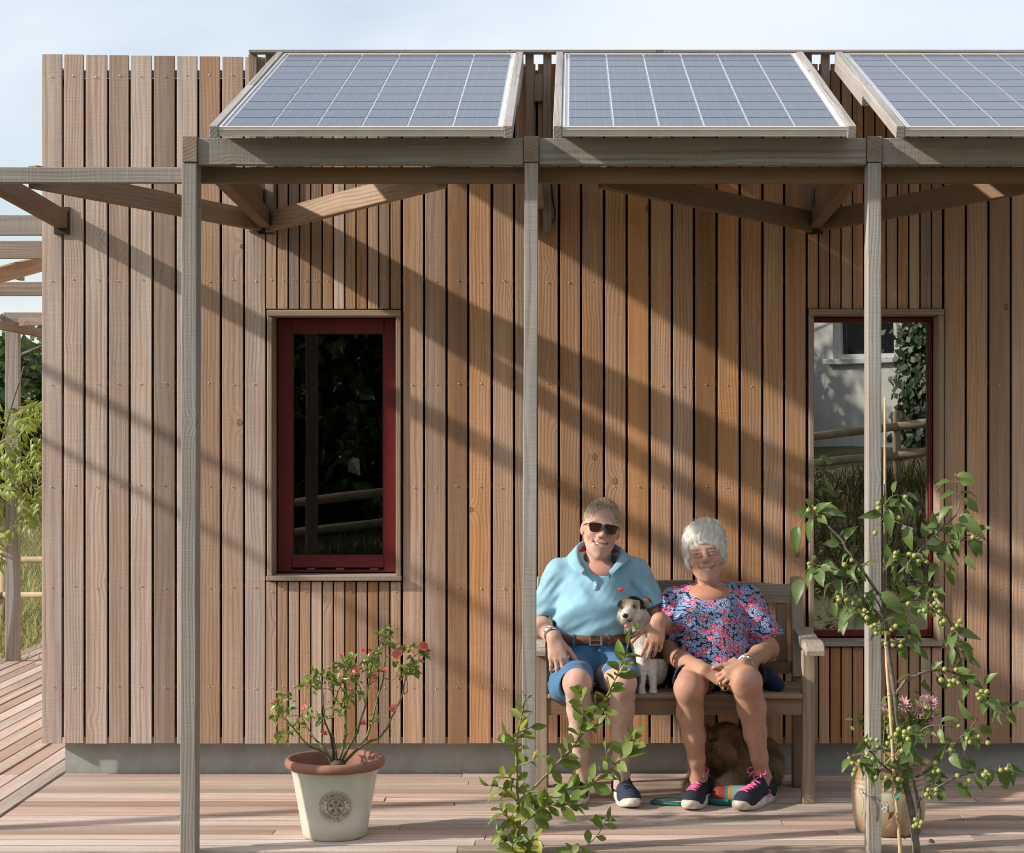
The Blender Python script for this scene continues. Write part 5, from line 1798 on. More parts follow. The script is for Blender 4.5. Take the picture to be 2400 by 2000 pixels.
def np_mesh(name, P, Q, mats, cols=None, smooth=True):
    me = bpy.data.meshes.new(name)
    me.vertices.add(len(P)); me.vertices.foreach_set('co', np.asarray(P, np.float32).ravel())
    me.loops.add(Q.size); me.loops.foreach_set('vertex_index', Q.ravel().astype(np.int32))
    me.polygons.add(len(Q)); me.polygons.foreach_set('loop_start', np.arange(0, Q.size, 4, dtype=np.int32))
    me.polygons.foreach_set('loop_total', np.full(len(Q), 4, np.int32))
    if smooth:
        me.polygons.foreach_set('use_smooth', np.ones(len(Q), bool))
    me.update(calc_edges=True)
    me.validate()
    for m in (mats if isinstance(mats, (list, tuple)) else [mats]):
        me.materials.append(m)
    if cols is not None:
        at = me.color_attributes.new('Col', 'FLOAT_COLOR', 'POINT')
        at.data.foreach_set('color', np.concatenate([cols, np.ones((len(cols), 1))], 1).astype(np.float32).ravel())
    return me


def relax(P, Q, it=1, f=.5):
    n = len(P)
    e = np.concatenate([Q[:, [0, 1]], Q[:, [1, 2]], Q[:, [2, 3]], Q[:, [3, 0]]])
    for _ in range(it):
        acc = np.zeros_like(P); cnt = np.zeros(n)
        for a, b in ((0, 1), (1, 0)):
            for k in range(3):
                acc[:, k] += np.bincount(e[:, a], P[e[:, b], k], n)
            cnt += np.bincount(e[:, a], minlength=n)
        P = P + f * (acc / np.maximum(cnt, 1)[:, None] - P)
    return P


def field_obj(name, fields, mat, parent, colfn=None, it=1):
    Ps, Qs, off = [], [], 0
    for F in (fields if isinstance(fields, list) else [fields]):
        P, Q = F.nets()
        P = relax(P, Q, it)
        Ps.append(P); Qs.append(Q + off); off += len(P)
    P, Q = np.concatenate(Ps), np.concatenate(Qs)
    me = np_mesh(name, P, Q, mat, colfn(P) if colfn else None)
    o = bpy.data.objects.new(name, me)
    link(o, parent)
    return o, P, Q


def normals_of(P, Q):
    n = np.cross(P[Q[:, 2]] - P[Q[:, 0]], P[Q[:, 3]] - P[Q[:, 1]])
    return n / (np.linalg.norm(n, axis=1)[:, None] + 1e-12)


def fbm(P, f, seed=0.0):
    """cheap smooth pseudo noise from sines"""
    x, y, z = P[:, 0] * f + seed, P[:, 1] * f + seed * 1.7, P[:, 2] * f + seed * .6
    return (np.sin(x * 1.0 + 1.3 * np.sin(y * .8 + z * .5)) * np.cos(z * 1.1 + np.sin(x * .7)) + .5 * np.sin(2.1 * y + 1.7 * z + np.cos(1.9 * x)) + .35 * np.sin(3.7 * x - 2.9 * z + y)) / 1.85


def mixc(a, b, f):
    f = np.clip(f, 0, 1)[:, None]
    return np.asarray(a) * (1 - f) + np.asarray(b) * f


def gauss(P, c, r):
    return np.exp(-np.sum((P - np.array(c)) ** 2, 1) / (r * r))


def strands(name, roots, dirs, outs, L, wd, mat, parent, seg=4, grav=.3, wob=.15, seed=1, cols=None, lift=.3):
    """fine tapered hairs as flat triangles strips, one mesh"""
    r_ = np.random.RandomState(seed)
    n = len(roots)
    P = np.array(roots, float); D = np.array(dirs, float); O = np.array(outs, float)
    D /= np.linalg.norm(D, axis=1)[:, None] + 1e-9
    L = np.broadcast_to(np.asarray(L, float), (n,)) * r_.uniform(.6, 1.2, n)
    vs = []
    S_ = np.cross(D, O); S_ /= np.linalg.norm(S_, axis=1)[:, None] + 1e-9
    p = P.copy(); d = D + O * lift + r_.normal(size=(n, 3)) * wob
    for k in range(seg + 1):
        w_ = wd * (1 - (k / seg) ** 1.5) * .5 + 1e-5
        vs.append(p - S_ * w_); vs.append(p + S_ * w_)
        dd = d / (np.linalg.norm(d, axis=1)[:, None] + 1e-9)
        p = p + dd * (L / seg)[:, None]
        d = d + np.array([0, 0, -grav]) / seg - O * (lift * 1.1 / seg)
    V = np.stack(vs, 1).reshape(-1, 3)
    base = (np.arange(n) * (2 * (seg + 1)))[:, None]
    q = []
    for k in range(seg):
        q.append(base + np.array([2 * k, 2 * k + 1, 2 * k + 3, 2 * k + 2])[None])
    Q = np.concatenate(q)
    me = np_mesh(name, V, Q, mat, None if cols is None else np.repeat(cols, 2 * (seg + 1), 0))
    o = bpy.data.objects.new(name, me)
    link(o, parent)
    tag(o, kind='stuff')
    return o


def hand(F, wrist, f, n, s, curls, thumb=(.5, .8, .2), spread=.12, k=.005, sc=1.0, rad=1.0):
    """wrist point, f: towards the fingers, n: out of the back of the hand, s: towards the thumb"""
    wrist, f, n, s = [np.array(v, float) for v in (wrist, f, n, s)]
    f /= np.linalg.norm(f)
    n -= f * (n @ f); n /= np.linalg.norm(n)
    s -= f * (s @ f); s -= n * (s @ n); s /= np.linalg.norm(s)
    lat = [.029, .0105, -.0085, -.026]
    kl = [.088, .092, .087, .078]
    fl = [.074, .082, .076, .060]
    fr = [.0093, .0095, .009, .0079]
    tips = []
    for i in range(4):
        kn = wrist + (f * kl[i] + s * lat[i] + n * (.004 if i in (1, 2) else 0)) * sc
        F.cap(wrist + (s * lat[i] * .45 + f * .012) * sc, kn, .0145 * sc * rad, .0112 * sc * rad, .012)
        d = f + s * spread * (1.2 - .8 * i)
        d /= np.linalg.norm(d)
        p = kn
        ang = 0
        up = n
        for j, (ln, cv) in enumerate(zip((.46, .30, .24), curls[i])):
            ang = math.radians(cv)
            d2 = d * math.cos(ang) - up * math.sin(ang)
            up = up * math.cos(ang) + d * math.sin(ang)
            d = d2 / np.linalg.norm(d2)
            q = p + d * fl[i] * ln * sc
            r0 = fr[i] * sc * rad * (1.0 - .10 * j)
            F.cap(p, q, r0, r0 * .93, .004)
            p = q
        tips.append((p, d, up))
    # heel and ball of the thumb
    F.cap(wrist + s * .012 * sc, wrist + (f * .045 + s * .024 - n * .006) * sc, .016 * sc * rad, .015 * sc * rad, .012)
    d = f * thumb[0] + s * thumb[1] - n * thumb[2]
    d /= np.linalg.norm(d)
    p = wrist + (f * .028 + s * .026 - n * .004) * sc
    for j, (ln, r0) in enumerate(((.040, .0125), (.032, .0108), (.026, .0098))):
        q = p + d * ln * sc
        F.cap(p, q, r0 * sc * rad, r0 * .93 * sc * rad, .006)
        p = q
        d = d + f * .28
        d /= np.linalg.norm(d)
    tips.append((p, d, n))
    return tips


M_SKIN_T = None


def skin_mat(name, bumpk=.25):
    m, t = new_mat(name)
    at = t.n('ShaderNodeAttribute', {'attribute_name': 'Col'})
    tc = t.n('ShaderNodeTexCoord', out=3)
    nz = t.noise(tc, 55.0, 4.0, .65)
    nf = t.noise(tc, 420.0, 2.0)
    c = t.mix(t.m('MULTIPLY', t.sstep(nz, .40, .75), .30), at, t.mix(1.0, at, (1.02, .78, .72), 'MULTIPLY'))
    bp = t.n('ShaderNodeBump', Strength=bumpk, Distance=.0012, Height=t.m('ADD', nz, t.m('MULTIPLY', nf, .35)))
    finish(t, principled(t, Base_Color=c, Roughness=.56, Specular_IOR_Level=.30, Normal=bp, Subsurface_Weight=.12, Subsurface_Radius=(.008, .003, .0018), Subsurface_Scale=1.0))
    return m


M_SKIN = skin_mat('skin')


def vcol_mat(name, rough=.6, var=.2, vs=90.0, spec=.2, trans=0.0):
    m, t = new_mat(name)
    at = t.n('ShaderNodeAttribute', {'attribute_name': 'Col'})
    tc = t.n('ShaderNodeTexCoord', out=3)
    c = t.mix(t.m('MULTIPLY', t.sstep(t.noise(tc, vs, 3.0), .4, .7), var), at, t.mix(1.0, at, (.45, .45, .45), 'MULTIPLY'))
    finish(t, principled(t, Base_Color=c, Roughness=rough, Specular_IOR_Level=spec))
    return m


def fabric(name, col, rough=.85, weave=700.0, bump=.25, var=.08, col2=None):
    m, t = new_mat(name)
    tc = t.n('ShaderNodeTexCoord', out=3)
    nz = t.noise(tc, 14.0, 4.0, .6)
    c = t.mix(t.sstep(nz, .3, .7), tuple(q * (1 - var) for q in col), tuple(q * (1 + var) for q in col))
    wv = t.noise(tc, weave, 2.0)
    bp = t.n('ShaderNodeBump', Strength=bump, Distance=.001, Height=t.m('ADD', wv, t.m('MULTIPLY', t.noise(tc, 30.0, 3.0), 1.5)))
    finish(t, principled(t, Base_Color=c, Roughness=rough, Specular_IOR_Level=.2, Normal=bp, Sheen_Weight=.15))
    return m


# ------------------------------------------------------------------ head shared by both people
class Head:
    def __init__(s, origin, roll, yaw, pitch, sc=1.0, wide=1.0):
        s.o = np.array(origin, float)
        s.R = np.array(Euler((R(pitch), R(roll), R(yaw)), 'XYZ').to_matrix())
        s.sc = sc; s.w = wide

    def p(s, x, y, z):
        return s.o + s.R @ (np.array([x * s.w, y, z]) * s.sc)

    def loc(s, P):
        q = (P - s.o) @ s.R / s.sc
        q[:, 0] /= s.w
        return q

    def M(s):
        m = Matrix([[s.R[i][j] for j in range(3)] for i in range(3)]).to_4x4()
        m.translation = Vector(s.o)
        return m

    def e(s, F, c, r, k=.01, op='u', rot=None):
        Rm = s.R if rot is None else s.R @ np.array(Euler([R(a) for a in rot]).to_matrix())
        F.ell(s.p(*c), np.array([r[0] * s.w, r[1], r[2]]) * s.sc, Rm, k * s.sc, op)

    def c(s, F, a, b, ra, rb=None, k=.008, op='u'):
        F.cap(s.p(*a), s.p(*b), ra * s.sc, (rb if rb is not None else ra) * s.sc, k * s.sc, op)

    def build(s, F, smile=1.0, old=1.0, nose=1.0, jaw=1.0, lng=0.0):
        e, c = s.e, s.c
        e(F, (0, .018, .032), (.0745, .094, .085), .01)                  # cranium
        e(F, (0, -.022, -.026), (.0605, .064, .080), .03)                 # face mass
        e(F, (0, -.034, -.074 - lng * .7), (.0405 * jaw, .050, .036), .03)           # jaw
        e(F, (0, -.070, -.101 - lng), (.024 * jaw, .020, .0185), .022)          # chin
        c(F, (-.048, .0, -.050), (-.026, -.055, -.093), .015, .014, .025)  # jaw lines
        c(F, (.048, .0, -.050), (.026, -.055, -.093), .015, .014, .025)
        for x in (-1, 1):
            e(F, (x * .041, -.061, -.030), (.024, .022, .021), .022)     # cheeks pushed up by the smile
            c(F, (x * .047, -.046, .006), (x * .062, -.01, .002), .013, .012, .02)
        c(F, (-.034, -.079, .020), (.034, -.079, .020), .0105, .0105, .018)   # brow
        for x in (-1, 1):                                                # sockets
            e(F, (x * .031, -.093, .001), (.0165, .013, .0095), .010, 's')
            e(F, (x * .031, -.076, .0005), (.0125, .0125, .0125), .002)   # lids / eyeball mass
            c(F, (x * .018, -.0860, .0055), (x * .044, -.0805, .0050), .0040, .0040, .004)     # upper lid
            c(F, (x * .020, -.0850, -.0075), (x * .043, -.0795, -.0070), .0045, .004, .006)   # lower lid bag
        c(F, (0, -.084, .012), (0, -.104, -.020), .0085, .0105, .012)    # nose bridge
        e(F, (0, -.106 - .003 * nose, -.026), (.0125, .0125, .0105), .010)
        for x in (-1, 1):
            e(F, (x * .0125, -.096, -.030), (.0075, .0105, .0075), .007)
            e(F, (x * .0065, -.105, -.0365), (.0035, .005, .003), .003, 's')
        # mouth: smiling opening between two lips
        mz = -.0655
        n = 9
        MW = .0365
        up, lo_ = [], []
        for i in range(n):
            u = -1 + 2 * i / (n - 1)
            zz_ = mz + .0145 * u * u * smile
            yy_ = -.0905 + .0200 * u * u
            up.append((u * MW, yy_ - .001, zz_ + .0066 * (1 - u * u)))
            lo_.append((u * MW * .97, yy_ + .0005, zz_ - .0082 * (1 - u * u)))
        e(F, (0, -.078, -.064), (.036, .016, .027), .02)                 # muzzle area
        for i in range(n - 1):
            c(F, up[i], up[i + 1], .0036, .0036, .004)
            c(F, lo_[i], lo_[i + 1], .0044, .0044, .005)
        for i in range(n - 1):
            m0 = [(up[i][k] + lo_[i][k]) / 2 for k in range(3)]
            m1 = [(up[i + 1][k] + lo_[i + 1][k]) / 2 for k in range(3)]
            ha = .0056 * (1 - ((i - 3.5) / 4.3) ** 2) + .0004
            for dy_ in ((-.004, .003, .009) if 1 <= i <= n - 3 else ()):
                c(F, (m0[0], m0[1] + dy_, m0[2] + .0004), (m1[0], m1[1] + dy_, m1[2] + .0004), ha, ha, .0015, 's')
        s.mouth = (up, lo_)
        for x in (-1, 1):                                                # folds from nose to mouth corners
            for a, b in (((x * .0195, -.0985, -.033), (x * .033, -.0895, -.048)), ((x * .033, -.0895, -.048), (x * .0385, -.080, -.068))):
                c(F, a, b, .0020 * old, .0020 * old, .009, 's')
            e(F, (x * .0765, .014, -.012), (.0080, .0165, .0275), .008, rot=(0, 0, x * -18))      # ears
            e(F, (x * .0845, .006, -.006), (.005, .009, .016), .006, 's', rot=(0, 0, x * -18))
        return s

    def colours(s, P, base, lip, cheek, dark):
        q = s.loc(P)
        c = np.tile(np.array(base, float), (len(P), 1))
        def g(x, y, z, rx, ry, rz):
            return np.exp(-(((q[:, 0] - x) / rx) ** 2 + ((q[:, 1] - y) / ry) ** 2 + ((q[:, 2] - z) / rz) ** 2))
        for x in (-1, 1):
            c = mixc(c, cheek, .55 * g(x * .042, -.075, -.028, .025, .03, .02))
            c = mixc(c, dark, .45 * g(x * .031, -.085, .004, .017, .02, .010))
            c = mixc(c, cheek, .6 * g(x * .08, .01, -.012, .015, .025, .03))
        c = mixc(c, cheek, .6 * g(0, -.112, -.026, .014, .016, .012))
        up, lo_ = s.mouth
        for pts, am in ((up, .75), (lo_, .85)):
            for (x, y, z) in pts:
                c = mixc(c, lip, am * g(x, y - .002, z, .006, .012, .0036))
        zc_ = -.0655 + .0145 * (q[:, 0] / .0365) ** 2 - .0006
        inside = (np.abs(q[:, 0]) < .0365) & (np.abs(q[:, 2] - zc_) < .0062) & (q[:, 1] > -.0882 + .0200 * (q[:, 0] / .0365) ** 2) & (q[:, 1] < -.05)
        c[inside] = (.05, .012, .012)
        return c

    def teeth(s, parent, mat, wid=.022):
        mb = MB()
        n = 8
        for row, z0, z1, yo in ((0, .0066, -.0030, -.0002), (1, -.0036, -.0080, .0012)):
            for i in range(n):
                u0 = -1 + 2 * i / n + .004; u1 = -1 + 2 * (i + 1) / n - .004
                for_v = []
                for u in (u0, (u0 + u1) / 2, u1):
                    yy = -.0875 + .0190 * u * u + yo - (.0006 if u == (u0 + u1) / 2 else 0)
                    zz_ = -.0655 + .0085 * u * u
                    sh = (1 - .45 * u * u)
                    for_v.append(s.p(u * wid, yy, zz_ + z0 * sh)); for_v.append(s.p(u * wid, yy, zz_ + z1 * sh))
                mb.add(for_v, [(0, 1, 3, 2), (2, 3, 5, 4)])
        return mb.build('teeth', mat, parent, True)
# ------------------------------------------------------------------ shared materials
M_TEETH = plain('teeth', (0.82, 0.77, 0.65), 0.3)
M_LENS = plain('brown_sunglass_lens', (0.030, 0.016, 0.014), 0.06, spec=0.6)
M_GFRAME = plain('dark_glasses_frame', (0.015, 0.012, 0.012), 0.3)
M_POLO = fabric('sky_blue_pique', (0.265, 0.475, 0.605), weave=900.0)
M_POLOIN = fabric('coral_collar_lining', (0.58, 0.075, 0.09))
M_SHORTS = fabric('blue_cotton_twill', (0.058, 0.150, 0.285), weave=1100.0)
M_NAVY = fabric('navy_cotton', (0.016, 0.022, 0.055), weave=1100.0)
M_LEATHER = plain('brown_leather', (0.135, 0.062, 0.034), 0.5, var=.2, vscale=40.0, bump=.2, bscale=200.0)
M_GOLD = plain('gold', (0.85, 0.60, 0.25), 0.25, 1.0)
M_BUTTON = plain('pearl_button', (0.75, 0.75, 0.72), 0.3)
M_RBLACK = plain('black_mesh_knit', (0.011, 0.013, 0.026), 0.8, var=.3, vscale=200.0, bump=.5, bscale=500.0)
M_NKNIT = plain('navy_mesh_knit', (0.018, 0.028, 0.058), 0.8, var=.3, vscale=200.0, bump=.5, bscale=500.0)
M_SOLE = plain('dirty_white_foam', (0.62, 0.56, 0.47), 0.75, var=.22, vscale=45.0)
M_LACEP = plain('pink_lace', (0.78, 0.13, 0.34), 0.8)
M_LACEN = plain('dark_navy_lace', (0.010, 0.014, 0.028), 0.8)
M_REDTRIM = plain('red_shoe_trim', (0.42, 0.03, 0.06), 0.8)
M_EYEW = plain('eyeball', (0.30, 0.25, 0.22), 0.25)
M_IRIS = plain('iris', (0.03, 0.02, 0.015), 0.1)
M_WATCHF = plain('watch_face', (0.75, 0.75, 0.73), 0.3)


def hair_mat(name, c0, c1, rough=.45):
    m, t = new_mat(name)
    ri = t.n('ShaderNodeNewGeometry', out='Random Per Island')
    tc = t.n('ShaderNodeTexCoord', out=3)
    c = t.mix(t.m('ADD', t.m('MULTIPLY', ri, .7), t.m('MULTIPLY', t.noise(tc, 45.0, 3.0), .4), clamp=True), c0, c1)
    finish(t, principled(t, Base_Color=c, Roughness=rough, Specular_IOR_Level=.35))
    return m


M_HAIR_M = hair_mat('fair_greying_hair', (0.22, 0.16, 0.10), (0.62, 0.51, 0.38))
M_HAIR_W = hair_mat('white_hair', (0.62, 0.60, 0.56), (0.93, 0.91, 0.86))


def hair_on(H, F, name, parent, mat, crown, n, L, wd, seed, keep, fwd=(0, 0, 0), grav=.5, lift=.25, wob=.22):
    o, P, Q = field_obj(name, F, mat, parent, it=2)
    r_ = np.random.RandomState(seed)
    N = normals_of(P, Q)
    C = P[Q].mean(1)
    q = H.loc(C)
    ok = np.where(keep(q))[0]
    pick = ok[r_.randint(len(ok), size=n)]
    root = C[pick] + r_.normal(size=(n, 3)) * .0012
    nn = N[pick]
    flow = root - H.p(*crown) + H.R @ np.array(fwd) + np.array([0, 0, -.03])
    flow = flow - nn * np.sum(flow * nn, 1)[:, None]
    strands('hair_strands', root - nn * .001, flow, nn, L, wd, mat, o, seg=5, grav=grav, wob=wob, seed=seed, lift=lift)
    return o


def shoe(parent, heel, toe, uppermat, lacemat, trim, lab=None, bow=True, sw=.047):
    """heel and toe: ground points"""
    heel, toe = Vector(heel), Vector(toe)
    x = (toe - heel); L = x.length; x.normalize()
    z = Vector((0, 0, 1)); y = z.cross(x)
    c = (heel + toe) / 2
    M = Matrix.Translation(c) @ Matrix((x, y, z)).transposed().to_4x4()
    hl = L / 2
    F = Field((-hl - .02, -.07, .0), (hl + .02, .07, .16), .0036)
    F.ell((hl - .075, 0, .034), (.068, sw * .92, .034), k=.01)
    F.cap((hl - .075, 0, .040), (-.03, 0, .060), .036, .036, .03)
    F.ell((-hl + .052, 0, .045), (.050, .036, .050), k=.03)
    F.cap((-hl + .055, 0, .06), (-hl + .060, 0, .098), .036, .034, .02)
    F.cap((-.035, 0, .070), (-.052, 0, .118), .024, .020, .02)            # tongue
    F.cap((-hl + .065, 0, .088), (-hl + .072, 0, .16), .0285, .034, .006, 's')
    F.cut((0, 0, .018), (0, 0, -1), .004)
    o, P, Q = field_obj('shoe', F, uppermat, parent, it=1)
    o.matrix_parent_inverse = parent_inv(parent)
    o.matrix_basis = M
    PINV[o.name] = M.copy()
    # sole
    out = []
    for i in range(28):
        a = 2 * math.pi * i / 28
        cx_ = math.cos(a)
        w_ = sw * (1.03 if cx_ > 0 else .86) * (1 - .12 * math.exp(-((cx_ + .15) / .3) ** 2))
        out.append((cx_ * (hl + .004), math.copysign(abs(math.sin(a)) ** .75, math.sin(a)) * w_))
    mb = MB()
    v, f = [], []
    for (sx, zz, bul) in ((.93, 0.001, 0), (.98, .006, 0), (1.04, .016, 0), (1.03, .026, 0), (.98, .030, 0), (.55, .0295, 0)):
        for (px, py) in out:
            rise = .010 * max(0, px / hl - .55) / .45 + .006 * max(0, -px / hl - .6) / .4
            hb = 1.25 if px < -.02 else (.95 if px < .05 else 1.1)
            v.append((px * sx, py * sx, zz * hb + rise * (1 if zz < .02 else 1.2)))
    n = len(out)
    for k in range(5):
        for i in range(n):
            j = (i + 1) % n
            f.append((k * n + i, k * n + j, (k + 1) * n + j, (k + 1) * n + i))
    f.append(tuple(range(n))[::-1]); f.append(tuple(5 * n + i for i in range(n)))
    mb.add(v, f)
    mb.build('sole', M_SOLE, o, True, M)
    lc = MB()
    def top(xx, yy):
        m_ = (np.abs(P[:, 0] - xx) < .006) & (np.abs(P[:, 1] - yy) < .006)
        return (xx, yy, (P[m_, 2].max() if m_.any() else .08) + .001)
    xs_ = np.linspace(hl - .055, -.032, 6)
    for i in range(6):
        s = 1 if i % 2 else -1
        lc.tube([top(xs_[i], -.021), top(xs_[i] - .002, -.010), top(xs_[i] - .004, 0), top(xs_[i] - .002, .010), top(xs_[i], .021)], .0034, 6, flat=.7)
        if i < 5:
            lc.tube([top(xs_[i], s * .019), top((xs_[i] + xs_[i + 1]) / 2, 0), top(xs_[i + 1], -s * .019)], .003, 6)
    if bow:
        kx = -.036
        zk = top(kx, 0)[2] - .108
        for s in (-1, 1):
            lc.tube(smooth_path([(kx, 0, .110 + zk), (kx + .005, s * .018, .122 + zk), (kx + .016, s * .036, .118 + zk), (kx + .026, s * .040, .104 + zk), (kx + .020, s * .026, .100 + zk), (kx + .004, s * .008, .108 + zk)], 4), .0026, 6)
            lc.tube(smooth_path([(kx, 0, .110 + zk), (kx + .018, s * .014, .108 + zk), (kx + .036, s * .026, .088 + zk)], 4), .0024, 6)
        lc.ball((kx, 0, .1105 + zk), (.006, .006, .005), 8, 6)
    lc.build('laces', lacemat, o, True, M)
    tr = MB()
    ring = []
    for i in range(20):
        a = 2 * math.pi * i / 20
        ring.append((-hl + .068 + .031 * math.cos(a), .0305 * math.sin(a), .104 + .010 * math.cos(a) + .014 * (math.cos(a) < -.6) * (-math.cos(a) - .6) + .012 * max(0, math.cos(a))))
    tr.tube(ring + [ring[0]], .0028, 6, caps=False)
    tr.build('collar_trim', trim, o, True, M)
    return o, M


def band_ring(center, rx, ry, z0, z1, name, mat, parent, th=.003, tilt=0.0, seg=48, bulge=None):
    mb = MB()
    v, f = [], []
    for i in range(seg):
        a = 2 * math.pi * i / seg
        for (zz, oo) in ((z0, 0), (z0 + .002, th), (z1 - .002, th), (z1, 0)):
            v.append((center[0] + (rx + oo) * math.cos(a), center[1] + (ry + oo) * math.sin(a), center[2] + zz + tilt * math.sin(a)))
    for i in range(seg):
        j = (i + 1) % seg
        for k in range(3):
            f.append((i * 4 + k, j * 4 + k, j * 4 + k + 1, i * 4 + k + 1))
    mb.add(v, f)
    return mb.build(name, mat, parent, True)


def bracelet(p, axis, r0, wid, th, name, mat, parent, oval=(1, 1), up=None, seg=22, links=True):
    """ring round a wrist: p centre, axis along the arm"""
    ax = Vector(axis).normalized()
    u = Vector(up) if up is not None else Vector((0, -1, 0))
    u = (u - ax * u.dot(ax)).normalized()
    w_ = ax.cross(u)
    mb = MB()
    v, f = [], []
    for i in range(seg):
        a = 2 * math.pi * i / seg
        e = u * math.cos(a) * r0 * oval[0] + w_ * math.sin(a) * r0 * oval[1]
        en = e.normalized()
        for (s, o_) in ((-.5, 0), (-.42, th), (.42, th), (.5, 0)):
            v.append(Vector(p) + e + ax * s * wid + en * o_ * (.8 if links and i % 2 else 1))
    for i in range(seg):
        j = (i + 1) % seg
        for k in range(3):
            f.append((i * 4 + k, j * 4 + k, j * 4 + k + 1, i * 4 + k + 1))
    mb.add(v, f)
    return mb.build(name, mat, parent, not links), u, ax


def finger_ring(tip_seg, mat, parent, r=.0102):
    p, ax = tip_seg
    bracelet(p, ax, r, .004, .0012, 'finger_ring', mat, parent, seg=16, links=False)


def folds(amp, f, seed, aniso=(1, 1, 1)):
    a = np.array(aniso)
    return lambda P: amp * fbm(P * a, f, seed)


# ================================================================== the man
man = empty('person', W(1388, 1630, 7.72), 'man in sky-blue polo shirt, blue shorts and sunglasses seated on the bench', 'person')
MH_ = Head(W(1409, 1238, 7.77), 8, 3, -2, 1.02, .955)
lo, hi = W(1230, 1900, 7.8), W(1570, 1150, 7.8)
FB = Field((lo.x - .02, -1.02, .05), (hi.x + .03, -.12, 1.0), .0042)
Wm = lambda a, b, c: np.array(W(a, b, c))
# legs
for hip, knee, ank, cal in ((Wm(1345, 1580, 7.66), Wm(1353, 1601, 7.37), Wm(1365, 1806, 7.61), .006), (Wm(1435, 1580, 7.66), Wm(1459, 1599, 7.37), Wm(1456, 1812, 7.59), -.004)):
    FB.cap(hip, knee, .078, .054, .02)
    sh_ = ank - knee
    FB.ell(knee + np.array([0, -.010, -.004]), (.042, .036, .054), k=.03)
    c1 = knee + sh_ * .30 + np.array([cal, .026, 0])
    FB.chain([knee + np.array([0, .012, -.01]), knee + sh_ * .16 + np.array([0, .014, 0]), c1, knee + sh_ * .55 + np.array([0, .014, 0]), knee + sh_ * .8, ank, ank + np.array([0, .0, -.06])], [.049, .047, .0515, .042, .0320, .0295, .032], .02)
    FB.cap(knee + sh_ * .1 + np.array([0, -.018, 0]), knee + sh_ * .7 + np.array([0, -.012, 0]), .030, .022, .02)
    for sx in (-1, 1):
        FB.ell(ank + np.array([sx * .026, .005, -.005]), (.012, .014, .014), k=.012)
# torso core
FB.ell(Wm(1399, 1390, 7.78), (.135, .085, .13), k=.02)
FB.cap(Wm(1404, 1350, 7.80), Wm(1405, 1322, 7.815), .060, .052, .03)
FB.ell(Wm(1404, 1345, 7.74), (.085, .06, .05), k=.03)
# his right arm (left in the picture) along the armrest
eL, wL = Wm(1254, 1462, 7.85), Wm(1297, 1493, 7.515)
FB.chain([Wm(1308, 1356, 7.795), Wm(1279, 1408, 7.83), eL], [.038, .040, .041], .015)
FB.chain([eL, eL * .62 + wL * .38 + np.array([0, 0, .006]), eL * .15 + wL * .85, wL], [.040, .041, .0295, .0265], .02)
tipsL = hand(FB, wL, (.20, -.34, -.92), (.05, -1, .28), (1, 0, .15), [(12, 18, 12), (10, 22, 14), (14, 24, 16), (18, 28, 18)], thumb=(.75, .55, .35), sc=1.06)
# his left arm round the dog
eR, wR = Wm(1556, 1474, 7.80), Wm(1545, 1452, 7.545)
FB.chain([Wm(1494, 1356, 7.795), Wm(1525, 1402, 7.81), eR], [.038, .040, .042], .015)
FB.chain([eR, eR * .6 + wR * .4, eR * .15 + wR * .85, wR], [.040, .041, .031, .0275], .02)
tipsR = hand(FB, wR, (-.20, -.22, -.95), (.12, -1, .24), (-1, -.1, .0), [(14, 22, 14), (16, 26, 18), (18, 30, 20), (22, 32, 22)], thumb=(.75, .75, .25), spread=.10, sc=1.02)
FH = Field(MH_.p(0, 0, 0) - .17, MH_.p(0, 0, 0) + np.array([.15, .16, .17]), .0027)
MH_.build(FH, smile=1.0, old=1.2, nose=1.1, jaw=.94, lng=.008)
FH.cap(MH_.p(0, .028, -.07), Wm(1404, 1338, 7.815), .049, .056, .015)
FH.cap(MH_.p(0, -.012, -.088), Wm(1403, 1338, 7.765), .022, .026, .02)
FH.cap(MH_.p(-.03, .0, -.09), Wm(1398, 1345, 7.735), .016, .014, .02)
FH.cap(MH_.p(.03, .0, -.09), Wm(1408, 1345, 7.735), .016, .014, .02)


def man_cols(P):
    head = MH_.colours(P, (.555, .345, .278), (.46, .18, .16), (.55, .255, .205), (.39, .21, .165))
    arm = np.tile(np.array([.525, .325, .255]), (len(P), 1))
    arm = mixc(arm, (.40, .19, .13), .5 * np.clip(fbm(P, 60, 2) * 1.2, 0, 1))
    leg = np.tile(np.array([.565, .405, .34]), (len(P), 1))
    leg = mixc(leg, (.56, .32, .255), .8 * np.exp(-((P[:, 2] - .53) / .05) ** 2))
    leg = mixc(leg, (.46, .25, .19), .45 * np.clip(fbm(P, 45, 5) * 1.2, 0, 1))
    c = np.where((P[:, 2] < .585)[:, None] & (P[:, 1] < 7.75 - DW)[:, None], leg, arm)
    hands = (P[:, 2] > .50) & (P[:, 0] < Wm(1338, 0, 7.45)[0]) & (P[:, 1] < wL[1] + .01) & (P[:, 0] < Wm(1335, 1, 7.4)[0])
    c[hands] = arm[hands]
    for tip in tipsL + tipsR:
        c = mixc(c, (.56, .27, .20), .8 * gauss(P, tip[0], .02))
        c = mixc(c, (.62, .40, .33), .9 * gauss(P, tip[0] + tip[2] * .006 + tip[1] * .002, .006))
    for px, py, d in ((1540, 1470, 7.5),):
        hm = gauss(P, Wm(px, py, d), .10)
        c = np.where((hm > .2)[:, None], mixc(c, (.50, .265, .195), .8 * np.ones(len(P))), c)
    hz = P[:, 2] > MH_.p(0, 0, -.135)[2]
    c = np.where(hz[:, None], head, c)
    c = np.where((P[:, 2] > .9)[:, None] & ~hz[:, None], np.array([.54, .28, .215]), c)
    return c


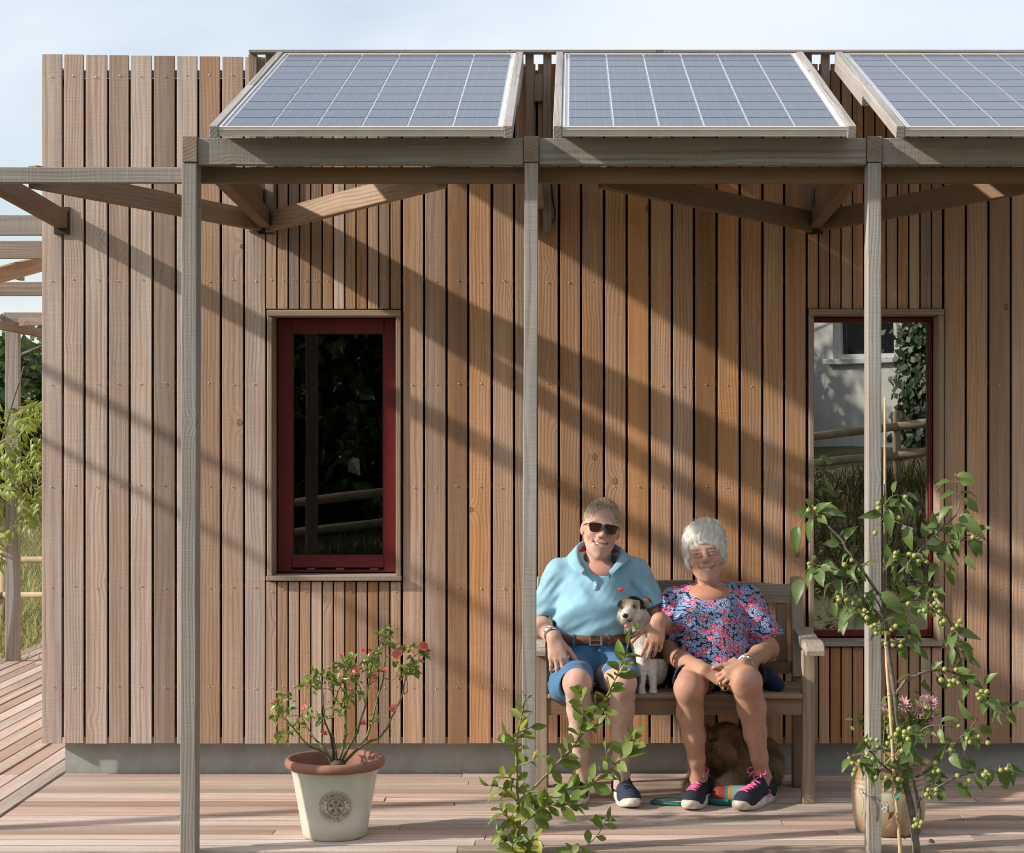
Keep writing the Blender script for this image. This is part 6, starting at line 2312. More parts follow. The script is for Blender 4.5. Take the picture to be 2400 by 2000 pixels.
mbody, mP, mQ = field_obj('body', [FB, FH], M_SKIN, man, man_cols, it=1)
MH_.teeth(mbody, M_TEETH, .0285)
# hair
F = Field(MH_.p(0, 0, 0) - .16, MH_.p(0, 0, 0) + np.array([.16, .17, .19]), .0034)
MH_.e(F, (0, .022, .036), (.0790, .0970, .0880), .01)
MH_.e(F, (0, .05, -.03), (.068, .07, .07), .02)
MH_.e(F, (.008, -.104, .010), (.0670, .074, .101), .010, 's')
MH_.e(F, (0, -.05, -.085), (.12, .085, .062), .012, 's')
MH_.e(F, (0, .05, -.13), (.12, .12, .05), .012, 's')
F.disp(lambda P: .0016 * np.sin(MH_.loc(P)[:, 0] * 420 + 3 * fbm(P, 40, 1)) + .002 * fbm(P, 90, 3))
hair_on(MH_, F, 'hair', man, M_HAIR_M, (-.03, .02, .12), 4200, .026, .0013, 4, lambda q: q[:, 2] > -.05, fwd=(.02, -.06, 0), grav=.3, lift=.08, wob=.14)
# fringe falling on the forehead
r_ = np.random.RandomState(8)
rt = np.array([MH_.p(x, -.052 + abs(x) * .35, .106 - abs(x + .01) * .30) for x in r_.uniform(-.042, .025, 110)])
strands('hair_fringe', rt + r_.normal(size=rt.shape) * .002, np.tile(MH_.R @ np.array([-.15, -.55, -.5]), (110, 1)) + r_.normal(size=rt.shape) * .2, np.tile(MH_.R @ np.array([0, -.8, .6]), (110, 1)), .034, .0012, M_HAIR_M, man, seg=5, grav=.9, wob=.12, seed=9, lift=.2)
# brows
for x in (-1, 1):
    rt = np.array([MH_.p(x * u, -.0885 + abs(u - .03) * .25, .0215) for u in np.linspace(.014, .046, 50)])
    strands('eyebrow', rt + r_.normal(size=rt.shape) * .0012, np.tile(MH_.R @ np.array([x * .9, 0, .1]), (50, 1)), np.tile(MH_.R @ np.array([0, -1, .2]), (50, 1)), .009, .0012, M_HAIR_M, man, seg=3, grav=.1, wob=.2, seed=12 + x)
# sunglasses
gl = MB()
lens = MB()
for x in (-1, 1):
    outl = [(.006, .0145), (.020, .0165), (.045, .0155), (.058, .0135), (.0575, .002), (.053, -.0135), (.042, -.0185), (.022, -.0175), (.011, -.0105), (.0065, .002)]
    pts = []
    for (u, z_) in outl:
        yy = -.1115 + 5.0 * max(0, u - .01) ** 2 + .0
        pts.append(MH_.p(x * u, yy, z_ + .001))
    cc = sum(pts) / len(pts) + MH_.R @ np.array([0, -.0012, 0])
    n = len(pts)
    bk = [p + MH_.R @ np.array([0, .002, 0]) for p in pts]
    lens.add([tuple(p) for p in pts] + [tuple(cc)], [(i, (i + 1) % n, n) for i in range(n)])
    lens.add([tuple(p) for p in bk], [tuple(range(n))])
    sp_ = smooth_path([tuple(p) for p in pts] + [tuple(pts[0])], 3)
    rr = [.0014 + .0012 * (MH_.loc(np.array([q]))[0][2] > .006) for q in sp_]
    gl.tube(sp_, rr, 6)
    gl.tube([MH_.p(x * .058, -.100, .012), MH_.p(x * .068, -.088, .011), MH_.p(x * .0765, -.03, .006), MH_.p(x * .078, .012, .0)], [.0022, .002, .0018, .0016], 6)
gl.tube(smooth_path([tuple(MH_.p(-.0075, -.1105, .010)), tuple(MH_.p(0, -.1145, .012)), tuple(MH_.p(.0075, -.1105, .010))], 4), .0018, 6)
go = gl.build('sunglasses', M_GFRAME, man, True)
lens.build('lens', M_LENS, go, True)

# polo shirt
F = Field((lo.x - .05, -.78, .60), (hi.x + .05, -.12, 1.02), .0048)
F.ell(Wm(1399, 1398, 7.775), (.156, .118, .165), k=.03)
F.ell(Wm(1392, 1458, 7.735), (.160, .150, .105), k=.06)
F.ell(Wm(1390, 1490, 7.735), (.160, .138, .055), k=.04)
F.cap(Wm(1313, 1340, 7.79), Wm(1490, 1340, 7.79), .051, .051, .03)
F.cap(Wm(1360, 1328, 7.80), Wm(1450, 1328, 7.80), .058, .058, .04)
for (a, b, r0, r1) in ((Wm(1310, 1346, 7.79), Wm(1277, 1428, 7.83), .056, .062), (Wm(1493, 1346, 7.79), Wm(1527, 1412, 7.80), .056, .061)):
    F.cap(a, b, r0, r1, .035)
    ax = (b - a) / np.linalg.norm(b - a)
    e_ = b + ax * .012
    F.cut(e_, ax, .004, e_ - .10, e_ + .10)
    F.cap(b + ax * .004, b + ax * .09, r1 - .013, r1 - .013, .003, 's')
F.cap(Wm(1406, 1300, 7.76), Wm(1408, 1350, 7.81), .072, .066, .01, 's')
F.chain([Wm(1404, 1338, 7.64), Wm(1402, 1352, 7.625), Wm(1399, 1378, 7.60)], [1, 1, 1], 0) if False else None
F.cap(Wm(1404, 1322, 7.68), Wm(1399, 1368, 7.605), .042, .002, .004, 's')
F.cap(Wm(1404, 1315, 7.72), Wm(1404, 1330, 7.68), .050, .036, .006, 's')
F.cut((0, 0, W(1388, 1494, 7.60).z), (0, 0, -1), .004)


def polo_folds(P):
    d = np.zeros(len(P))
    x, z = P[:, 0], P[:, 2]
    # drapes pulled diagonally across the belly and gathered at the waist
    cx_, cz_ = Wm(1345, 1470, 7.6)[0], Wm(1345, 1470, 7.6)[2]
    d += .0042 * np.sin((z - .55 * (x - cx_)) * 105 + 2.2 * fbm(P, 9, 2)) * np.exp(-((z - .72) / .055) ** 2)
    d += .0030 * np.sin((z + .9 * x) * 62 + 2.0 * fbm(P, 8, 4)) * np.exp(-((z - .86) / .07) ** 2)
    d += .0045 * fbm(P * np.array([1.2, 1, .8]), 17, 1) + .0016 * fbm(P, 48, 6)
    for sx, px in ((-1, 1292), (1, 1512)):
        sc_ = Wm(px, 1375, 7.75)
        g = np.exp(-((x - sc_[0]) ** 2 + (z - sc_[2]) ** 2) / .055 ** 2)
        d += .0022 * g * np.sin((z * sx * .8 + x) * 150 + 1.5 * fbm(P, 15, 3))
    return d


F.disp(polo_folds)
polo, pP, pQ = field_obj('polo_shirt', F, M_POLO, man, it=1)
# collar
top_px = [(1371, 1336, 7.655), (1359, 1320, 7.685), (1353, 1300, 7.735), (1354, 1280, 7.80), (1372, 1268, 7.86), (1405, 1266, 7.885), (1440, 1276, 7.86), (1455, 1288, 7.80), (1452, 1306, 7.735), (1441, 1324, 7.685), (1427, 1340, 7.655)]
out_px = [(1362, 1346, 7.645), (1343, 1334, 7.668), (1331, 1316, 7.73), (1332, 1302, 7.81), (1358, 1294, 7.90), (1405, 1292, 7.925), (1455, 1296, 7.90), (1476, 1304, 7.81), (1472, 1316, 7.73), (1453, 1331, 7.668), (1434, 1350, 7.645)]
tp = smooth_path([tuple(W(*q)) for q in top_px], 5)
op = smooth_path([tuple(W(*q)) for q in out_px], 5)
ctr = Vector(W(1404, 1320, 7.80))
mb = MB(); lin = MB()
v, f, lv, lf = [], [], [], []
for a_, b_ in zip(tp, op):
    a_, b_ = Vector(a_), Vector(b_)
    o_ = (a_ - ctr); o_.z = 0; o_.normalize()
    in_ = a_ - o_ * .004 + Vector((0, 0, -.034))
    m1_ = a_ * .75 + b_ * .25 + o_ * .005 + Vector((0, 0, .002))
    m2_ = a_ * .35 + b_ * .65 + o_ * .004 + Vector((0, 0, .0))
    v += [tuple(in_), tuple(a_ - o_ * .003), tuple(a_ + o_ * .003 + Vector((0, 0, .0015))), tuple(m1_), tuple(m2_), tuple(b_ + o_ * .003), tuple(b_ - o_ * .001), tuple(m2_ - o_ * .005), tuple(a_ - o_ * .0005 + Vector((0, 0, -.004)))]
    lv += [tuple(in_ - o_ * .0015 + Vector((0, 0, -.006))), tuple(in_ * .5 + (a_ - o_ * .003) * .5 - o_ * .0012)]
NS = len(tp) - 1
for i in range(NS):
    for k in range(8):
        f.append((i * 9 + k, (i + 1) * 9 + k, (i + 1) * 9 + k + 1, i * 9 + k + 1))
    if 9 < i < NS - 9:
        lf.append((i * 2, (i + 1) * 2, (i + 1) * 2 + 1, i * 2 + 1))
mb.add(v, f)
lin.add(lv, lf)
mb.build('collar', M_POLO, polo, True)
lin.build('collar_lining', M_POLOIN, polo, True)


def drop(px, py, d0=7.35, d1=7.9, cloud=None):
    """first point of a cloth surface seen through a pixel"""
    P_ = cloud
    X = (P_[:, 0] / (P_[:, 1] + DW)) * FPX + CX
    Y = CY - (P_[:, 2] - ZC) / (P_[:, 1] + DW) * FPX
    m_ = (np.abs(X - px) < 6) & (np.abs(Y - py) < 6)
    if not m_.any():
        return np.array(W(px, py, 7.6))
    return np.array(W(px, py, float((P_[m_, 1] + DW).min())))


a_, b_ = drop(1399, 1352, cloud=pP), drop(1397, 1378, cloud=pP)
pk = MB()
pts = [drop(1399 + (1396 - 1399) * i / 5, 1358 + 24 * i / 5, cloud=pP) for i in range(6)]
v, f = [], []
for i, p in enumerate(pts):
    for (dx_, dy_) in ((-.011, .002), (-.010, -.003), (.010, -.003), (.011, .002)):
        v.append((p[0] + dx_, p[1] + dy_, p[2]))
for i in range(5):
    for k in range(3):
        f.append((i * 4 + k, i * 4 + k + 1, (i + 1) * 4 + k + 1, (i + 1) * 4 + k))
pk.add(v, f)
pk.build('placket', M_POLO, polo, True)
for (px, py) in ((1397, 1372), (1362, 1338)):
    p = drop(px, py, cloud=pP)
    MB().ball(p + np.array([0, -.004, 0]), (.0052, .0022, .0052), 10, 6).build('button', M_BUTTON, polo, True)
p = drop(1456, 1382, cloud=pP)
lg = MB()
for (u, z_, ru, rz) in ((0, .001, .0085, .0052), (-.0075, .0005, .0045, .0045), (-.0112, -.0035, .0018, .004), (-.004, -.005, .0024, .0035), (.0058, -.005, .0026, .0035), (.0088, -.001, .0016, .003)):
    lg.ball((p[0] + u, p[1] - .002 + abs(u) * .12, p[2] + z_), (ru, .0014, rz), 8, 5)
lg.build('chest_emblem', M_POLOIN, polo, True)

# shorts, belt
F = Field((Wm(1265, 0, 7.4)[0], -.80, .34), (Wm(1520, 0, 7.4)[0], -.22, .75), .0048)
F.ell(Wm(1388, 1540, 7.735), (.168, .140, .105), k=.03)
F.ell(Wm(1388, 1508, 7.735), (.163, .138, .05), k=.03)
hemL, hemR = Wm(1350, 1602, 7.405), Wm(1464, 1600, 7.405)
F.cap(Wm(1342, 1572, 7.69), hemL, .092, .0685, .03)
F.cap(Wm(1440, 1572, 7.69), hemR, .090, .0675, .03)
F.cap(Wm(1322, 1590, 7.60), Wm(1318, 1612, 7.46), .060, .055, .03)
for hm, ax in ((hemL, (-.08, -1, -.28)), (hemR, (.14, -1, -.28))):
    ax = np.array(ax); ax /= np.linalg.norm(ax)
    e_ = hm + ax * .022
    F.cut(e_, ax, .005, e_ - .14, e_ + .14)
    F.cap(hm - ax * .005 + np.array([0, 0, -.006]), hm + ax * .10 + np.array([0, 0, -.006]), .0605, .0625, .003, 's')
F.cut((0, 0, .4425), (0, 0, -1), .004, (Wm(1250, 0, 7.4)[0], 7.53 - DW, .3), (Wm(1530, 0, 7.4)[0], 0, .8))


def shorts_folds(P):
    d = .0042 * fbm(P, 20, 7)
    d += .0045 * np.sin(P[:, 1] * 55 + 60 * np.abs(P[:, 0] - Wm(1395, 0, 7.6)[0]) * .7 + 1.8 * fbm(P, 10, 3)) * np.exp(-((P[:, 1] + .58) / .10) ** 2) * (P[:, 2] > .45)
    cx_ = Wm(1396, 0, 7.6)[0]
    d += .010 * np.exp(-((P[:, 0] - cx_) / .010) ** 2) * (P[:, 2] < .66)
    return d


F.disp(shorts_folds)
shorts, sP, sQ = field_obj('shorts', F, M_SHORTS, man, it=1)
bz = W(1388, 1499, 7.60).z
belt = band_ring((W(1388, 0, 7.735).x, 7.737 - DW, bz), .1690, .1465, -.0195, .0165, 'belt', M_LEATHER, man, th=.004)
by = 7.737 - DW
def on_belt(px):
    x = W(px, 0, 7.60).x
    u = (x - W(1388, 0, 7.735).x) / .173
    return Vector((x, by - .1505 * math.sqrt(max(0, 1 - u * u)), bz - .0015))
p = on_belt(1396)
bk = MB()
for (a, b) in (((-.026, -.021), (-.021, .021)), ((.019, -.021), (.026, .021)), ((-.021, -.021), (.019, -.0165)), ((-.021, .0165), (.019, .021)), ((-.026, -.0015), (.022, .0015))):
    bk.bbox((p.x + a[0], p.y - .0065, p.z + a[1]), (p.x + b[0], p.y - .002, p.z + b[1]), .001)
bk.build('buckle', M_STEEL, belt)
for px in (1418, 1436, 1372, 1356):
    q = on_belt(px)
    MB().ball((q.x, q.y - .0005, q.z), (.0026, .0012, .0026), 8, 4).build('belt_hole', M_BLACK, belt)
for px in (1345, 1428):
    q = on_belt(px)
    MB().bbox((q.x - .0055, q.y - .006, q.z - .024), (q.x + .0055, q.y + .004, q.z + .022), .002).build('belt_loop', M_SHORTS if px == 1345 else M_LEATHER, shorts if px == 1345 else belt)
# watch and ring
axw = wL - (eL * .15 + wL * .85)
pw = wL - axw / np.linalg.norm(axw) * .022
wt_, uu, ax_ = bracelet(pw, axw, .0300, .020, .003, 'wristwatch', M_STEEL, man, up=(-.25, -.75, .65), seg=26)
qf = Vector(pw) + uu * .0335
Mw = Matrix.Translation(qf) @ frame_from(ax_, uu)
MB().lathe([(.0005, -.004), (.0185, -.004), (.0195, .0), (.0190, .004), (.0172, .0052), (.0165, .0044)], seg=28).build('watch_case', M_STEEL, wt_, True, Mw)
MB().lathe([(.0168, .0040), (.0003, .0041)], seg=24).build('watch_dial', M_WATCHF, wt_, True, Mw)
sd = MB()
for (a, b) in ((.006, .004), (-.006, .004), (0, -.0075)):
    sd.lathe([(.0032, .0047), (.0002, .0048)], c=(a, b, 0), seg=12)
sd.tube([(0, 0, .005), (.0, .011, .005)], .0007, 4).tube([(0, 0, .005), (-.008, -.002, .005)], .0007, 4)
sd.build('watch_subdials', M_RBLACK, wt_, False, Mw)
t3 = tipsR[2]
finger_ring((t3[0] - t3[1] * .018 - np.array(wR - t3[0]) * 0 + (np.array(wR) - t3[0]) * .32, t3[0] - np.array(wR)), M_GOLD, man, .0108)
# trainers
shoe(man, W(1366, 1000, 7.735).xy.to_3d(), W(1344, 1000, 7.475).xy.to_3d(), M_NKNIT, M_LACEN, M_REDTRIM, bow=False)
shoe(man, W(1449, 1000, 7.700).xy.to_3d(), W(1484, 1000, 7.425).xy.to_3d(), M_NKNIT, M_LACEN, M_REDTRIM, bow=False)
# ================================================================== the woman
# floral jersey: pink and pale blue five-petalled flowers on navy (a printed pattern)
m, t = new_mat('floral_jersey')
tc = t.n('ShaderNodeTexCoord', out=3)
sx = t.n('ShaderNodeSeparateXYZ', None, None, _0=tc)
uv = t.n('ShaderNodeCombineXYZ', _0=t.m('ADD', sx.outputs[0], t.m('MULTIPLY', sx.outputs[1], .45)), _1=t.m('ADD', sx.outputs[2], t.m('MULTIPLY', sx.outputs[1], .25)), _2=0.0)


def flower_layer(scale, off, pet, rad, inner):
    q = t.vm('ADD', t.vm('MULTIPLY', uv, (scale, scale, 1)), (off, off * 1.7, 0))
    vo = t.n('ShaderNodeTexVoronoi', {'voronoi_dimensions': '2D', 'feature': 'F1'}, None, Vector=q, Scale=1.0, Randomness=.8)
    loc_ = t.vm('SUBTRACT', q, vo.outputs['Position'])
    ls = t.n('ShaderNodeSeparateXYZ', None, None, _0=loc_)
    rc = t.n('ShaderNodeSeparateColor', None, None, _0=vo.outputs['Color'])
    ang = t.m('ADD', t.m('ARCTAN2', ls.outputs[1], ls.outputs[0]), t.m('MULTIPLY', rc.outputs[1], 6.28))
    rr = t.m('MULTIPLY', t.m('ADD', t.m('MULTIPLY', t.m('ABSOLUTE', t.m('COSINE', t.m('MULTIPLY', ang, 2.5))), .45), .62), rad)
    d = vo.outputs['Distance']
    petal = t.m('LESS_THAN', d, rr)
    ring_ = t.m('MULTIPLY', t.m('LESS_THAN', d, t.m('MULTIPLY', rr, .48)), t.m('GREATER_THAN', d, inner * .7))
    eye = t.m('LESS_THAN', d, inner)
    return petal, ring_, eye, rc.outputs[0]


big = t.noise(uv, 16.0, 2.0)
c_ = (0.020, 0.022, 0.055)
p1, r1, e1, n1_ = flower_layer(66.0, 3.1, 5, .52, .10)
bl = t.mix(n1_, (0.20, 0.31, 0.56), (0.36, 0.48, 0.70))
c_ = t.mix(p1, c_, bl)
c_ = t.mix(t.m('MULTIPLY', r1, t.m('GREATER_THAN', n1_, .55)), c_, (0.022, 0.025, 0.06))
p2, r2, e2, n2_ = flower_layer(42.0, 9.4, 5, .54, .13)
on = t.m('GREATER_THAN', t.m('ADD', t.m('MULTIPLY', t.m('SUBTRACT', big, .5), 2.2), n2_), .56)
pk_ = t.mix(n2_, (0.36, 0.045, 0.16), (0.60, 0.13, 0.27))
c_ = t.mix(t.m('MULTIPLY', p2, on), c_, pk_)
c_ = t.mix(t.m('MULTIPLY', t.m('MULTIPLY', r2, on), .35), c_, (0.25, 0.03, 0.12))
c_ = t.mix(t.m('MULTIPLY', e2, on), c_, (0.80, 0.58, 0.12))
wv = t.noise(tc, 800.0, 2.0)
finish(t, principled(t, Base_Color=c_, Roughness=.8, Specular_IOR_Level=.2, Normal=t.n('ShaderNodeBump', Strength=.15, Distance=.001, Height=wv), Sheen_Weight=.1))
M_FLORAL = m

wom = empty('person', W(1672, 1630, 7.72), 'woman with short white hair in a floral top and navy shorts on the bench', 'person')
WH_ = Head(W(1651, 1296, 7.765), -8, -2, -3, 1.01, .99)
FB = Field((W(1530, 0, 7.8).x, -1.02, .05), (W(1850, 0, 7.8).x, -.12, .96), .0042)
for hip, knee, ank, kr, cal in ((Wm(1640, 1582, 7.67), Wm(1614, 1612, 7.37), Wm(1637, 1820, 7.555), .0545, -.004), (Wm(1728, 1578, 7.67), Wm(1750, 1598, 7.36), Wm(1787, 1818, 7.565), .0585, .004)):
    FB.cap(hip, knee, .084, kr + .002, .02)
    sh_ = ank - knee
    FB.ell(knee + np.array([0, -.010, -.004]), (kr * .80, .036, .056), k=.03)
    c1 = knee + sh_ * .28 + np.array([cal, .024, 0])
    FB.chain([knee + np.array([0, .012, -.01]), knee + sh_ * .14 + np.array([0, .014, 0]), c1, knee + sh_ * .55 + np.array([0, .012, 0]), knee + sh_ * .8, ank, ank + np.array([0, .004, -.06])], [kr * .92, kr * .90, kr * .95, .044, .0325, .0295, .031], .02)
    FB.cap(knee + sh_ * .1 + np.array([0, -.018, 0]), knee + sh_ * .7 + np.array([0, -.012, 0]), .030, .021, .02)
    for sx_ in (-1, 1):
        FB.ell(ank + np.array([sx_ * .026, .005, -.005]), (.012, .014, .014), k=.012)
FB.ell(Wm(1661, 1430, 7.79), (.125, .085, .12), k=.02)
FB.ell(Wm(1662, 1400, 7.765), (.100, .078, .055), k=.03)
FB.cap(Wm(1590, 1405, 7.80), Wm(1738, 1400, 7.80), .048, .048, .03)
eL, wLw = Wm(1572, 1532, 7.70), Wm(1650, 1571, 7.405)
FB.chain([Wm(1576, 1410, 7.79), Wm(1567, 1470, 7.76), eL], [.040, .042, .040], .015)
FB.chain([eL, eL * .6 + wLw * .4 + np.array([0, 0, -.006]), eL * .15 + wLw * .85, wLw], [.039, .038, .0285, .0255], .02)
eR, wRw = Wm(1802, 1522, 7.69), Wm(1744, 1556, 7.405)
FB.chain([Wm(1752, 1405, 7.79), Wm(1780, 1465, 7.76), eR], [.040, .042, .040], .015)
FB.chain([eR, eR * .6 + wRw * .4, eR * .15 + wRw * .85, wRw], [.039, .038, .0285, .0255], .02)
tA = hand(FB, wLw, (.88, -.22, -.40), (-.10, -.80, .55), (.35, .1, .9), [(20, 40, 30), (24, 44, 32), (26, 44, 32), (30, 46, 34)], thumb=(.85, .45, .1), spread=.08, sc=.92)
tB = hand(FB, wRw + np.array([0, -.022, -.002]), (-.82, -.25, -.52), (.12, -.82, .50), (-.4, .1, .85), [(26, 46, 30), (28, 48, 32), (28, 50, 34), (32, 50, 34)], thumb=(.8, .5, .0), spread=.08, sc=.90)
FH = Field(WH_.p(0, 0, 0) - .17, WH_.p(0, 0, 0) + np.array([.15, .16, .17]), .0027)
WH_.build(FH, smile=1.0, old=1.0, nose=.8, jaw=.98)
FH.cap(WH_.p(0, .026, -.07), Wm(1660, 1392, 7.81), .046, .056, .015)
FH.cap(WH_.p(0, -.014, -.088), Wm(1659, 1392, 7.765), .020, .028, .025)
for sx_ in (-1, 1):
    FH.cap(WH_.p(sx_ * .03, .0, -.085), Wm(1659 + sx_ * 6, 1398, 7.735), .014, .013, .016)
    # slightly hooded, smiling eyes
    WH_.c(FH, (sx_ * .017, -.0880, .0044), (sx_ * .046, -.0800, .0036), .0042, .0038, .004)
    WH_.c(FH, (sx_ * .020, -.0868, -.0082), (sx_ * .044, -.0812, -.0078), .0042, .0040, .006)


def wom_cols(P):
    head = WH_.colours(P, (.535, .325, .25), (.49, .18, .165), (.54, .245, .19), (.34, .18, .135))
    c = np.tile(np.array([.42, .232, .163]), (len(P), 1))
    leg = np.tile(np.array([.475, .278, .202]), (len(P), 1))
    leg = mixc(leg, (.47, .235, .165), .7 * np.exp(-((P[:, 2] - .52) / .05) ** 2))
    leg = mixc(leg, (.30, .14, .085), .40 * np.clip(fbm(P, 45, 5) * 1.2, 0, 1))
    islow = (P[:, 2] < .47) | ((P[:, 2] < .56) & (gauss(P, Wm(1685, 1580, 7.38), .085) < .45) & (P[:, 1] < 7.62 - DW))
    c = np.where(islow[:, None], leg, c)
    for tip in tA + tB:
        c = mixc(c, (.52, .24, .17), .6 * gauss(P, tip[0], .02))
        c = mixc(c, (.60, .38, .30), .9 * gauss(P, tip[0] + tip[2] * .006 + tip[1] * .002, .006))
    hz = P[:, 2] > WH_.p(0, 0, -.132)[2]
    c = np.where(hz[:, None], head, c)
    nk = (P[:, 2] > .82) & ~hz
    c[nk] = mixc(c[nk], (.48, .235, .16), np.ones(nk.sum()))
    return c


wbody, wP, wQ = field_obj('body', [FB, FH], M_SKIN, wom, wom_cols, it=1)
WH_.teeth(wbody, M_TEETH, .0285)
for x in (-1, 1):
    MB().ball(WH_.p(x * .031, -.0766, -.0003), .0118 * .985, 12, 8).build('eye', M_EYEW, wbody, True)
    MB().ball(WH_.p(x * .0312, -.0852, -.0012), (.0066, .0040, .0060), 10, 6).build('iris', M_IRIS, wbody, True)
    rt = np.array([WH_.p(x * u, -.0868 + abs(u - .03) * .25, .0195 + .003 * math.sin((u - .014) / .03 * 3)) for u in np.linspace(.014, .046, 46)])
    strands('eyebrow', rt + r_.normal(size=rt.shape) * .001, np.tile(WH_.R @ np.array([x * .9, 0, .0]), (46, 1)), np.tile(WH_.R @ np.array([0, -1, .2]), (46, 1)), .008, .0013, M_HAIR_M, wom, seg=3, grav=.1, wob=.15, seed=22 + x)
    rt = np.array([WH_.p(x * u, -.0895 + abs(u - .031) * .35, .0022 - 18 * (u - .031) ** 2) for u in np.linspace(.019, .043, 40)])
    strands('eyelash', rt, np.tile(WH_.R @ np.array([x * .3, -.6, -.3]), (40, 1)), np.tile(WH_.R @ np.array([0, -.3, 1]), (40, 1)), .005, .0014, M_GFRAME, wom, seg=2, grav=.3, wob=.15, seed=32 + x)
# hair: a thick white crop with a heavy fringe
F = Field(WH_.p(0, 0, 0) - .17, WH_.p(0, 0, 0) + np.array([.17, .18, .19]), .0036)
WH_.e(F, (.006, .014, .042), (.090, .106, .094), .01)
WH_.e(F, (.022, .03, .085), (.060, .07, .055), .03)
for x in (-1, 1):
    WH_.e(F, (x * .0685, .002, -.004), (.0225, .054, .052), .02)
WH_.e(F, (0, .055, -.03), (.072, .062, .075), .03)
WH_.e(F, (.000, -.118, -.042), (.0630, .088, .0865), .008, 's')
WH_.e(F, (0, -.03, -.135), (.13, .14, .062), .012, 's')
F.disp(lambda P: .0022 * np.sin(WH_.loc(P)[:, 0] * 300 + 5 * fbm(P, 26, 1)) + .0032 * fbm(P, 60, 3))
hair_on(WH_, F, 'hair', wom, M_HAIR_W, (.018, .035, .135), 9500, .032, .0014, 5, lambda q: (q[:, 2] > -.048) & ((q[:, 1] > -.06) | (q[:, 2] > .060)), fwd=(-.01, -.035, 0), grav=.35, lift=.05, wob=.07)
n_ = 620
xs_ = r_.uniform(-.062, .060, n_)
rt = np.array([WH_.p(x, -.080 + 5.5 * x * x, .072 - 4 * x * x) for x in xs_])
strands('hair_fringe', rt + r_.normal(size=rt.shape) * .003, np.array([WH_.R @ np.array([x * 1.2 - .12, -.42, -.75]) for x in xs_]) + r_.normal(size=rt.shape) * .12, np.tile(WH_.R @ np.array([0, -.8, .5]), (n_, 1)), .019, .0016, M_HAIR_W, wom, seg=6, grav=.5, wob=.07, seed=19, lift=.25)
# top
F = Field((W(1520, 0, 7.7).x, -.80, .52), (W(1850, 0, 7.7).x, -.12, .92), .0048)
F.ell(Wm(1661, 1450, 7.78), (.160, .118, .145), k=.03)
F.ell(Wm(1668, 1515, 7.725), (.160, .150, .095), k=.06)
F.ell(Wm(1680, 1550, 7.72), (.172, .150, .045), k=.05)
for px in (1626, 1697):
    F.ell(Wm(px, 1462, 7.655), (.066, .060, .062), k=.06)
F.cap(Wm(1580, 1403, 7.79), Wm(1748, 1397, 7.79), .048, .048, .03)
F.cap(Wm(1620, 1393, 7.81), Wm(1705, 1390, 7.81), .045, .045, .03)
for (a, b, r0, r1) in ((Wm(1578, 1412, 7.785), Wm(1571, 1496, 7.745), .056, .066), (Wm(1754, 1408, 7.785), Wm(1797, 1494, 7.74), .057, .072)):
    F.cap(a, b, r0, r1, .03)
    ax = (b - a) / np.linalg.norm(b - a)
    e_ = b + ax * .020
    F.cut(e_, ax, .004, e_ - .10, e_ + .10)
    F.cap(b + ax * .010, b + ax * .09, r1 - .012, r1 - .010, .003, 's')
F.cap(Wm(1660, 1345, 7.80), Wm(1660, 1395, 7.80), .068, .070, .01, 's')
F.ell(Wm(1661, 1376, 7.68), (.078, .10, .052), None, .008, 's')
F.cut((0, 0, W(1680, 1566, 7.60).z), (0, 0, -1), .004)


def top_folds(P):
    x, z = P[:, 0], P[:, 2]
    d = .0042 * fbm(P * np.array([1.1, 1, .9]), 20, 11)
    d += .0045 * np.sin((z + .35 * (x - W(1690, 0, 7.6).x)) * 95 + 2.3 * fbm(P, 10, 2)) * np.exp(-((z - .655) / .05) ** 2)
    for sx_, px in ((-1, 1592), (1, 1748)):
        c0 = Wm(px, 1440, 7.72)
        g = np.exp(-((x - c0[0]) ** 2 + (z - c0[2]) ** 2) / .05 ** 2)
        d += .004 * g * np.sin((z * sx_ + x * .8) * 140 + 1.5 * fbm(P, 15, 3))
    return d


F.disp(top_folds)
topo, tP, tQ = field_obj('floral_top', F, M_FLORAL, wom, it=1)
# shorts
F = Field((W(1540, 0, 7.6).x, -.78, .40), (W(1860, 0, 7.6).x, -.24, .70), .0050)
F.ell(Wm(1690, 1572, 7.73), (.192, .135, .085), k=.03)
for (a, b, r0, r1) in ((Wm(1636, 1580, 7.70), Wm(1622, 1598, 7.49), .089, .076), (Wm(1735, 1576, 7.70), Wm(1752, 1586, 7.52), .094, .079)):
    F.cap(a, b, r0, r1, .03)
    ax = (b - a) / np.linalg.norm(b - a)
    e_ = b + ax * .012
    F.cut(e_, ax, .005, e_ - .13, e_ + .13)
    F.cap(b, b + ax * .1, .0715, .068, .003, 's')
F.cap(Wm(1800, 1590, 7.68), Wm(1822, 1606, 7.62), .045, .03, .02)
F.cut((0, 0, .4425), (0, 0, -1), .004)
F.disp(folds(.004, 24, 5))
field_obj('shorts', F, M_NAVY, wom, it=1)
# wristwatch and rings
axw = wRw - (eR * .15 + wRw * .85)
pw = wRw - axw / np.linalg.norm(axw) * .012
wt_, uu, ax_ = bracelet(pw, axw, .0285, .014, .0028, 'wristwatch', M_STEEL, wom, up=(.2, -.8, .55), seg=24)
qf = Vector(pw) + uu * .0315
Mw = Matrix.Translation(qf) @ frame_from(ax_, uu)
MB().lathe([(.0005, -.003), (.0125, -.003), (.0132, .0), (.0125, .003), (.011, .0036), (.0004, .0032)], seg=24).build('watch_case', M_STEEL, wt_, True, Mw)
for tt, mat in ((tA[2], M_STEEL), (tB[2], M_GOLD), (tA[3], M_GOLD)):
    q0 = tt[0] - tt[1] * .034
    finger_ring((q0 + tt[2] * .001, tt[1]), mat, wom, .0098)
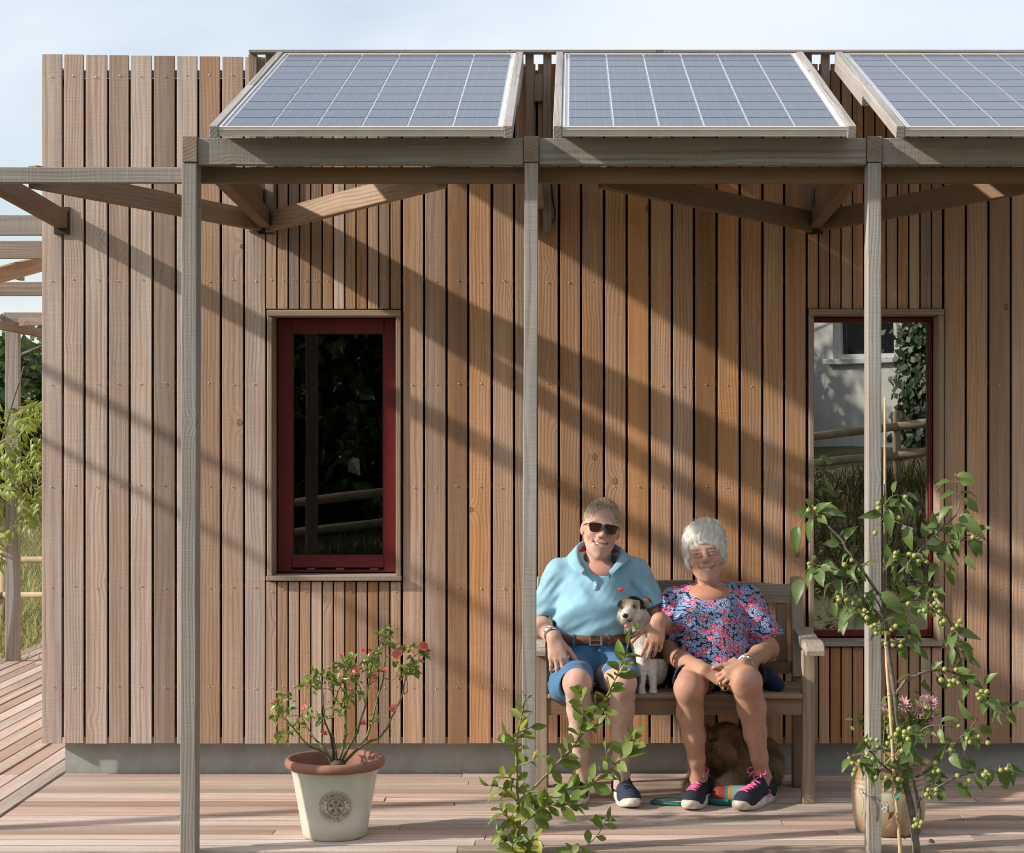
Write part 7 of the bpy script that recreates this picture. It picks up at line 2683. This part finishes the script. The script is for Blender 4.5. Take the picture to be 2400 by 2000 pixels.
# trainers with pink laces
for hx, hd, tx, td in ((1657, 7.66, 1612, 7.385), (1811, 7.64, 1727, 7.375)):
    so, Ms = shoe(wom, W(hx, 1000, hd).xy.to_3d(), W(tx, 1000, td).xy.to_3d(), M_RBLACK, M_LACEP, M_LACEP, sw=.045)
    if hx > 1700:      # stitched letter on the outer side of the quarter
        sm = smooth_path([(-.018, .0, .012), (-.004, .0, .016), (-.016, .0, .010), (-.022, .0, .004), (-.008, .0, .001), (-.002, .0, -.006), (-.010, .0, -.011), (-.026, .0, -.009)], 4)
        side = 1 if (Ms.to_3x3() @ Vector((0, 1, 0))).y < 0 else -1
        MB().tube([(x * 1.0 - .035, side * (.0405 - .0003 * abs(z * 100)), z + .046) for (x, y, z) in sm], .0018, 6).build('side_letter', M_LACEP, so, True, Ms)
# ================================================================== dogs
M_FUR = vcol_mat('fur_skin', .8, .25, 60.0)
M_FURS = vcol_mat('fur_hairs', .6, .15, 60.0, .25)
M_NOSE = plain('wet_black_nose', (0.012, 0.010, 0.010), 0.25)
M_TONGUE = plain('pink_tongue', (0.48, 0.13, 0.14), 0.4)
M_DEYE = plain('dog_eye', (0.012, 0.008, 0.006), 0.08)
M_COLLAR = plain('red_dog_collar', (0.25, 0.02, 0.03), 0.6)


def furry(name, F, parent, colfn, n, L, wd, seed, flow, grav=.3, lift=.5, it=2):
    o, P, Q = field_obj(name, F, M_FUR, parent, colfn, it)
    N = normals_of(P, Q)
    C = P[Q].mean(1)
    r2 = np.random.RandomState(seed)
    pk = r2.randint(len(C), size=n)
    root, nn = C[pk], N[pk]
    d = flow(root)
    d = d - nn * np.sum(d * nn, 1)[:, None]
    cols = colfn(root) * r2.uniform(.75, 1.2, (n, 1))
    Ls = L(root) if callable(L) else L
    strands('fur_hairs', root - nn * .001, d, nn, Ls, wd, M_FURS, o, seg=3, grav=grav, wob=.28, seed=seed, cols=np.clip(cols, 0, 1), lift=lift)
    return o


dog = empty('terrier', W(1510, 1628, 7.64), 'small white terrier with black and tan head sitting between the couple', 'dog')
F = Field((W(1425, 0, 7.5).x, -.72, .43), (W(1595, 0, 7.7).x, -.22, .98), .0034)
F.ell(Wm(1512, 1505, 7.66), (.058, .068, .090), k=.02)                  # chest
F.ell(Wm(1530, 1560, 7.74), (.078, .095, .095), k=.04)                  # trunk behind
F.ell(Wm(1545, 1595, 7.78), (.075, .080, .060), k=.03)                  # rump on the seat
F.cap(Wm(1508, 1482, 7.655), Wm(1488, 1432, 7.63), .053, .045, .03)     # neck
F.ell(Wm(1482, 1421, 7.60), (.046, .052, .041), k=.02)                  # skull
F.cap(Wm(1474, 1432, 7.57), Wm(1466, 1445, 7.505), .031, .0185, .02)    # muzzle
F.cap(Wm(1488, 1446, 7.57), Wm(1473, 1466, 7.525), .020, .012, .012)    # lower jaw, open
for px in (1459, 1496):
    F.ell(Wm(px, 1440, 7.575), (.020, .022, .020), k=.015)               # cheeks
F.cap(Wm(1478, 1452, 7.55), Wm(1468, 1457, 7.49), .0095, .0095, .004, 's')   # gape
for px, py in ((1456.5, 1424), (1487.5, 1422)):
    F.ell(Wm(px, py, 7.545), (.008, .008, .006), k=.006, op='s')
for a, b, r0 in ((Wm(1527, 1530, 7.62), Wm(1531, 1612, 7.585), .024), (Wm(1505, 1540, 7.60), Wm(1503, 1612, 7.57), .025)):
    F.cap(a, b, r0, .0145, .02)
    F.ell(b + np.array([0, -.012, -.020]), (.019, .026, .0155), k=.012)
F.cut((0, 0, .4425), (0, 0, -1), .003)


def dog_cols(P):
    c = np.tile(np.array([.74, .69, .62]), (len(P), 1))
    q = P
    tan, blk = (.42, .27, .16), (.020, .017, .016)
    c = mixc(c, tan, 1.2 * gauss(q, Wm(1458, 1415, 7.57), .026) + 1.0 * gauss(q, Wm(1488, 1412, 7.56), .020))
    c = mixc(c, tan, .5 * gauss(q, Wm(1465, 1440, 7.54), .03))
    z = ZC - (CY - (CY - (P[:, 2] - ZC) / (P[:, 1] + DW) * FPX) - 0) * 0
    Yp = CY - (P[:, 2] - ZC) / (P[:, 1] + DW) * FPX
    Xp = CX + P[:, 0] / (P[:, 1] + DW) * FPX
    crown = (Yp < 1404 + .12 * (Xp - 1470)) | ((Xp > 1499) & (Yp < 1428)) | ((Yp < 1424) & (P[:, 1] > 7.632 - DW))
    blaze = np.exp(-((Xp - 1471) / 5) ** 2)
    c = np.where(crown[:, None], mixc(np.array(blk), (.45, .33, .22), .55 * blaze), c)
    for px, py in ((1456.5, 1424), (1487.5, 1422)):
        c = mixc(c, blk, 1.1 * gauss(q, Wm(px, py, 7.55), .011))
    c = mixc(c, (.75, .70, .63), 1.2 * gauss(q, Wm(1468, 1438, 7.52), .016))
    c = mixc(c, (.02, .012, .012), 1.5 * gauss(q, Wm(1476, 1453, 7.545), .013))
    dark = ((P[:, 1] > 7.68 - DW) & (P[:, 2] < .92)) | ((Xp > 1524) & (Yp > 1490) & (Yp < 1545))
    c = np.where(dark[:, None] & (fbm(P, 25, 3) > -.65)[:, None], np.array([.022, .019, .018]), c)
    c = mixc(c, (.10, .085, .075), .5 * ((fbm(P, 190, 8) > .55) & (Yp > 1560)))
    return c


hc = Wm(1484, 1428, 7.62)
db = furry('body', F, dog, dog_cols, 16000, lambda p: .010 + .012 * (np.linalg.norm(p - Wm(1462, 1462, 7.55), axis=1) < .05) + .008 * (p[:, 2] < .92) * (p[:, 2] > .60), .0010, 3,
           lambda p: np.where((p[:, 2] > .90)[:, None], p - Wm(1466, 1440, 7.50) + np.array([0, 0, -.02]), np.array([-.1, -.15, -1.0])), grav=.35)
MB().ball(W(1465.5, 1443.5, 7.484), (.0125, .009, .010), 12, 8).build('nose', M_NOSE, db, True)
for px, py in ((1456.5, 1424.5), (1487.5, 1422.5)):
    MB().ball(W(px, py, 7.556), (.0068, .006, .0052), 10, 7).build('eye', M_DEYE, db, True)
tg = MB()
tg.tube([W(1477, 1460, 7.55), W(1471, 1463, 7.515), W(1468, 1467, 7.498), W(1468, 1472, 7.495)], [.010, .011, .010, .005], 10, flat=.35)
tg.build('tongue', M_TONGUE, db, True)


def ear(pts, parent, cin, cout, name='ear'):
    """folded ear flap from rows of points"""
    v, f = [], []
    n = len(pts[0])
    for row in pts:
        v += [tuple(p) for p in row]
    k = len(v)
    v += [(x + .001, y + .004, z - .001) for (x, y, z) in v[:k]]
    for i in range(len(pts) - 1):
        for j in range(n - 1):
            a = i * n + j
            f.append((a, a + 1, a + n + 1, a + n))
            f.append((k + a, k + a + n, k + a + n + 1, k + a + 1))
    mb = MB(); mb.add(v, f)
    return mb.build(name, [cout], parent, True)


M_BFUR = plain('black_ear_fur', (0.022, 0.018, 0.016), .8, var=.3, vscale=120.0)
M_TFUR = plain('tan_ear_fur', (0.30, 0.17, 0.10), .8, var=.3, vscale=120.0)
ear([[W(1500, 1412, 7.615), W(1507, 1404, 7.62), W(1513, 1402, 7.635)], [W(1503, 1421, 7.59), W(1514, 1408, 7.595), W(1521, 1402, 7.62)], [W(1509, 1424, 7.585), W(1519, 1414, 7.575), W(1526, 1407, 7.605)]], db, None, M_TFUR)
ear([[W(1512, 1400, 7.63), W(1518, 1401, 7.615), W(1524, 1406, 7.60)], [W(1517, 1402, 7.605), W(1523, 1406, 7.585), W(1528, 1412, 7.585)], [W(1524, 1410, 7.585), W(1529, 1416, 7.575), W(1532, 1421, 7.58)]], db, None, M_BFUR)
ear([[W(1463, 1408, 7.61), W(1456, 1407, 7.61), W(1450, 1409, 7.62)], [W(1459, 1414, 7.58), W(1453, 1414, 7.58), W(1447.5, 1416, 7.60)], [W(1456, 1420, 7.575), W(1451, 1422, 7.58), W(1447.5, 1425, 7.595)]], db, None, M_BFUR)
ncol = bracelet(Wm(1502, 1468, 7.645), Wm(1508, 1482, 7.655) - Wm(1488, 1432, 7.63), .0565, .014, .003, 'collar', M_COLLAR, dog, links=False)

# ------------------------------------------------------------------ golden dog under the seat
dg2 = empty('golden_dog', W(1720, 1850, 7.72), 'shaggy golden dog curled up in the shade under the bench', 'dog')
F = Field((W(1575, 0, 7.6).x, -.72, 0.0), (W(1850, 0, 7.8).x, -.10, .36), .0042)
F.ell(Wm(1765, 1790, 7.82), (.125, .125, .125), k=.03)
F.ell(Wm(1705, 1790, 7.82), (.12, .10, .10), k=.05)
F.cap(Wm(1720, 1765, 7.76), Wm(1702, 1735, 7.70), .085, .07, .04)
F.ell(Wm(1700, 1725, 7.66), (.066, .066, .055), k=.02)
F.cap(Wm(1694, 1740, 7.62), Wm(1676, 1760, 7.555), .042, .027, .02)
F.ell(Wm(1712, 1765, 7.62), (.035, .045, .03), k=.02)
F.cap(Wm(1652, 1790, 7.74), Wm(1618, 1838, 7.655), .04, .022, .03)
F.ell(W(1614, 1845, 7.63) + Vector((0, 0, .004)), (.024, .034, .02), k=.02)
F.cap(Wm(1735, 1815, 7.68), Wm(1690, 1838, 7.60), .045, .025, .03)
F.cap(Wm(1780, 1830, 7.66), Wm(1700, 1846, 7.62), .03, .022, .03)
F.ell(Wm(1742, 1722, 7.70), (.022, .045, .05), k=.012)
F.ell(Wm(1655, 1722, 7.70), (.02, .045, .045), k=.012)
F.cut((0, 0, .001), (0, 0, -1), .003)


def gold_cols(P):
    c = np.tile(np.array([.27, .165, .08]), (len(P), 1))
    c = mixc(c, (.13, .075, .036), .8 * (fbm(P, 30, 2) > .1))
    c = mixc(c, (.46, .34, .21), 1.0 * gauss(P, Wm(1700, 1835, 7.60), .06) + .8 * gauss(P, Wm(1650, 1800, 7.66), .04) + .8 * gauss(P, Wm(1614, 1842, 7.62), .04))  # paler legs; the hind one carries sunlit fur in its colour
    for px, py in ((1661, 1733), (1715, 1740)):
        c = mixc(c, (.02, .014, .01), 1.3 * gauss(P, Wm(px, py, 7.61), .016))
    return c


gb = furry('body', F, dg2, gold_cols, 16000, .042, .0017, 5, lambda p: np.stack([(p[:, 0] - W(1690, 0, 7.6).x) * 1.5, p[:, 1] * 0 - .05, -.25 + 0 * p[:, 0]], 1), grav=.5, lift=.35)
MB().ball(W(1673, 1762, 7.532), (.015, .010, .012), 12, 8).build('nose', M_NOSE, gb, True)
for px, py in ((1664, 1736), (1712, 1741)):
    MB().ball(W(px, py, 7.604), (.009, .008, .009), 10, 7).build('eye', M_DEYE, gb, True)

# ------------------------------------------------------------------ striped pouch with its teal strap
m, t = new_mat('striped_canvas')
tc = t.n('ShaderNodeTexCoord', out=3)
xx = t.n('ShaderNodeSeparateXYZ', None, None, _0=tc).outputs[0]
cr = t.ramp(t.m('MULTIPLY', t.m('ADD', xx, .085), 5.9), [(0, (.20, .016, .016)), (.30, (.01, .16, .15)), (.37, (.36, .18, .035)), (.47, (.13, .28, .25)), (.70, (.36, .18, .035)), (.78, (.01, .16, .15)), (.88, (.13, .28, .25))], 'CONSTANT')
finish(t, principled(t, Base_Color=cr, Roughness=.7, Normal=t.n('ShaderNodeBump', Strength=.3, Distance=.001, Height=t.noise(tc, 300.0, 2.0))))
M_STRIPE = m
M_TEAL = plain('teal_webbing', (0.006, 0.125, 0.115), 0.55, var=.15, vscale=60.0)
pc = W(1722, 1868, 7.53)
pouch = empty('striped_pouch', (pc.x, pc.y, 0), 'striped teal and red pouch lying between the woman\'s trainers', 'pouch')
Mp = Matrix.Translation((pc.x, pc.y, .034)) @ Matrix.Rotation(R(-14), 4, 'Z')
F = Field((-.11, -.07, -.035), (.11, .08, .06), .004)
F.cap((-.055, 0, .0), (.07, .01, .0), .042, .044, .01)
F.cut((0, 0, -.010), (0, 0, -1), .006)
P, Q = F.nets(); P = relax(P, Q, 1)
link(bpy.data.objects.new('cover', np_mesh('cover', P, Q, M_STRIPE)), pouch, Mp)
F = Field((-.12, -.075, -.04), (.12, .085, .03), .004)
F.cap((-.062, 0, -.012), (.075, .01, -.012), .046, .047, .01)
F.cut((0, 0, -.006), (0, 0, 1), .004)
F.cut((0, 0, -.0335), (0, 0, -1), .004)
P, Q = F.nets(); P = relax(P, Q, 1)
link(bpy.data.objects.new('base', np_mesh('base', P, Q, M_TEAL)), pouch, Mp)
sp_ = smooth_path([tuple(Vector((W(1672, 0, 7.54).x, 7.54 - DW, .022))), tuple(Vector((W(1640, 0, 7.57).x, 7.57 - DW, .018))), tuple(Vector((W(1590, 0, 7.58).x, 7.58 - DW, .022))), tuple(Vector((W(1545, 0, 7.565).x, 7.565 - DW, .020))), tuple(Vector((W(1527, 0, 7.545).x, 7.545 - DW, .010))), tuple(Vector((W(1545, 0, 7.52).x, 7.52 - DW, .012))), tuple(Vector((W(1600, 0, 7.50).x, 7.50 - DW, .008)))], 5)
MB().tube(sp_, .009, 8, flat=.35).build('strap', M_TEAL, pouch, True)
MB().ball(Mp @ Vector((-.02, -.047, -.012)), (.007, .004, .01), 10, 6).build('clasp', M_TEAL, pouch, True)
